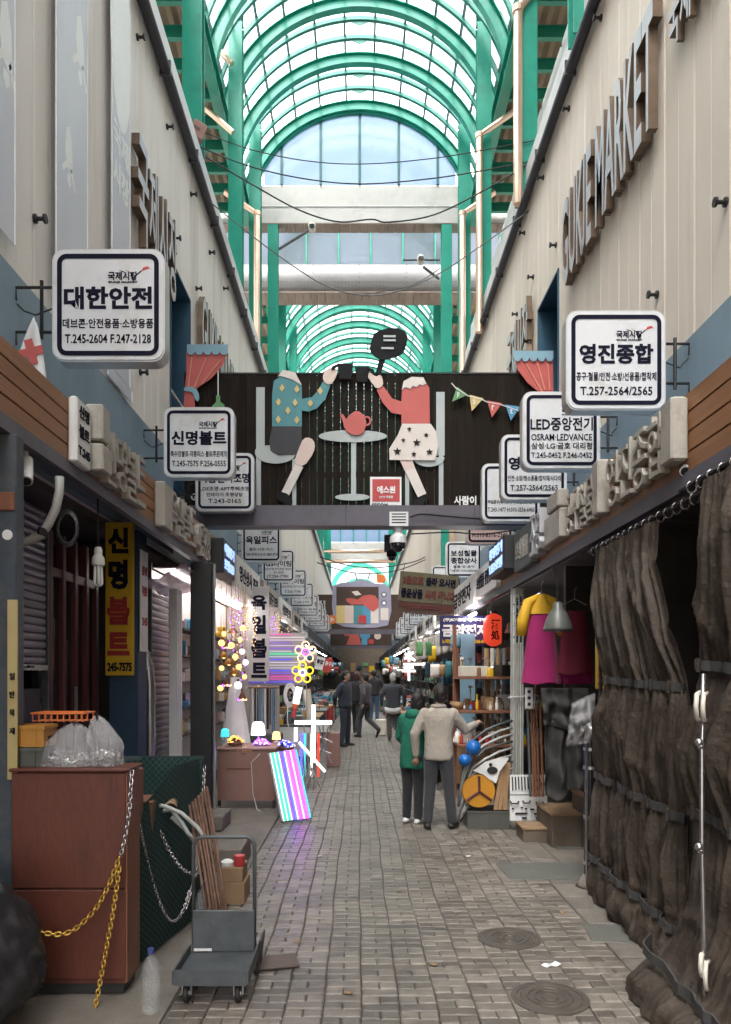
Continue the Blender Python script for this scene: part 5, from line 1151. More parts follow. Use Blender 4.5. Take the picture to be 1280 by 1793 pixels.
# ================================================================== column and plastic sheet before the lamp shop
bk2 = thing('black_column', 'black steel column between the shutter and the lamp shop', 'column', (-1.84, 8.9, 0)); MB().bbox(-1.97, -1.72, 8.82, 9.06, 0, 3.02, .01).build('shaft', M['black'], bk2); MB().bbox(-2.0, -1.66, 8.78, 9.1, 0, .14, .012).build('foot', M['steelmat'], bk2)
mb = MB(); mb.tube([(-1.70, 8.86, .15), (-1.70, 8.86, 3.0)], .02, 8); mb.build('conduit', M['steel'], bk2)
M['film'] = mat('lilac_film', (.42, .33, .4), (.5, .4, .48), 4, .3, alpha=.75, bump=.6, bscale=12)
sf = MB().grid(lambda u, v: (-2.4 + .48 * u, 8.42 + 1.5 * v, 2.72 + .22 * u + .05 * noise.noise((u * 4, v * 5, 0)) - .05 * math.sin(v * 3)), 14, 20).build('plastic_sheet', M['film'], None, True, .003, (-2.15, 8.6, 2.7)); tag(sf, 'crumpled lilac plastic sheet stretched under the canopy', 'sheet')
# ================================================================== lamp shop
M['shopwall'] = mat('shop_wall', (.42, .38, .36), (.48, .44, .42), 2, .6)
lw = thing('lamp_shop', 'brightly lit lamp shop stall with white back panels', 'stall', (-2.3, 12, 0))
MB().box(-2.62, -2.56, 9.15, 11.6, 0, 3.0).build('side_panel', M['shopwall'], lw); MB().box(-2.62, -1.55, 14.62, 14.68, 0, 3.0).build('end_panel', M['shopwall'], lw); MB().box(-2.62, -2.56, 11.62, 14.6, 0, 3.0).build('side_panel', M['shopwall'], lw); MB().box(-2.5, -1.9, 9.2, 14.6, 3.0, 3.015).build('ceiling_panel', M['white'], lw)
for k in range(5): MB().bbox(-2.32, -2.26, 9.3 + k * 1.05, 10.2 + k * 1.05, 2.94, 2.985, .01).build('tube_light', M['g_tube'], lw)
for k in range(3): MB().bbox(-2.3, -2.2, 9.15 + .1 * k, 9.22 + .1 * k, .2, 2.75, .006).build('white_board', M['white'], lw)
# pendant lamps
def pendant(lab, p, kind, s=1.0):
    t = thing('pendant_lamp', lab, 'lamp', p, 'lamps hanging in the lamp shop'); p = Vector(p); mb = MB(); mb.tube([p + Vector((0, 0, .06 * s)), (p.x, p.y, 2.96)], .004, 4); mb.build('cord', M['woodpale'], t)
    if kind == 0: MB().ball(p, .045 * s, 12, 8).build('bulb', M['g_warm'], t, True)
    elif kind == 1: MB().lathe([(.02, .06), (.03, .05), (.09, -.03), (.085, -.03), (.02, .045)], p, 16).build('shade', M['crate_y'], t, True); MB().ball(p + Vector((0, 0, -.02)), .03 * s, 10, 6).build('bulb', M['g_warm'], t, True)
    elif kind == 2: MB().ball(p, .05 * s, 12, 8).build('bulb', M['g_white'], t, True)
    else:
        MB().lathe([(.015, .06), (.02, .03), (.06, -.05), (.058, -.055), (.01, .02)], p, 14).build('shade', M['woodred'], t, True)
        for k in range(5):
            a = k * 1.257; MB().ball(p + Vector((.05 * math.cos(a), .05 * math.sin(a), -.06)), .018, 8, 6).build('bulb', M['g_violet'] if k % 2 else M['g_warm'], t, True)
    MB().lathe([(.014, .05), (.018, .075), (.01, .09)], p, 8).build('socket', M['bronze'], t)
rl = random.Random(21); whr = ['at the very front', 'second in', 'third in', 'beside the white drape', 'above the gold basket', 'under the canopy edge', 'highest of the cluster', 'lowest of the cluster', 'near the column', 'behind the drape', 'beside the grey sign', 'by the end panel', 'by the rope', 'above the blue ball', 'between two globes', 'closest to the wall', 'deep inside', 'last in the row', 'over the table', 'next to the tall boards', 'with the shortest cord', 'with the longest cord']
kn = ['warm bulb', 'amber shaded lamp', 'white globe lamp', 'violet cluster lamp']
for k, (px, py) in enumerate(((388, 1126), (396, 1127), (405, 1130), (392, 1148), (401, 1160), (412, 1150), (421, 1120), (424, 1141), (388, 1170), (410, 1177), (418, 1168), (397, 1192), (406, 1213), (414, 1213), (417, 1200), (424, 1217), (386, 1205), (426, 1100), (430, 1160), (428, 1185), (392, 1110), (408, 1105))):
    kd = (0, 3, 0, 1, 1, 0, 0, 2, 0, 1, 0, 3, 0, 2, 2, 3, 0, 0, 2, 0, 0, 1)[k]; pendant('hanging %s %s in the lamp shop' % (kn[kd], whr[k]), P(px, py, 10.2 + 1.6 * rl.random()), kd, .8 + .3 * rl.random())
# table
tb = thing('display_table', 'salmon fronted display table in front of the lamp shop', 'table', (-1.45, 9.9, 0)); MB().bbox(-1.83, -1.07, 9.7, 10.45, .74, .77, .006).build('top', M['salmon'], tb); MB().bbox(-1.82, -1.08, 9.715, 9.73, .1, .735, .003).build('front_panel', M['salmon'], tb)
MB().bbox(-1.09, -1.08, 9.735, 10.44, .1, .735, .002).build('side_panel', M['salmon'], tb)
for xx, yy in ((-1.8, 9.75), (-1.1, 9.75), (-1.8, 10.42), (-1.1, 10.42)): MB().box(xx - .02, xx + .02, yy - .02, yy + .02, 0, .739).build('leg', M['black'], tb)
MB().box(-1.7, -1.4, 9.708, 9.712, .5, .515).build('pull_bar', M['woodred'], tb); mb = MB(); mb.tube([P(455, 1320, 9.69), P(440, 1335, 9.69), P(443, 1390, 9.68), P(450, 1417, 9.6), P(470, 1430, 9.4), P(486, 1436, 9.2)], .005, 5); tag(mb.build('power_cord', M['white'], None, True, 0, P(455, 1320, 9.69)), 'white power cord running down the salmon table', 'cord')
def lightheap(lab, px, py, Y, r, m1, m2, mw='iron', n=90):
    c = P(px, py, Y); t = thing('fairy_light_heap', lab, 'fairy lights', c, 'heaps of fairy lights on the table'); r_ = random.Random(int(px)); pts = []
    for k in range(120):
        a = r_.random() * 6.28; q = r_.random() ** .5; pts.append(c + Vector((r * q * math.cos(a), r * .8 * q * math.sin(a), (1 - q * q) * r * .75 * r_.uniform(.6, 1))))
    mb = MB(); mb.tube(pts, .003, 4); o = mb.build('wire', M[mw], t)
    for mm, q in ((m1, n), (m2, n // 2)):
        mb = MB()
        for k in range(q): p = r_.choice(pts) + Vector((r_.uniform(-.01, .01), r_.uniform(-.01, .01), .006)); mb.ball(p, .007, 6, 4)
        o = mb.build('lights', M[mm], t); o['kind'] = 'stuff'
    MB().lathe([(r * .8, -.03), (r * .95, 0), (r * .9, .0), (r * .75, -.026)], c, 18).build('basket', M['woodred'], t, True)
lightheap('golden fairy lights heaped in a basket on the table', 412, 1300, 10.0, .12, 'g_warm', 'g_yellow', 'bronze'); lightheap('dark wire fairy lights at the table edge', 428, 1318, 9.8, .1, 'g_warm', 'g_white', 'iron', 40); lightheap('violet fairy lights heaped in a bowl', 458, 1304, 10.1, .12, 'g_violet', 'g_white', 'steel'); lightheap('blue fairy lights heaped at the table end', 500, 1308, 10.2, .13, 'g_blue', 'g_white', 'navy')
def table_lamp(lab, px, py, Y, m, r, h):
    c = P(px, py, Y); t = thing('table_lamp', lab, 'lamp', c); MB().lathe([(.05, 0), (.05, .01), (.01, .02), (.01, h)], c, 14).build('stand', M['steel'], t); MB().lathe([(r, h - r), (r * .8, h + r * .5), (r * .5, h + r * .8)], c, 16).build('shade', M[m], t, True)
table_lamp('white shaded table lamp glowing beside violet lights', 452, 1300, 10.3, 'g_white', .1, .2); table_lamp('small blue glowing ball lamp by the column', 394, 1298, 9.95, 'g_cyan', .06, .12); table_lamp('small orange shaded lamp on the table end', 484, 1300, 10.3, 'g_warm', .06, .1)
dp = thing('white_drape', 'tall white cone shaped cloth drape inside the lamp shop', 'cloth', P(410, 1300, 10.7)); c = P(412, 1304, 10.7)
MB().grid(lambda u, v: c + Vector(((.06 + .14 * v) * (1 + .12 * math.sin(u * 44)) * math.cos(2 * math.pi * u), (.06 + .1 * v) * math.sin(2 * math.pi * u), .95 * (1 - v))), 40, 10, True).build('cloth', M['white'], dp, True)
# leaning board of LED tubes
lb = thing('led_tube_board', 'leaning board of coloured glowing LED tubes at the table', 'light board', P(515, 1440, 8.9))
A, B, Cc, Dd = P(492, 1440, 8.75), P(546, 1433, 8.75), P(520, 1312, 9.35), P(468, 1319, 9.35)
def lbp(u, v, o=0): p = A.lerp(B, u).lerp(Dd.lerp(Cc, u), v); return p + Vector((0, -1, .5)).normalized() * o
MB().add([lbp(u, v, o) for o in (-.02, -.004) for u, v in ((0, 0), (1, 0), (1, 1), (0, 1))], [(3, 2, 1, 0), (4, 5, 6, 7), (0, 1, 5, 4), (1, 2, 6, 5), (2, 3, 7, 6), (3, 0, 4, 7)]).build('back_board', M['steelmat'], lb)
for k, m in enumerate(('steel', 'g_soft', 'g_green', 'g_soft', 'g_green', 'g_soft', 'violetdim', 'g_blue', 'g_soft', 'g_violet', 'g_pink', 'g_soft', 'g_pink', 'g_violet', 'g_cyan')):
    mb = MB(); u = (k + .5) / 15; mb.tube([lbp(u, .01, .012), lbp(u, .99, .012)], .0085, 6); mb.build('tube', M[m], lb)
# LED cross and loose bars on a stand
def bar(par, a, b, r, m, name='bar'): mb = MB(); mb.tube([a, b], r, 8); return mb.build(name, M[m], par)
cr = thing('led_cross', 'glowing white cross shaped light on a stand', 'light', P(549, 1380, 11.4)); Yx = 11.3
bar(cr, P(549, 1234, Yx), P(549, 1335, Yx), .03, 'g_white'); bar(cr, P(516, 1265, Yx), P(581, 1265, Yx - .04), .03, 'g_white'); bar(cr, P(551, 1335, Yx), P(549, 1385, Yx), .012, 'steel', 'leg'); bar(cr, P(540, 1340, Yx), P(563, 1382, Yx - .1), .01, 'steel', 'leg'); bar(cr, P(552, 1340, Yx), P(535, 1384, Yx + .2), .01, 'steel', 'leg')
ls = thing('led_bar_frame', 'slanted glowing white light bar with short upright beside the cross', 'light', P(545, 1385, 10.9)); bar(ls, P(518, 1274, 11.0), P(518, 1298, 11.0), .026, 'g_white'); bar(ls, P(524, 1300, 10.95), P(569, 1351, 10.8), .02, 'g_white'); bar(ls, P(543, 1340, 10.85), P(563, 1381, 10.75), .009, 'steel', 'leg'); bar(ls, P(530, 1300, 11.0), P(535, 1385, 11.0), .009, 'steel', 'leg')
for k, m in enumerate(('g_blue', 'g_cyan', 'steel', 'g_white', 'steel', 'g_red')):
    tag(bar(None, P(528 + 6 * k, 1284, 11.8), P(527 + 6 * k, 1360, 11.8), .016, m, 'led_tube'), ('upright blue lit tube behind the white cross', 'upright cyan lit tube behind the white cross', 'bare steel tube beside the cyan lit tube', 'upright white lit tube behind the white cross', 'bare steel tube beside the red lit tube', 'upright red lit tube behind the white cross')[k], 'tube')
# LED flowers
def flower(lab, px, py, Y, mp, mc):
    c = P(px, py, Y); t = thing('led_flower', lab, 'light', c)
    for k in range(5):
        a = R(72 * k + 18); d = Vector((math.cos(a), 0, math.sin(a))); s_ = Vector((-math.sin(a), 0, math.cos(a))); mb = MB()
        mb.tube([c + d * (.055 + .055 * (1 - math.cos(q)) ) + s_ * .055 * math.sin(q) for q in [2 * math.pi * j / 12 for j in range(13)]], .011, 6); mb.build('petal', M[mp], t, True)
    mb = MB(); mb.tube([c + Vector((.045 * math.cos(q), -.01, .045 * math.sin(q))) for q in [2 * math.pi * j / 14 for j in range(14)]], .012, 6, True); mb.build('centre', M[mc], t, True)
    mb = MB(); mb.tube([c + Vector((0, .02, 0)), c + Vector((.02, .03, -.9))], .008, 6); mb.build('stem', M['steel'], t)
M['g_warmw'] = glow('led_warm_white', (1, .6, .38), .26)
flower('glowing flower light with peach petals and pink centre', 535, 1142, 11.6, 'g_warmw', 'g_pink'); flower('glowing flower light with yellow petals below the pink one', 530, 1178, 11.5, 'g_yellow', 'g_white')
# LED strip bank
sb = thing('led_strip_bank', 'wall rack of horizontal coloured LED strips behind the flowers', 'light board', P(500, 1200, 13.6)); a, b = P(432, 1200, 13.6), P(535, 1108, 13.6); MB().box(a.x, b.x, 13.62, 13.66, a.z, b.z).build('back_board', M['shopwall'], sb)
for k, m in enumerate(('g_red', 'g_warmw', 'g_white', 'g_violet', 'g_white', 'g_violet', 'g_white', 'g_green', 'g_white', 'g_blue', 'g_white', 'g_warmw', 'g_white', 'g_blue', 'g_violet', 'g_red', 'g_pink', 'g_blue')):
    z = b.z - .03 - k * .05; MB().box(a.x + .02, b.x - (.02 if k % 3 else .25), 13.59, 13.61, z - .0055, z + .0055).build('strip', M[{'g_white': 'whitedim', 'g_violet': 'violetdim', 'g_blue': 'bluedim', 'g_pink': 'pinkdim', 'g_red': 'pinkdim', 'g_warmw': 'whitedim'}.get(m, m)], sb)
# odds and ends of the lamp shop
cw = thing('cable_hank', 'white coiled cable hanging beside the LED strips', 'cable', P(508, 1240, 11.9))
for k in range(5):
    mb = MB(); mb.tube([P(508 + (6 + 1.3 * k) * math.cos(q), 1217 + (13 + 2 * k) * math.sin(q), 11.9 + .01 * k) for q in [2 * math.pi * j / 18 for j in range(18)]], .006, 5, True); mb.build('loop', M['white'], cw)
mb = MB(); mb.tube([P(504, 1235, 11.9), P(503, 1260, 11.9), P(506, 1278, 11.9)], .006, 5); mb.build('tail', M['white'], cw)
wd = thing('signal_baton', 'glowing white baton with orange and red grip', 'light', P(515, 1250, 11.7)); bar(wd, P(524, 1203, 11.7), P(518, 1232, 11.7), .05, 'g_white', 'glow_tube'); bar(wd, P(518, 1233, 11.7), P(516.5, 1239, 11.7), .048, 'orange', 'collar'); bar(wd, P(516.4, 1240, 11.7), P(514, 1256, 11.7), .035, 'red', 'grip')
tag(bar(None, P(537, 1207, 11.9), P(545, 1265, 11.9), .06, 'cream', 'paper_roll'), 'pale rolled sheet leaning beside the signal baton', 'roll')
tk = thing('tube_rack', 'rack of grey and white tubes beneath the brush letter sign', 'rack', P(455, 1285, 12.6))
for k in range(11): bar(tk, P(438 + 4.4 * k, 1205, 12.6 + .05 * (k % 2)), P(438 + 4.4 * k, 1285 - 8 * (k % 3), 12.6), .014 + .006 * (k % 3 == 1), ('steel', 'white', 'black', 'steelmat', 'bluep')[k % 5], 'tube')
bar(tk, P(434, 1204, 12.55), P(490, 1204, 12.55), .014, 'woodred', 'rail'); MB().box(XX(434, 12.6), XX(492, 12.6), 12.55, 12.95, 0, ZZ(1286, 12.6)).build('base_shelf', M['steelmat'], tk)
# ================================================================== brown tarps on the beige side
def tarp(lab, X0, ya, yb, z1, straps, seed, flare=.0, edge=None, bul=.1, nfold=11, near=None):
    """curtain-like tarp in the plane x = X0 facing -x; straps cinch it, folds run down it"""
    t = thing('tarp', lab, 'tarp', (X0, (ya + yb) / 2, 0)); zs = [0.0] + list(straps) + [z1]
    def cinch(z):
        for a, b in zip(zs[:-1], zs[1:]):
            if a <= z <= b + 1e-6: return max(0.0, math.sin(math.pi * (z - a) / (b - a))) ** 1.0 if b > a else 0
        return 0
    def S(u, v):
        z = .012 + (z1 - .012) * (1 - v); c = cinch(z); ed = edge(z) if edge else 0
        y_ = yb + ed + (ya + (near(z) if near else 0) - yb - ed) * u; low = max(0, 1 - z / .55)
        uw = u + .05 * noise.noise((u * 3, z * .5, seed)) * c + .02 * noise.noise((u * 8, z * .9, seed + 5))
        f = (1 - abs(math.sin(uw * nfold * math.pi + seed))) ** 1.6 + .55 * (1 - abs(math.sin(uw * nfold * 2.6 * math.pi + seed * 2))) ** 2.2 + .3 * (1 - abs(noise.noise((uw * nfold * 4.0, z * .8, seed)))) ** 4
        fa = .046 * (.6 + .4 * c) * (1 - .25 * low)
        dg_ = 1 - abs(noise.noise((u * 3.0 + z * .8, z * 1.1 - u * 1.6, seed + 3)))
        x = X0 - bul * c * (.55 + .45 * math.sin(math.pi * min(1, u * 1.1 + .08))) - flare * low ** 1.5 - fa * f - .035 * c * dg_ ** 9 - .012 * noise.noise((u * 2.6, z * .8, seed + 9)) - .007 * (1 - abs(noise.noise((u * 26, z * 2.2, seed + 2)))) ** 5 - .008 * (1 - abs(noise.noise((u * 9 + z * 3, z * 4 - u * 5, seed + 12)))) ** 8 - low * .05 * (1 - abs(noise.noise((u * 5, z * 6, seed + 7)))) ** 4
        for sz in straps:      # short creases fanning from each strap
            x += .009 * math.exp(-((z - sz) / .09) ** 2) * math.sin(u * nfold * 7 + 3 * noise.noise((u * 9, sz, seed)))
        if u < .08: x += (.08 - u) * 1.6   # edge turns in toward the shop
        return Vector((x, y_, z + .02 * noise.noise((u * 6, z * 2, seed)) * (1 if 0 < v < 1 else 0)))
    MB().grid(lambda u, v: S(u, v), 220, 110).build('cloth', M['tarp'], t, True)
    for zc in straps:
        mb = MB(); n = 60; vs = []
        for k in range(n + 1):
            u = .02 + .96 * k / n; p = S(u, 1 - (zc - .012) / (z1 - .012)); x = min(S(u + q_, 1 - (zc + w_ - .012) / (z1 - .012)).x for q_ in (-.02, 0, .02) for w_ in (-.03, 0, .03)) - .006; q = .04 * (u - .5) * (1 if seed < 5 else 3)
            for dz, dx in ((-.026, 0), (.026, 0), (.026, .008), (-.026, .008)): vs.append((x + dx, p.y, zc + dz - q))
        mb.add(vs, [(4 * k + j, 4 * k + (j + 1) % 4, 4 * k + 4 + (j + 1) % 4, 4 * k + 4 + j) for k in range(n) for j in range(4)]); s_ = mb.build('strap', M['strap'], t)
        for k in range(5):
            u = .12 + .19 * k; p = S(u, 1 - (zc - .012) / (z1 - .012)); q = .04 * (u - .5) * (1 if seed < 5 else 3); MB().box(p.x - .028, p.x + .0, p.y - .006, p.y + .006, zc - .036 - q, zc + .036 - q).build('belt_loop', M['tarp'], s_)
    bar_ = MB(); bar_.tube([(X0, ya - .1, z1 + .03), (X0, yb + .15, z1 + .03)], .013, 8); rod = bar_.build('rail', M['iron'], t)
    y_ = yb
    while y_ > ya:
        mb = MB(); mb.tube([(X0 + .026 * math.cos(q), y_, z1 + .012 + .032 * math.sin(q)) for q in [2 * math.pi * j / 10 for j in range(10)]], .005, 5, True); mb.build('ring', M['chain'], rod); y_ -= .12
    return t, S
t1, S1 = tarp('brown tarp gathered by straps beside the bright rain pipe', 1.86, 4.2, 6.02, 2.68, (.28, .92, 1.66), 2.0, .05, lambda z: (-.22 * max(0, 1 - abs(z - 1.66) / .8) + .02), .02, 6, lambda z: .5 * min(1, max(0, (z - 1.55) / .95)))
t2, S2 = tarp('large brown tarp with cream handles closest to the view', 1.80, 2.2, 4.12, 2.72, (.20, .95, 1.72), 7.0, .34, lambda z: .18 * math.exp(-((z - 1.25) / .35) ** 2) + .16 * max(0, 1 - z / .9) + .0, .04, 6)
# metal closing bar with handles on the near tarp
zb_ = thing('closing_bar', 'bright metal bar with cream handles closing the large tarp', 'bar', P(1232, 1790, 3.75))
Xc = lambda y_: 1.6
pb = [P(1232, 1180, 3.62), P(1229, 1300, 3.6), P(1229, 1480, 3.58), P(1233, 1640, 3.56), P(1232, 1800, 3.54)]
mb = MB(); mb.tube(pb, .011, 8); mb.build('bar', M['silverpipe'], zb_, True)
for (x, y0, y1) in ((1220, 1212, 1262), (1232, 1214, 1264), (1228, 1668, 1712), (1236, 1683, 1735)):
    mb = MB(); mb.tube([P(x + 6, y0, 3.6), P(x, y0 + 4, 3.54), P(x - 1.5, (y0 + y1) / 2, 3.52), P(x, y1 - 4, 3.54), P(x + 6, y1, 3.6)], .011, 8); mb.build('handle', M['cream'], zb_, True)
for (x, y_) in ((1224, 1300), (1224, 1483), (1234, 1762)):
    mb = MB(); mb.ball(P(x, y_, 3.54), .02, 8, 6); mb.ball(P(x + 3, y_ + 6, 3.54), .016, 8, 6); mb.build('clasp', M['silverpipe'], zb_, True)
# rain pipe with a bag on top
rp_ = thing('rain_pipe', 'dark rain pipe with bright edge standing at the tarp', 'pipe', (XX(1034, 6.15), 6.15, 0)); X = XX(1034, 6.15)
MB().lathe([(.052, .1), (.052, 1.18)], (X, 6.15, 0), 18).build('shaft', M['glossblack'], rp_, 'auto'); mb = MB(); mb.tube([(X - .045, 6.1, .05), (X - .045, 6.1, 1.2)], .012, 7); mb.build('edge_pipe', M['silverpipe'], rp_); mb = MB(); mb.tube([(X + .07, 6.12, .05), (X + .07, 6.12, 2.7)], .014, 7); mb.build('upright', M['silverpipe'], rp_)
for z in (.18, .55, .95, 1.1): MB().lathe([(.058, z), (.058, z + .025)], (X, 6.15, 0), 18).build('band', M['steel'], rp_)
MB().lathe([(.12, 0), (.1, .03), (.056, .1)], (X, 6.15, 0), 16).build('foot', M['concrete'], rp_, True); mb = MB(); mb.tube([(X, 6.15, 1.2), (X, 6.12, 1.26), (X - .02, 6.08, 1.29)], .05, 12); mb.build('elbow', M['steel'], rp_, True)
pbg = thing('plastic_bag', 'empty clear plastic bag hooked above the dark rain pipe', 'bag', P(1020, 1290, 6.1))
def pbf(u, v):
    x = 1000 + 42 * u - 8 * v * (1 - u); y_ = 1232 - 20 * u + (75 + 12 * u) * v; return P(x + 4 * noise.noise((u * 4, v * 4, 3)), y_, 6.05 + .06 * noise.noise((u * 5, v * 5, 1)) - .08 * math.sin(u * 3.1) * math.sin(v * 3.1))
MB().grid(pbf, 18, 18).build('film', M['plastic'], pbg, True)
chain('short gold chain hanging behind the rain pipe', [P(1057, 1355, 6.0), P(1054, 1375, 6.0), P(1052, 1470, 5.95), P(1050, 1535, 5.9)], 'gold', .04, .005)
# ================================================================== clothes, lamp, dark drapes
def garment(lab, px, py, Y, w0, w1, h, m, folds=5, seed=0, sleeves=None, name='skirt'):
    c = P(px, py, Y); t = thing(name, lab, 'clothing', c - Vector((0, 0, h)))
    def f(u, v):
        th = 2 * math.pi * u; w = w0 + (w1 - w0) * v ** .8; r = 1 + .10 * v * math.sin(folds * th + seed); return c + Vector((w / 2 * r * math.cos(th), .35 * w / 2 * r * math.sin(th), -h * v + .01 * math.sin(4 * th) * v))
    MB().grid(f, 48, 16, True).build('cloth', M[m], t, True)
    if sleeves:
        MB().grid(lambda u, v: c + Vector(((.05 + .1 * v) * math.cos(2 * math.pi * u), .05 * math.sin(2 * math.pi * u), .10 - .2 * v)), 20, 6, True).build('bodice', M[sleeves], t, True)
        for s in (-1, 1):
            mb = MB(); mb.tube([c + Vector((s * .04, 0, .07)), c + Vector((s * .13, 0, .02)), c + Vector((s * .19, -.01, -.16)), c + Vector((s * .21, -.01, -.32))], [.035, .055, .06, .05], 12); mb.build('sleeve', M[sleeves], t, True)
    mb = MB(); mb.tube([c + Vector((-.12, 0, .06)), c + Vector((0, 0, .12)), c + Vector((.12, 0, .06))], .006, 5); mb.tube([c + Vector((0, 0, .12)), c + Vector((0, 0, .2)), c + Vector((.02, 0, .24))], .005, 5); mb.build('hanger', M['steel'], t)
garment('magenta skirt with yellow top hanging under the fascia', 948, 1058, 7.7, .2, .38, .80, 'magenta', 5, 0, 'yellowc')
garment('dark crimson skirt hanging behind the grey lamp shade', 1006, 1070, 7.5, .2, .34, .62, 'crimson', 5, 1); garment('plum coloured skirt hem behind the crimson skirt', 1008, 1130, 8.0, .26, .34, .40, 'magenta', 6, 2)
ls_ = thing('shade_lamp', 'grey metal shade lamp hanging before the skirts', 'lamp', P(977, 1105, 7.0)); c = P(977, 1105, 7.0); MB().lathe([(.135, 0), (.13, .03), (.115, .09), (.085, .16), (.05, .21), (.045, .26), (.02, .27)], c, 24).build('shade', M['greyshade'], ls_, True); mb = MB(); mb.tube([c + Vector((0, 0, .27)), c + Vector((0, 0, .4)), c + Vector((-.02, .05, .6))], .012, 7); mb.build('stem', M['iron'], ls_); MB().ball(c + Vector((0, 0, .02)), .035, 10, 6).build('bulb', M['cfl'], ls_, True)
def cloth_hang(lab, px0, px1, py0, py1, Y, m, seed, name='dark_cloth'):
    mb = MB().grid(lambda u, v: P(px0 + (px1 - px0) * (u + .08 * (v - .5) * math.sin(seed)), py0 + (py1 - py0) * v * (1 - .08 * math.sin(u * 6 + seed)), Y) + Vector((0, -.05 * math.sin(u * 13 + seed + 2 * noise.noise((u * 3, v * 2, seed))) - .06 * noise.noise((u * 4, v * 4, seed)), 0)), 36, 30)
    return tag(mb.build(name, M[m], None, True, .006, P((px0 + px1) / 2, py1, Y)), lab, 'cloth')
M['darkcloth'] = mat('dark_cloth', (.03, .028, .027), (.045, .042, .04), 4, .8, bump=.3, bscale=15)
cloth_hang('dark coat hanging over the long grey cloth', 948, 1030, 1205, 1275, 7.2, 'darkcloth', 1); cloth_hang('long dark grey cloth hanging beside the rain pipe', 955, 1022, 1262, 1392, 7.25, 'darkcloth', 3)
for k, (x, m) in enumerate(((930, 'woodred'), (939, 'rust'), (946, 'woodred'), (924, 'steelmat'), (934, 'woodred'))): tag(bar(None, P(x, 1225 + 6 * k, 8.0), P(x + 5, 1395, 7.95), .014, m, 'wooden_pole'), '%s pole leaning behind the pegboard' % ('first brown', 'rusty', 'third brown', 'grey', 'thin brown')[k], 'pole')
sk = thing('socket_strip', 'small white socket strip hanging under the magenta skirt', 'sockets', P(926, 1240, 7.9)); flat(sk, 'plate', 920, 1204, 933, 1241, 7.9, M['white'], .02)
for k in range(3): q = P(926.5, 1211 + 11 * k, 7.898); MB().lathe([(.018, -.004), (.018, .004)], q, 12, 'Y').build('socket', M['black'], sk)
# ---- hose rack corner
hp_ = thing('pipe_bundle', 'tied bundle of pale plastic pipes standing under the vertical sign', 'pipes', (1.84, 8.9, .3))
for k in range(7): bar(hp_, (1.77 + .022 * k, 8.88 + .03 * (k % 2), .28 + .03 * (k % 3)), (1.775 + .022 * k, 8.88 + .03 * (k % 2), 2.72), .0125, ('hose', 'white', 'hose', 'cream')[k % 4], 'pipe')
mb = MB(); mb.tube([(1.75, 8.84, 1.45), (1.93, 8.84, 1.46), (1.93, 8.94, 1.45), (1.75, 8.94, 1.44)], .008, 5, True); mb.build('tie', M['white'], hp_)
rh = random.Random(5)
names_h = ['lowest', 'second', 'third', 'fourth', 'fifth', 'sixth', 'seventh', 'eighth', 'ninth', 'topmost']
for k in range(10):
    y0 = 1262 + 12 * k; mb = MB(); e = 1330 + 11 * k; x_e = 806 - 2 * (k % 3)
    mb.tube([P(897, y0, 8.75), P(875, y0 + 6, 8.65), P(850, y0 + 16 + rh.uniform(-3, 3), 8.6), P(828, y0 + 34, 8.55), P(812, min(e + 10, 1425), 8.55), P(x_e, min(e + 60, 1438), 8.6)], .012 + .004 * rh.random(), 8)
    tag(mb.build('grey_hose', M['hose'] if k % 3 else M['steelmat'], None, True, 0, P(850, y0, 8.6)), 'grey hose bending over the reel, %s of the hanging hoses' % names_h[9 - k], 'hose', 'hoses hanging beside the customers')
for k, (px, py) in enumerate(((829, 1309), (814, 1331))): c = P(px, py, 8.42); tag(MB().ball(c, .084 if k == 0 else .07, 20, 14).build('blue_ball', M['blueball'] if 'blueball' in M else M['bluep'], None, True, 0, c), ('bigger blue ball hung among the hoses', 'smaller blue ball beneath the bigger one')[k], 'ball')
M['blueball'] = mat('blue_ball', (.01, .12, .42), (.015, .15, .5), 3, .35)
for o in bpy.data.objects:
    if o.name.startswith('blue_ball'): o.data.materials[0] = M['blueball']
re_ = thing('hose_reel', 'orange-yellow round hose reel with dark spokes', 'reel', P(838, 1415, 8.5)); c = P(838, 1385, 8.5); MB().lathe([(.178, -.03), (.185, -.02), (.185, .03), (.178, .04)], c, 30, 'Y').build('disc', M['reel'] if 'reel' in M else M['orange'], re_)
M['reel'] = mat('reel_yellow', (.5, .21, .015), (.56, .25, .02), 3, .45); re_.children[0].data.materials[0] = M['reel']
for a in (90, 215, 325): d = Vector((math.cos(R(a)), 0, math.sin(R(a)))); mb = MB(); mb.tube([c + Vector((0, -.04, 0)), c + d * .17 + Vector((0, -.04, 0))], .014, 6); mb.build('spoke', M['darkred'], re_)
wt = thing('white_plate', 'white triangular plate with dark cutouts above the reel', 'plate', P(858, 1370, 8.45)); cut(wt, 'plate', [[(181, 1085), (320, 985), (470, 940), (578, 938), (575, 960), (480, 1090), (437, 1225), (360, 1180), (300, 1130)]], M['white'], 8.47, lambda x, y: (800 + x / 6.406, 1180 + y / 6.406), 0, .012); cut(wt, 'dark_cutout', [ell(395, 1080, 60, 42, 14), ell(375, 1016, 20, 20, 12)], M['black'], 8.47, lambda x, y: (800 + x / 6.406, 1180 + y / 6.406), 1, .012)
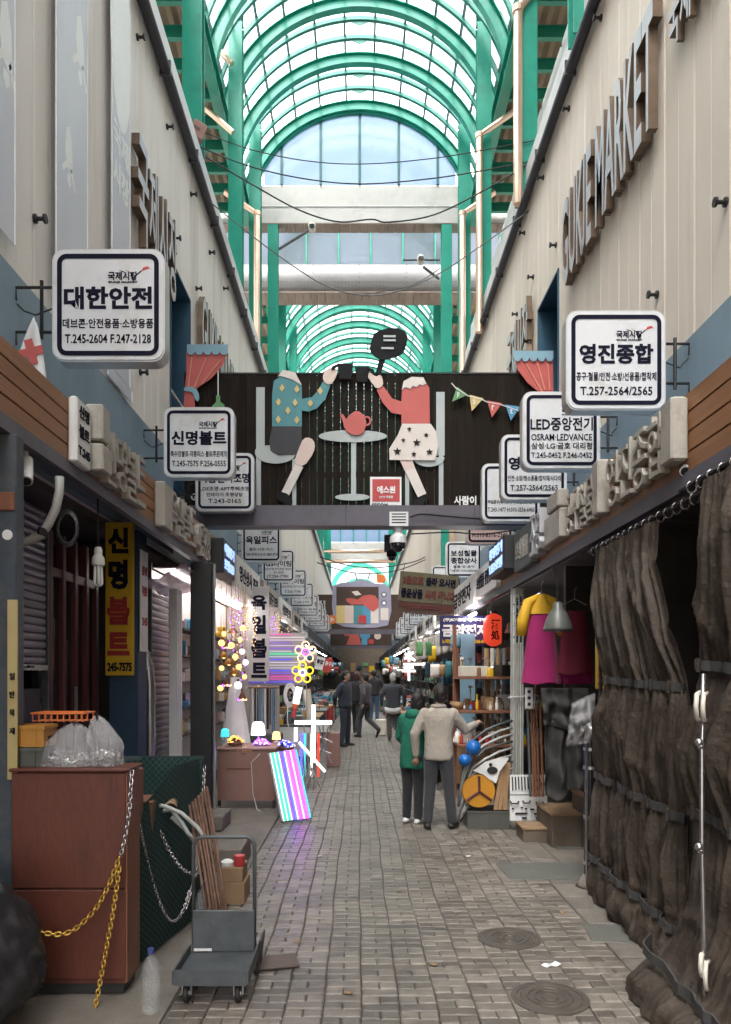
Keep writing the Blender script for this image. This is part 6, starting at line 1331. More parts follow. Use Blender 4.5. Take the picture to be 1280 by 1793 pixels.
for k in range(3): tag(MB().add([P(x, y_, 8.5 + .02 * k + d) for d in (0, .02) for x, y_ in ((864 + 8 * k, 1418), (871 + 8 * k, 1418), (884 + 5 * k, 1335), (878 + 5 * k, 1335))], [(3, 2, 1, 0), (4, 5, 6, 7), (0, 1, 5, 4), (1, 2, 6, 5), (2, 3, 7, 6), (3, 0, 4, 7)]).build('wood_plank', M['woodpale'], None, False, 0, P(870, 1418, 8.5)), '%s leaning pale plank beside the hose reel' % ('first', 'middle', 'last')[k], 'plank')
crate('tool_crate', 'dark low crate under the hose reel', XX(818, 8.45), XX(891, 8.45), 8.42, 8.8, .0, .2, 'crate_g')
pg = thing('pegboard', 'white pegboard of small tools standing on the ground', 'board', P(925, 1440, 8.3)); flat(pg, 'board', 893, 1357, 958, 1437, 8.3, M['white'], .02); z8 = lambda x, y: (800 + x / 6.406, 1180 + y / 6.406)
flat(pg, 'groove', 893, 1391, 957, 1392.5, 8.298, M['steelmat'], .002)
for k in range(8): q = P(897 + 5.4 * k, 1360, 8.29); mb = MB(); mb.tube([q, P(898 + 5.4 * k, 1384 - (k % 3), 8.29)], .007 if k < 7 else .016, 6); mb.build('blade', M['iron'], pg)
for x, y_ in ((943, 1366), (950, 1373), (943, 1380)): q = P(x, y_, 8.29); mb = MB(); mb.tube([q + Vector((.018 * math.cos(a), 0, .022 * math.sin(a))) for a in [6.28 * j / 9 for j in range(9)]], .007, 5, True); mb.build('shackle', M['iron'], pg)
for x, y_, w in ((901, 1403, 15), (922, 1402, 13), (945, 1404, 13)): mb = MB(); mb.tube([P(x - w / 2, y_, 8.29), P(x - w / 3, y_ + 4, 8.275), P(x + w / 3, y_ + 4, 8.275), P(x + w / 2, y_, 8.29)], .009, 6); mb.build('pull_handle', M['iron'], pg)
for x, y_, w in ((898, 1416, 4), (914, 1414, 4), (921, 1416, 4), (932, 1417, 7), (946, 1417, 10), (913, 1424, 22), (943, 1425, 17), (944, 1432, 13), (918, 1432, 9)): q = P(x, y_, 8.29); MB().bbox(q.x - w * .003, q.x + w * .003, 8.28, 8.298, q.z - .008, q.z + .008, .003).build('fitting', M['iron'], pg)
# wooden steps
def step(lab, x0, x1, y0, y1, z1): 
    t = thing('wooden_step', lab, 'step', ((x0 + x1) / 2, (y0 + y1) / 2, 0)); MB().bbox(x0, x1, y0, y1, z1 - .025, z1, .004).build('tread', M['card'], t); MB().box(x0 + .01, x1 - .01, y0 + .012, y1, 0, z1 - .026).build('riser', M['stepside'], t)
M['stepside'] = mat('step_side', (.11, .085, .065), (.15, .115, .085), 5, .8)
step('low wooden step by the pegboard', 1.66, 2.02, 7.75, 8.1, .15); step('higher wooden step behind the low one', 1.9, 2.3, 7.55, 8.2, .33); step('top wooden step at the shop doorway', 2.2, 2.55, 7.0, 7.9, .52)
# customer goods rack behind: wooden posts and taps
for k, (x, m, r) in enumerate(((801, 'woodred', .03), (852, 'woodpale', .035), (862, 'cream', .03), (872, 'woodpale', .03), (883, 'hose', .025))): tag(bar(None, P(x, 1395 if k else 1260, 10.6), P(x, 1135, 10.6), r, m, 'timber_post'), ('dark red short timber post behind the customers', 'pale orange timber post under the lantern', 'cream pole beside the orange post', 'thin pale timber post under the lantern', 'grey pole nearest the white pipes')[k], 'post')
sh = thing('stock_shelf', 'wooden stock shelf with tools behind the customers', 'shelf', (1.75, 10.4, 0))
for z in (.75, 1.2, 1.65): MB().bbox(1.3, 2.5, 10.0, 10.6, z, z + .035, .004).build('shelf_board', M['woodred'], sh)
for x in (1.32, 2.46): MB().bbox(x - .025, x + .025, 10.55, 10.6, 0, 2.4, .004).build('upright', M['woodred'], sh)
rh_n = {'steel': 'steel', 'white': 'white', 'red': 'red', 'bluep': 'blue', 'iron': 'black', 'cream': 'cream', 'bronze': 'bronze', 'steelmat': 'grey', 'yellow': 'yellow', 'chain': 'bright metal'}
rh_o = ['first', 'second', 'third', 'fourth', 'fifth', 'sixth', 'seventh', 'eighth', 'ninth', 'tenth', 'eleventh', 'twelfth', 'thirteenth']
tool_m = ['steel', 'white', 'red', 'bluep', 'iron', 'cream', 'bronze', 'steelmat', 'yellow', 'chain']
for k in range(26):
    z = (.785, 1.235)[k % 2]; x = 1.36 + .042 * k; h = rh.uniform(.08, .22); mmn = tool_m[rh.randrange(10)]; mm = M[mmn]
    mb = MB().lathe([(.018, 0), (.022, .01), (.02, h * .5), (.011, h * .62), (.011, h * .9), (.016, h)], (x, 10.08 + .1 * rh.random(), z), 10)
    tag(mb.build('tap_fitting', mm, None, True, 0, (x, 10.1, z)), '%s tap fitting on the %s shelf behind the customers, %s from the alley' % (rh_n[mmn], ('lower', 'upper')[k % 2], rh_o[k // 2]), 'fitting', 'tap fittings on the shelf behind the customers')
# ================================================================== people
def capsule(mb, p0, r0, p1, r1, n=12):
    p0 = Vector(p0); p1 = Vector(p1); d = p1 - p0; L_ = d.length
    if L_ < 1e-6: mb.ball(p0, r0, n, 8); return
    d.normalize(); a = d.orthogonal().normalized(); b = d.cross(a); rings = []
    for k in range(1, 5): t = -math.pi / 2 + k * math.pi / 8; rings.append((p0 + d * r0 * math.sin(t), r0 * math.cos(t)))
    for k in range(0, 4): t = k * math.pi / 8; rings.append((p1 + d * r1 * math.sin(t), r1 * math.cos(t)))
    vs = [p0 - d * r0]
    for c, r in rings:
        for k in range(n): t = 2 * math.pi * k / n; vs.append(c + (a * math.cos(t) + b * math.sin(t)) * r)
    vs.append(p1 + d * r1); m = len(rings); fs = [(0, 1 + (k + 1) % n, 1 + k) for k in range(n)]
    for i in range(m - 1):
        for k in range(n): q = 1 + i * n + k; w = 1 + i * n + (k + 1) % n; fs.append((q, w, w + n, q + n))
    l = len(vs) - 1; o = 1 + (m - 1) * n; fs += [(o + k, o + (k + 1) % n, l) for k in range(n)]
    mb.add(vs, fs)
def loft(mb, cs, rr, n=24):
    vs = []
    for c, (rx, ry) in zip(cs, rr):
        for k in range(n): t = 2 * math.pi * k / n; vs.append(c + Vector((rx * math.copysign(abs(math.cos(t)) ** .85, math.cos(t)), ry * math.copysign(abs(math.sin(t)) ** .85, math.sin(t)), 0)))
    m = len(cs); mb.add(vs, [(i * n + k, i * n + (k + 1) % n, (i + 1) * n + (k + 1) % n, (i + 1) * n + k) for i in range(m - 1) for k in range(n)] + [tuple(range(n - 1, -1, -1)), tuple(range((m - 1) * n, m * n))])
def remesh(mb, name, m, parent, vox, wr=0.0, wscale=9.0, sm=4, seed=0, stretch=(1, 1, 1)):
    me = bpy.data.meshes.new('tmp'); me.from_pydata([tuple(v) for v in mb.v], [], mb.f); me.update()
    ts = bpy.data.scenes.get('scratch') or bpy.data.scenes.new('scratch')
    o = bpy.data.objects.new('tmp', me); ts.collection.objects.link(o); md = o.modifiers.new('r', 'REMESH'); md.mode = 'VOXEL'; md.voxel_size = vox
    s_ = o.modifiers.new('s', 'SMOOTH'); s_.iterations = sm; s_.factor = .5
    with bpy.context.temp_override(scene=ts, view_layer=ts.view_layers[0]):
        dg = bpy.context.evaluated_depsgraph_get(); dg.update(); ev = o.evaluated_get(dg); nm_ = bpy.data.meshes.new_from_object(ev)
    bpy.data.objects.remove(o); bpy.data.meshes.remove(me); nm_.name = name; nm_.materials.clear(); nm_.materials.append(m)
    if wr:
        nr_ = [v.normal.copy() for v in nm_.vertices]
        for v, n_ in zip(nm_.vertices, nr_):
            q = Vector((v.co.x * wscale * stretch[0], v.co.y * wscale * stretch[1], v.co.z * wscale * stretch[2] + seed)); w = noise.noise(q) + .5 * noise.noise(q * 2.3); v.co += n_ * wr * (1 - 2 * abs(w))
    nm_.polygons.foreach_set('use_smooth', [True] * len(nm_.polygons)); nm_.update()
    r = bpy.data.objects.new(name, nm_); col_link(r); r.parent = parent; return r
SK = mat('skin', (.42, .25, .17), (.47, .29, .2), 8, .5)
def cloth(n, c, c2=None): return mat(n, c, c2 or tuple(x * 1.25 for x in c), 6, .85, bump=.15, bscale=60, sheen=.2)
def person(lab, loc, face, H, jk, tr_, hair, arms=None, legs=None, vox=.016, lean=0, head=(0, 0), hairlen=0, jlen=.0, shoes='black', hood=False, bag=False, torso=1.0, shirt=None, collar=None):
    """face: heading in degrees, 0 looks away from the camera (+y). arms: dict L/R -> (elbow, wrist) in body units (x right, y forward, z up; 1.70 tall)"""
    t = thing('person', lab, 'person', loc); k = H / 1.70; t.rotation_euler = (0, 0, -R(face)); t.scale = (k, k, k)
    A = {'L': ((-.255, -.02, 1.13), (-.25, .05, .87)), 'R': ((.255, -.02, 1.13), (.25, .05, .87))}; A.update(arms or {})
    G = {'L': ((-.095, .02, .49), (-.10, -.02, .08), 5), 'R': ((.095, .02, .49), (.10, -.02, .08), -5)}; G.update(legs or {})
    ln = lambda z: lean * max(0, z - .9)          # forward lean
    def B(x, y_, z): return Vector((x, y_ + ln(z), z))
    hd = B(head[0], .02 + head[1], 1.585); sgn = {'L': -1, 'R': 1}
    b = MB()                                         # continuous body
    b.ball(hd + Vector((0, 0, .012)), (.074, .092, .108), 18, 14); b.ball(hd + Vector((0, .045, -.062)), (.05, .045, .042), 12, 8)
    b.ball(hd + Vector((0, .098, -.012)), (.013, .02, .02), 8, 6)
    for s in (-1, 1): b.ball(hd + Vector((s * .076, 0, -.01)), (.011, .02, .03), 8, 6)
    capsule(b, B(0, 0, 1.40), .056, hd - Vector((0, .0, .07)), .05); capsule(b, B(-.11, 0, 1.32), .07, B(.11, 0, 1.32), .07); capsule(b, B(-.07, 0, 1.02), .085, B(.07, 0, 1.02), .085); capsule(b, B(0, 0, 1.3), .085, B(0, 0, .93), .09)
    jb = MB()
    hz_ = .88 - jlen; T = torso
    loft(jb, [B(0, 0, hz_), B(0, 0, hz_ + .03), B(0, 0, 1.02), B(0, 0, 1.14), B(0, -.005, 1.25), B(0, -.01, 1.33), B(0, -.01, 1.385), B(0, -.005, 1.42), B(0, 0, 1.46)], [(.165 * T, .118 * T), (.172 * T, .125 * T), (.165 * T, .12 * T), (.17 * T, .118 * T), (.188 * T, .12 * T), (.195 * T, .112 * T), (.165 * T, .095 * T), (.095, .075), (.066, .064)])
    if hood: jb.ball(B(0, -.07, 1.42), (.11, .075, .07), 14, 10)
    tb_ = MB(); loft(tb_, [Vector((0, 0, .80)), Vector((0, 0, .88)), Vector((0, 0, .96)), Vector((0, 0, 1.02))], [(.16, .10), (.158, .105), (.14, .09), (.11, .07)])
    for s in 'LR':
        q = sgn[s]; sh_ = B(q * .185, 0, 1.365); el, wr_ = (Vector(v) for v in A[s]); el = B(*el); wr_ = B(*wr_)
        capsule(b, sh_, .042, el, .034); capsule(b, el, .034, wr_, .025); capsule(jb, sh_ + Vector((-q * .02, 0, -.01)), .072, el, .057, 14); capsule(jb, el, .057, el.lerp(wr_, .92), .043, 14)
        d = (wr_ - el).normalized(); pl = wr_ + d * .045; capsule(b, wr_, .027, pl + d * .02, .032); side = d.cross(Vector((0, 1, 0)) if abs(d.y) < .8 else Vector((0, 0, 1))).normalized(); curl = side.cross(d).normalized() * (1 if True else -1)
        if curl.y < 0: curl = -curl
        for f_ in range(4):
            o_ = side * (-.027 + .018 * f_); L_ = (.06, .07, .066, .052)[f_]; p0 = pl + d * .035 + o_; p1 = p0 + d * L_ * .55 + curl * .012; p2 = p1 + d * L_ * .35 + curl * .03; capsule(b, p0, .0095, p1, .009, 8); capsule(b, p1, .009, p2, .008, 8)
        p0 = pl - side * .03; capsule(b, p0, .011, p0 - side * .022 + d * .03 + curl * .012, .010, 8); capsule(b, p0 - side * .022 + d * .03 + curl * .012, .010, p0 - side * .02 + d * .055 + curl * .02, .009, 8)
        kn_, an, toe = Vector(G[s][0]), Vector(G[s][1]), G[s][2]; hp2 = Vector((q * .085, 0, .9))
        capsule(b, hp2, .07, kn_, .045); capsule(b, kn_, .05, an, .036); capsule(tb_, hp2 - Vector((0, 0, .05)), .095, kn_, .07, 14); capsule(tb_, kn_, .07, an + Vector((0, 0, .02)), .058, 14)
        td_ = Vector((math.sin(R(toe)) * -1, math.cos(R(toe)), 0)) if not isinstance(toe, tuple) else Vector(toe).normalized(); ft = MB()
        capsule(ft, an + td_ * -.045 + Vector((0, 0, -.042)), .038, an + td_ * .15 + Vector((0, 0, -.05)), .032, 12); capsule(ft, an + Vector((0, 0, -.02)), .042, an + td_ * .06 + Vector((0, 0, -.035)), .04, 12)
        if not isinstance(toe, tuple): ft.v = [Vector((v.x, v.y, max(v.z, .002))) for v in ft.v]
        remesh(ft, 'shoe', M[shoes] if shoes in M else shoes, t, max(vox, .012), sm=3)
        capsule(b, an, .034, an + td_ * .1 + Vector((0, 0, -.04)), .022)
    remesh(b, 'body', SK, t, min(vox, .012) if vox < .014 else vox, sm=2); remesh(jb, 'jacket', jk, t, vox, .0035, 13, 4, H * 10, (1, 1, .7)); remesh(tb_, 'trousers', tr_, t, vox, .003, 12, 4, H * 7, (1, 1, 1.6))
    hb = MB(); hb.ball(hd + Vector((0, -.012, .03)), (.084, .1, .1), 18, 14); hb.ball(hd + Vector((0, -.045, -.02)), (.076, .06, .085 + hairlen), 16, 12)
    if hairlen:
        for s in (-1, 1): hb.ball(hd + Vector((s * .06, -.01, -.03)), (.035, .065, .095), 12, 9)
    hb.v = [v for v in hb.v]; ho = remesh(hb, 'hair', hair, t, max(vox * .8, .01), .006, 22, 2, 3, (1, 1, .6))
    # trim the hair away from the face
    for v in ho.data.vertices:
        d = v.co - hd
        if d.y > .045 and d.z < .06: v.co.y -= (d.y - .045) * .95; v.co.x *= .97
    for s in (-1, 1):
        e = MB(); e.ball(hd + Vector((s * .032, .084, .012)), (.012, .008, .007), 8, 6); e.build('eye', M['black'], t, True).location = (0, 0, 0); 
    m_ = MB(); m_.ball(hd + Vector((0, .094, -.055)), (.022, .008, .005), 8, 6); m_.build('mouth', mat_lip, t, True)
    if collar:
        cb_ = MB(); cb_.tube([B(.07 * math.cos(a), -.01 + .062 * math.sin(a), 1.445) for a in [6.28 * j / 14 for j in range(14)]], .024, 8, True); cb_.v = [Vector(v) for v in cb_.v]; cb_.build('collar', collar, t, True)
    if shirt: sb_ = MB(); capsule(sb_, (-.08, 0, .86 - jlen), .14, (.08, 0, .86 - jlen), .14); remesh(sb_, 'shirt_hem', shirt, t, vox)
    if bag:
        hb_ = MB(); hb_.bbox(.2, .32, .05, .32, .52, .76, .03); bo = hb_.build('handbag', M['vinyl'], t, True)
        h2 = MB(); h2.tube([(.26, .09, .76), (.26, .1, .9), (.26, .19, .97), (.26, .27, .9), (.26, .28, .76)], .008, 6); h2.build('handbag_strap', M['vinyl'], t, True)
    # children were built in body units at the origin: undo the world offset
    for ch in t.children:
        if ch.name.split('.')[0] in ('eye', 'mouth', 'collar', 'handbag', 'handbag_strap'): ch.data.transform(Matrix.Translation(Vector(loc)))
    return t
mat_lip = mat('lip', (.3, .12, .09), (.33, .14, .1), 5, .5)
HB = mat('hair_black', (.012, .010, .009), (.02, .016, .014), 30, .5, bump=.5, bscale=80, stretch=(1, 1, .25)); HG = mat('hair_grey', (.4, .39, .37), (.5, .49, .47), 30, .6, bump=.5, bscale=80); HR = mat('hair_brown', (.05, .015, .012), (.07, .022, .018), 30, .5)
J_beige = mat('jacket_beige', (.33, .29, .245), (.40, .355, .30), 5, .8, bump=.9, bscale=13, stretch=(1.4, 1.4, .8), sheen=.1); J_green = mat('hoodie_green', (.005, .115, .068), (.008, .15, .09), 5, .85, bump=.8, bscale=14, stretch=(1.4, 1.4, .7)); J_navy = cloth('jacket_navy', (.02, .025, .042)); J_plum = cloth('jacket_plum', (.05, .042, .05)); J_black = cloth('jacket_black', (.012, .012, .014)); J_slate = cloth('jacket_slate', (.026, .028, .036))
T_dk = cloth('trousers_charcoal', (.03, .031, .036)); T_bk = cloth('trousers_black', (.012, .012, .013)); T_nv = cloth('trousers_navy', (.016, .02, .034)); T_br = cloth('trousers_brown', (.05, .038, .032)); T_jean = cloth('jeans', (.04, .07, .13))
Ym = 8.47
person('person in a beige jacket reaching toward the hoses, seen from behind', (XX(768, Ym), Ym, 0), 8, 1.60, J_beige, T_dk, HB, {'L': ((-.28, -.03, 1.12), (-.27, .04, .85)), 'R': ((.31, .10, 1.16), (.44, .30, 1.22))}, {'L': ((-.10, .02, .49), (-.13, -.03, .08), 12), 'R': ((.12, .0, .49), (.16, .0, .08), -22)}, .011, .05, (.02, .0), 0, .07, 'rubber', torso=1.0, collar=J_beige)
Yw = 8.75
person('person in a green hooded jacket and black trousers holding a black handbag', (XX(722, Yw), Yw, 0), 32, 1.50, J_green, T_bk, HB, {'L': ((-.235, .04, 1.12), (-.16, .2, .95)), 'R': ((.235, .05, 1.1), (.19, .2, .9))}, {'L': ((-.08, .02, .49), (-.085, .0, .08), 0), 'R': ((.08, .02, .49), (.085, .0, .08), 0)}, .011, .16, (0, .03), .03, .16, 'white', hood=True, bag=True)
person('person in a navy jacket standing with arms behind the back', (XX(604, 18.1), 18.1, 0), 120, 1.79, J_navy, T_nv, HB, {'L': ((-.27, -.1, 1.12), (-.12, -.2, .95)), 'R': ((.27, -.1, 1.12), (.12, -.2, .95))}, {'L': ((-.1, .02, .49), (-.15, -.02, .08), 10), 'R': ((.1, .02, .49), (.17, .02, .08), -15)}, .016, 0, (0, .02), torso=1.08)
person('person with dark red hair half hidden behind the navy jacket', (XX(624, 21.6), 21.6, 0), 20, 1.78, J_black, T_bk, HR, None, {'L': ((-.09, .12, .5), (-.1, .16, .1), 0), 'R': ((.09, -.05, .5), (.1, -.25, .16), 0)}, .02, 0, hairlen=.06)
person('person in a plum jacket striding away through the alley', (XX(640, 20.6), 20.6, 0), -55, 1.74, J_plum, T_dk, HB, {'L': ((-.26, -.12, 1.13), (-.25, -.1, .9)), 'R': ((.25, .08, 1.12), (.24, .25, .95))}, {'L': ((-.09, .12, .5), (-.09, .14, .08), 0), 'R': ((.09, .0, .5), (.09, -.36, .2), (0, .5, -.85))}, .016)
person('person in a black jacket and jeans farthest down the alley', (XX(655, 26.6), 26.6, 0), 10, 1.86, J_black, T_jean, HB, {'R': ((.28, .1, 1.15), (.3, .3, 1.2))}, None, .02, 0, torso=1.1)
person('grey haired person in a dark jacket walking away', (XX(688, 19.4), 19.4, 0), 4, 1.74, J_slate, T_br, HG, {'L': ((-.29, 0, 1.13), (-.28, .06, .88)), 'R': ((.29, 0, 1.13), (.28, .04, .88))}, {'L': ((-.09, .02, .49), (-.085, -.1, .1), 0), 'R': ((.1, .05, .49), (.14, .08, .08), -10)}, .016, 0, torso=1.15, shirt=M['white'], jlen=.06)
# ================================================================== far stalls and goods
rg = random.Random(77)
cn = {'white': 'white', 'bluep': 'blue', 'coral': 'coral', 'card': 'brown', 'steelmat': 'grey', 'cream': 'cream', 'yellow': 'yellow', 'teal': 'teal', 'black': 'black', 'salmon': 'salmon', 'navy': 'navy', 'woodpale': 'tan', 'creamprint': 'ivory', 'charcoal': 'charcoal', 'lightblue': 'light blue', 'red': 'red', 'steel': 'silver', 'greenp': 'green'}
pal = ['white', 'bluep', 'coral', 'card', 'steelmat', 'cream', 'yellow', 'teal', 'black', 'salmon', 'navy', 'woodpale', 'creamprint', 'charcoal', 'lightblue', 'red', 'steel', 'greenp']
def g_box(w, d, h): return MB().bbox(-w / 2, w / 2, -d / 2, d / 2, 0, h, .008)
def g_tin(r, h): return MB().lathe([(r * .95, 0), (r, .01), (r, h - .01), (r * .9, h)], n=12)
def g_bag(s):
    def f(u, v):
        th = 2 * math.pi * u; r = s * (.9 - .5 * v ** 2) * (1 + .15 * math.sin(3 * th + 5 * v)); return (r * math.cos(th), .7 * r * math.sin(th), s * 1.7 * v)
    return MB().grid(f, 14, 6, True)
def g_bask(r, h): return MB().lathe([(r * .7, 0), (r, h), (r * .94, h), (r * .66, .012)], n=14)
def g_tool(h): return MB().lathe([(.012, 0), (.016, .02), (.014, h * .45), (.008, h * .5), (.008, h * .9), (.03, h * .92), (.03, h)], n=8)
kinds = [('goods_box', 'box', lambda: g_box(rg.uniform(.12, .3), rg.uniform(.12, .25), rg.uniform(.08, .22))), ('tin_can', 'tin', lambda: g_tin(rg.uniform(.04, .08), rg.uniform(.1, .2))), ('filled_pouch', 'pouch', lambda: g_bag(rg.uniform(.07, .12))), ('goods_basket', 'basket', lambda: g_bask(rg.uniform(.09, .16), rg.uniform(.08, .14))), ('hand_tool', 'tool', lambda: g_tool(rg.uniform(.18, .35)))]
protos = {}
def good(i, mname, loc, rz, lab, group):
    nm_, cat, fn = kinds[i]; v = rg.randrange(3); key = (i, v, mname)
    if key not in protos: o = fn().build(nm_, M[mname], None, i in (2, 3)); protos[key] = o
    else: o = protos[key].copy(); col_link(o)
    o.location = loc; o.rotation_euler = (0, 0, rz); return tag(o, lab, cat, group)
ordn = ['first', 'second', 'third', 'fourth', 'fifth', 'sixth', 'seventh', 'eighth', 'ninth', 'tenth', 'eleventh', 'twelfth', 'thirteenth']
used = set()
def pickc(fmt, options=None):
    opts = list(options or pal); rg.shuffle(opts)
    for c in opts:
        if fmt(c) not in used: break
    used.add(fmt(c)); return c
def stall(side, k, y0, x_in, x_out, n=9, hang=4, ln=1.9):
    where = 'past the lamp shop' if side < 0 else 'past the red lantern'; xa, xb = sorted((x_in, x_out)); o_ = ordn[k]
    t = thing('stall_table', '%s goods table %s' % (o_, where), 'table', ((xa + xb) / 2, y0 + ln / 2, 0), 'goods tables along the far alley')
    MB().bbox(xa, xb, y0, y0 + ln, .68, .72, .006).build('top', M['woodpale' if k % 2 else 'steelmat'], t)
    for x in (xa + .04, xb - .04):
        for y_ in (y0 + .05, y0 + ln - .05): MB().box(x - .02, x + .02, y_ - .02, y_ + .02, 0, .679).build('leg', M['steelmat'], t)
    MB().box(xa + .02, xb - .02, y0 + .01, y0 + .02, .1, .676).build('front_cloth', M[pal[(k * 5 + (3 if side > 0 else 0)) % len(pal)]], t)
    xo = min(x_in, x_out, key=abs)
    for j in range(n):
        i = rg.choice((0, 0, 0, 1, 2, 2, 3, 4)); u = rg.random(); x = xa + .12 + (xb - xa - .24) * u; far_ = abs(x - xo) / (xb - xa)
        z = .722; y_ = y0 + .1 + (ln - .2) * (j + .5 * rg.random()) / n
        fm = lambda c: cn[c] + ' %s on the %s goods table %s' % (('boxed item', 'tin', 'filled pouch', 'small basket', 'upright tool')[i], o_, where); c = pickc(fm); good(i, c, (x, y_, z), rg.uniform(-.5, .5), fm(c), 'goods on the %s table %s' % (o_, where))
    # tiered back display
    xw = (-2.35 if side < 0 else 2.5)
    rk = thing('goods_rack', '%s tall goods rack %s' % (o_, where), 'rack', (xw, y0 + ln / 2, 0), 'goods racks along the far alley')
    for z in (1.0, 1.45, 1.9, 2.3): MB().bbox(min(xw, xw - side * .38), max(xw, xw - side * .38), y0 + .05, y0 + ln - .05, z, z + .025, .004).build('shelf', M['steelmat'], rk)
    for y_ in (y0 + .06, y0 + ln - .06): MB().box(xw - side * .38 - .015, xw - side * .38 + .015, y_ - .015, y_ + .015, 0, 2.6).build('upright', M['steelmat'], rk)
    for j in range(n):
        i = rg.choice((0, 0, 1, 2, 3)); z = (1.026, 1.476, 1.926, 2.326)[j % 4]
        fm = lambda c: cn[c] + ' %s on the %s shelf of the %s tall rack %s' % (('box', 'tin', 'pouch', 'basket')[i], ('lowest', 'second', 'third', 'top')[j % 4], o_, where); c = pickc(fm)
        good(i, c, (xw - side * .24, y0 + .15 + (ln - .3) * rg.random(), z), rg.uniform(-.4, .4), fm(c), 'goods on the %s rack %s' % (o_, where))
    for j in range(hang):
        x = side * (1.0 + .7 * rg.random()); y_ = y0 + ln * rg.random(); z = rg.uniform(1.75, 2.25)
        fm = lambda c: cn[c] + ' hanging packet above the %s goods table %s' % (o_, where); pc_ = pickc(fm); t2_ = thing('hanging_pack', fm(pc_), 'packet', (x, y_, z), 'packets hanging over the %s table %s' % (o_, where))
        w, h = rg.uniform(.1, .2), rg.uniform(.15, .3); m_ = M[pc_]
        MB().grid(lambda u, v: (x + (u - .5) * w, y_ + .025 * math.sin(u * 3.14) * math.sin(v * 3.14) * -1, z + h * (v - .5)), 4, 4).build('packet', m_, t2_, True, .004); mb = MB(); mb.tube([(x, y_, z + h / 2), (x, y_, 2.75)], .004, 4); mb.build('cord', M['iron'], t2_)
    lt = MB().bbox(side * 1.75 - .02, side * 1.75 + .02, y0 + .3, y0 + 1.4, 2.62, 2.655, .006).build('tube_light', M['g_tube2'], None, False, 0, (side * 1.75, y0 + .8, 2.6)); tag(lt, '%s lit tube lamp under the canopy %s' % (o_, where), 'lamp')
for k in range(9): stall(-1, k, 14.9 + 2.9 * k, -1.95, -.95 + .02 * k, 11, 5)
for k in range(11): stall(1, k, 11.2 + 2.6 * k, 1.12 - .02 * k, 2.05, 11, 5)
lr = thing('lamp_rack', 'steel rack packed with boxed lamps inside the lamp shop', 'rack', (-2.4, 11.5, 0))
for z in (.9, 1.25, 1.6, 1.95, 2.3): MB().box(-2.55, -2.3, 9.9, 14.5, z, z + .02).build('shelf', M['steelmat'], lr)
for k in range(70):
    z = (.922, 1.272, 1.622, 1.972, 2.322)[k % 5]; c = rg.choice(['white', 'cream', 'yellow', 'card', 'creamprint', 'steel', 'lightblue', 'salmon', 'bluep', 'woodpale']); i = rg.choice((0, 1, 1, 2, 3))
    good(i, c, (-2.4 + .08 * rg.random(), 9.95 + 4.4 * (k // 5) / 14 + .1 * rg.random(), z), rg.random(), cn[c] + ' %s on the %s lamp rack shelf, place %s' % (('box', 'tin', 'pouch', 'basket')[i], ('lowest', 'second', 'middle', 'fourth', 'top')[k % 5], ('one', 'two', 'three', 'four', 'five', 'six', 'seven', 'eight', 'nine', 'ten', 'eleven', 'twelve', 'thirteen', 'fourteen')[k // 5]), 'stock on the lamp rack')
so = [a + b for a, b in zip(['first', 'second', 'third', 'fourth', 'fifth', 'sixth', 'seventh', 'eighth', 'ninth', 'tenth', 'eleventh', 'twelfth', 'thirteenth', 'fourteenth', 'fifteenth', 'sixteenth', 'seventeenth', 'eighteenth', 'nineteenth', 'twentieth', 'twenty-first', 'twenty-second', 'twenty-third', 'twenty-fourth', 'twenty-fifth', 'last'], [''] * 26)]
for k in range(26):
    x, y_ = -2.0 + (.8 * rg.random() if k % 2 else .3 * rg.random()), (13.05 + 1.3 * rg.random() if k % 2 else 11.2 + 1.5 * rg.random()); z = rg.uniform(1.35, 2.5); t_ = thing('light_string', 'hanging string of tiny %s lights, %s of the lamp shop strings' % (('amber', 'peach', 'white', 'golden', 'violet')[k % 5], so[k]), 'fairy lights', (x, y_, z), 'strings of tiny lights in the lamp shop'); mb = MB(); h = rg.uniform(.3, .8)
    pts = [Vector((x + .03 * math.sin(j * 1.3 + k), y_ + .03 * math.cos(j), 2.9 - (2.9 - z + h * .0) * j / 12)) for j in range(13)]; mb.tube(pts, .004, 4); mb.build('wire', M['bronze'], t_)
    mb = MB(); [mb.ball(p, .010, 6, 4) for p in pts[2:]]; o = mb.build('lights', M[('g_warm', 'g_warmw', 'g_soft', 'g_warm', 'g_violet')[k % 5]], t_); o['kind'] = 'stuff'
for k in range(66):
    lv = k % 3; i = rg.choice((0, 1, 1, 2, 4, 4, 3)); nth = ('first', 'second', 'third', 'fourth', 'fifth', 'sixth', 'seventh', 'eighth', 'ninth', 'tenth', 'eleventh', 'twelfth', 'thirteenth', 'fourteenth', 'fifteenth', 'sixteenth', 'seventeenth', 'eighteenth', 'nineteenth', 'twentieth', 'twenty-first', 'last')[k // 3]
    c = rg.choice(['steel', 'steelmat', 'white', 'red', 'bluep', 'black', 'card', 'yellow', 'cream', 'steel', 'bronze' if False else 'woodpale']); good(i, c, (1.36 + 1.08 * (k // 3) / 21, 10.25 + .25 * rg.random(), (.787, 1.237, 1.687)[lv]), rg.random(), cn[c] + ' %s on the %s stock shelf behind the customers, %s along' % (('box', 'tin', 'pouch', 'basket', 'tool')[i], ('lowest', 'middle', 'top')[lv], nth), 'goods on the stock shelf behind the customers')
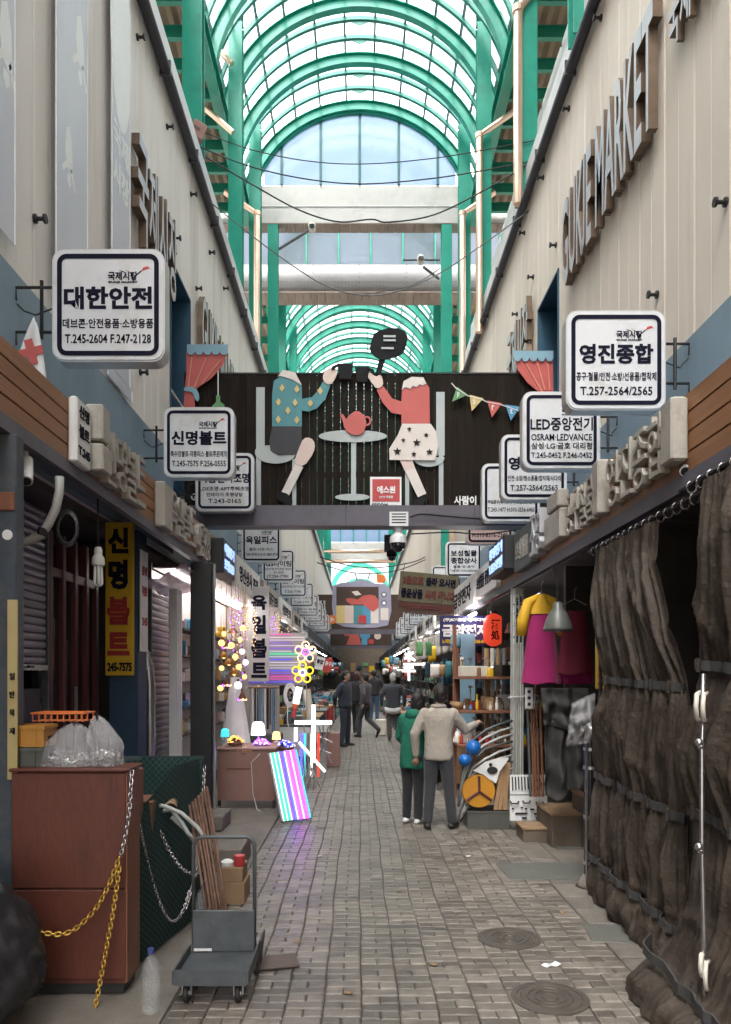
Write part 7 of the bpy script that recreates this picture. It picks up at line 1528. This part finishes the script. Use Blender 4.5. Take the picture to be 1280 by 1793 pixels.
# far crowd of stock at the very end
fw = thing('far_building', 'dim shop block closing the far end of the alley', 'building', (0, 74, 0)); MB().box(-6, 6, 74, 75, 0, 7.5).build('wall', M['stepside'], fw)
for k in range(9):
    MB().box(-2.7 + .6 * k, -2.2 + .6 * k, 73.9, 73.98, 1.9 + .3 * (k % 3), 2.5 + .3 * (k % 2)).build('shop_board', M[pal[(k * 7) % len(pal)]], fw); MB().box(-2.7 + .6 * k, -2.25 + .6 * k, 73.9, 73.98, .2, 1.6).build('display', M[('dark', 'steelmat', 'card', 'navy')[k % 4]], fw)
# grey foil awning over the far tables on the beige side
M['foil'] = mat('foil_awning', (.30, .28, .25), (.42, .4, .36), 9, .35, metal=.4, bump=.9, bscale=25)
aw = MB().grid(lambda u, v: (1.0 + .95 * u, 15.6 + 4.2 * v, 2.38 + .28 * u + .03 * noise.noise((u * 9, v * 14, 0)) - .05 * math.sin(v * 12) ** 2), 20, 40).build('foil_awning', M['foil'], None, True, .004, (1.5, 17, 2.4)); tag(aw, 'crumpled grey foil awning below the olive hanging board', 'awning')
av = MB().grid(lambda u, v: (1.0 + .95 * u, 15.58 - .02 * math.sin(u * 40), 2.36 + .28 * u - .42 * v - .02 * abs(math.sin(u * 22)) * v), 40, 8).build('awning_valance', M['foil'], None, True, .003, (1.5, 15.58, 2.1)); tag(av, 'hanging front flap of the grey foil awning', 'valance')
# glowing snowflake-like stroke sign
sf2 = thing('led_stroke_sign', 'glowing white stroke sign hanging under the foil awning', 'light', P(716, 1190, 15.2))
for (a, b) in (((706, 1163), (744, 1163)), ((704, 1175), (727, 1175)), ((716, 1140), (716, 1158)), ((708, 1154), (724, 1142)), ((709, 1144), (727, 1157)), ((716, 1166), (716, 1192)), ((707, 1169), (724, 1169))): bar(sf2, P(*a, 15.2), P(*b, 15.2), .022, 'g_white', 'stroke')
# things around the walkers
pbx = MB().bbox(XX(658, 21.2), XX(676, 21.2), 21.1, 21.4, 0, .45, .02).build('white_stool', M['cream'], None, False, 0, (XX(667, 21.2), 21.2, 0)); tag(pbx, 'pale square stool standing between the walkers', 'stool')
bx_ = MB().bbox(XX(572, 14.2), XX(595, 14.2), 14.1, 14.4, 0, .62, .01).build('display_box', M['salmon'], None, False, 0, (XX(583, 14.2), 14.2, 0)); tag(bx_, 'low box carrying a pale carton beside the navy jacket', 'box')
pbx = MB().bbox(XX(555, 14.2), XX(577, 14.2), 14.05, 14.35, .64, .82, .008).build('carton', M['white'], None, False, 0, (XX(566, 14.2), 14.2, .64)); tag(pbx, 'pale carton on the table edge beside the white cross', 'carton')
sp2 = thing('wire_stand', 'silver folding wire stand behind the white cross', 'stand', P(568, 1345, 12.4))
for (a, b) in (((558, 1272), (580, 1336)), ((575, 1272), (556, 1338)), ((560, 1290), (582, 1300)), ((556, 1310), (580, 1320)), ((566, 1270), (570, 1338)), ((552, 1280), (553, 1336))): bar(sp2, P(*a, 12.4), P(*b, 12.3), .012, 'steel', 'rod')
# price placard on the far stall
pc = thing('price_placard', 'tilted white and red price placard on the stall past the flowers', 'placard', P(567, 1185, 15.4)); q = P(567, 1163, 15.4)
MB(Matrix.Translation(q) @ Matrix.Rotation(R(14), 4, 'Y')).box(-.17, .0, 0, .02, -.13, .13).build('white_half', M['white'], pc); MB(Matrix.Translation(q) @ Matrix.Rotation(R(14), 4, 'Y')).box(.003, .17, 0, .02, -.13, .13).build('red_half', M['red'], pc)
mb = MB(); fr = Matrix.Translation(q + Vector((0, -.002, 0))) @ Matrix.Rotation(R(14), 4, 'Y'); text_into(mb, '종합', .14, .09, fr @ frame((-.085, 0, .03), (1, 0, 0), (0, 0, 1)), .04, .004); mb.build('lettering', M['ink'], pc); mb = MB(); text_into(mb, '공구', .14, .09, fr @ frame((.085, 0, .03), (1, 0, 0), (0, 0, 1)), .04, .004); mb.build('lettering', M['white'], pc)
bdo = MB().bbox(XX(806, 11.9), XX(832, 11.9), 11.9, 11.95, .3, 2.35, .006).build('blue_door', M['lightblue'], None, False, 0, (XX(820, 11.9), 11.9, .3)); tag(bdo, 'blue panel door in the dark doorway under the navy sign', 'door')
for k, (px, py, m, lab) in enumerate(((520, 1650, 'card', 'torn brown card scrap on the bricks before the trolley'), (700, 1560, 'woodpale', 'dry tan leaf on the bricks in mid alley'), (610, 1740, 'card', 'small brown leaf on the bricks at the front'), (820, 1500, 'white', 'white cigarette end near the hose reel'), (760, 1690, 'woodpale', 'curled dry leaf before the upper manhole cover'), (560, 1500, 'creamprint', 'ivory paper bit near the LED board'), (985, 1600, 'card', 'brown scrap on the slabs beside the tarp'))):
    Yk = F * HC / (py - CY); mb = MB(Matrix.Translation((XX(px, Yk), Yk, .004)) @ Matrix.Rotation(k * 1.3, 4, 'Z')); mb.grid(lambda u, v: ((u - .5) * .055 * (1 - .5 * abs(v - .5)), (v - .5) * .035, .004 + .008 * math.sin(u * 3 + k) * math.sin(v * 3)), 6, 4); tag(mb.build('litter_scrap', M[m], None, True, .0015, (XX(px, Yk), Yk, 0)), lab, 'litter')
# ================================================================== overhead wires, boxes and cameras
def wire(lab, pts, Y, r=.012, m='iron'):
    P_ = [P(x, y_, Y) for x, y_ in pts]; d = []
    for i in range(len(P_) - 1):
        p0, p1, p2, p3 = P_[max(i - 1, 0)], P_[i], P_[i + 1], P_[min(i + 2, len(P_) - 1)]
        for q in range(8): u = q / 8; d.append(.5 * ((2 * p1) + (p2 - p0) * u + (2 * p0 - 5 * p1 + 4 * p2 - p3) * u * u + (3 * p1 - p0 - 3 * p2 + p3) * u ** 3))
    d.append(P_[-1]); mb = MB(); mb.tube(d, r, 6); return tag(mb.build('overhead_wire', M[m], None, True, 0, P_[0]), lab, 'wire')
wire('highest overhead wire crossing before the arched window', [(360, 233), (440, 262), (540, 282), (640, 287), (760, 277), (860, 260), (945, 244)], 12.1, .008); wire('second overhead wire crossing the arched window sill', [(350, 258), (440, 292), (540, 314), (640, 322), (760, 312), (860, 296), (930, 282)], 12.1, .010); wire('thick sagging wire across the grey beam', [(360, 275), (440, 322), (520, 366), (590, 388), (650, 384), (680, 389), (760, 376), (850, 332), (930, 284)], 12.1, .012); wire('lowest wire sagging in front of the riveted fascia', [(340, 330), (400, 380), (480, 442), (560, 495), (620, 515), (680, 514), (760, 484), (850, 425), (925, 370)], 12.0, .009, 'steelmat')
wire('wire running along the alley behind the cameras', [(640, 515), (720, 500), (770, 470)], 20.0, .01); wire('cable draped beneath the lilac beam', [(718, 905), (740, 900), (800, 905), (860, 908), (950, 900)], 10.55, .014); wire('cable sagging by the pink square sign', [(720, 935), (790, 932), (850, 935), (935, 922)], 11.2, .01)
wire('thin far wire before the television billboard', [(560, 975), (610, 990), (660, 994), (720, 985), (745, 975)], 30, .02); wire('second thin far wire before the television billboard', [(555, 985), (620, 1003), (690, 1000), (745, 980)], 31, .02)
eb = thing('junction_box', 'brown tilted junction box on the green column', 'box', P(345, 245, 12.0)); c = P(346, 230, 11.95); MB(Matrix.Translation(c) @ Matrix.Rotation(R(20), 4, 'Y') @ Matrix.Rotation(R(25), 4, 'Z')).bbox(-.11, .11, -.08, .08, -.12, .12, .012).build('case', M['salmon'], eb); MB(Matrix.Translation(c) @ Matrix.Rotation(R(20), 4, 'Y') @ Matrix.Rotation(R(25), 4, 'Z')).box(-.08, .02, -.09, -.081, -.02, .02).build('hatch', M['stepside'], eb); bar(eb, c, c + Vector((-.15, .3, -.1)), .02, 'stepside', 'arm')
for lab, a, b, cpt in (('camera on a long arm beside the window band, banner side', (489, 436), (540, 404), (547, 402)), ('camera on an angled arm before the riveted fascia', (768, 488), (742, 468), (736, 458))):
    t = thing('arm_camera', lab, 'camera', P(*a, 20.5)); bar(t, P(*a, 20.5), P(*b, 20.0), .035, 'steelmat', 'arm'); p = P(*cpt, 20.0); mb = MB(); mb.cone(p, p + Vector((0, -.22, -.03)), .09, .1, 14); mb.build('housing', M['cream'], t, True); mb = MB(); mb.cone(p + Vector((0, -.221, -.03)), p + Vector((0, -.228, -.03)), .075, n=14); mb.build('lens', M['glossblack'], t)
bar(None, P(706, 455, 20.6), P(770, 455, 20.6), .03, 'steelmat', 'cross_rod') ; tag(bpy.data.objects['cross_rod'], 'thin horizontal rod beside the angled camera arm', 'rod')
bpy.data.objects['cross_rod']['category'] = 'rod'
if bpy.data.scenes.get('scratch'): bpy.data.scenes.remove(bpy.data.scenes['scratch'])
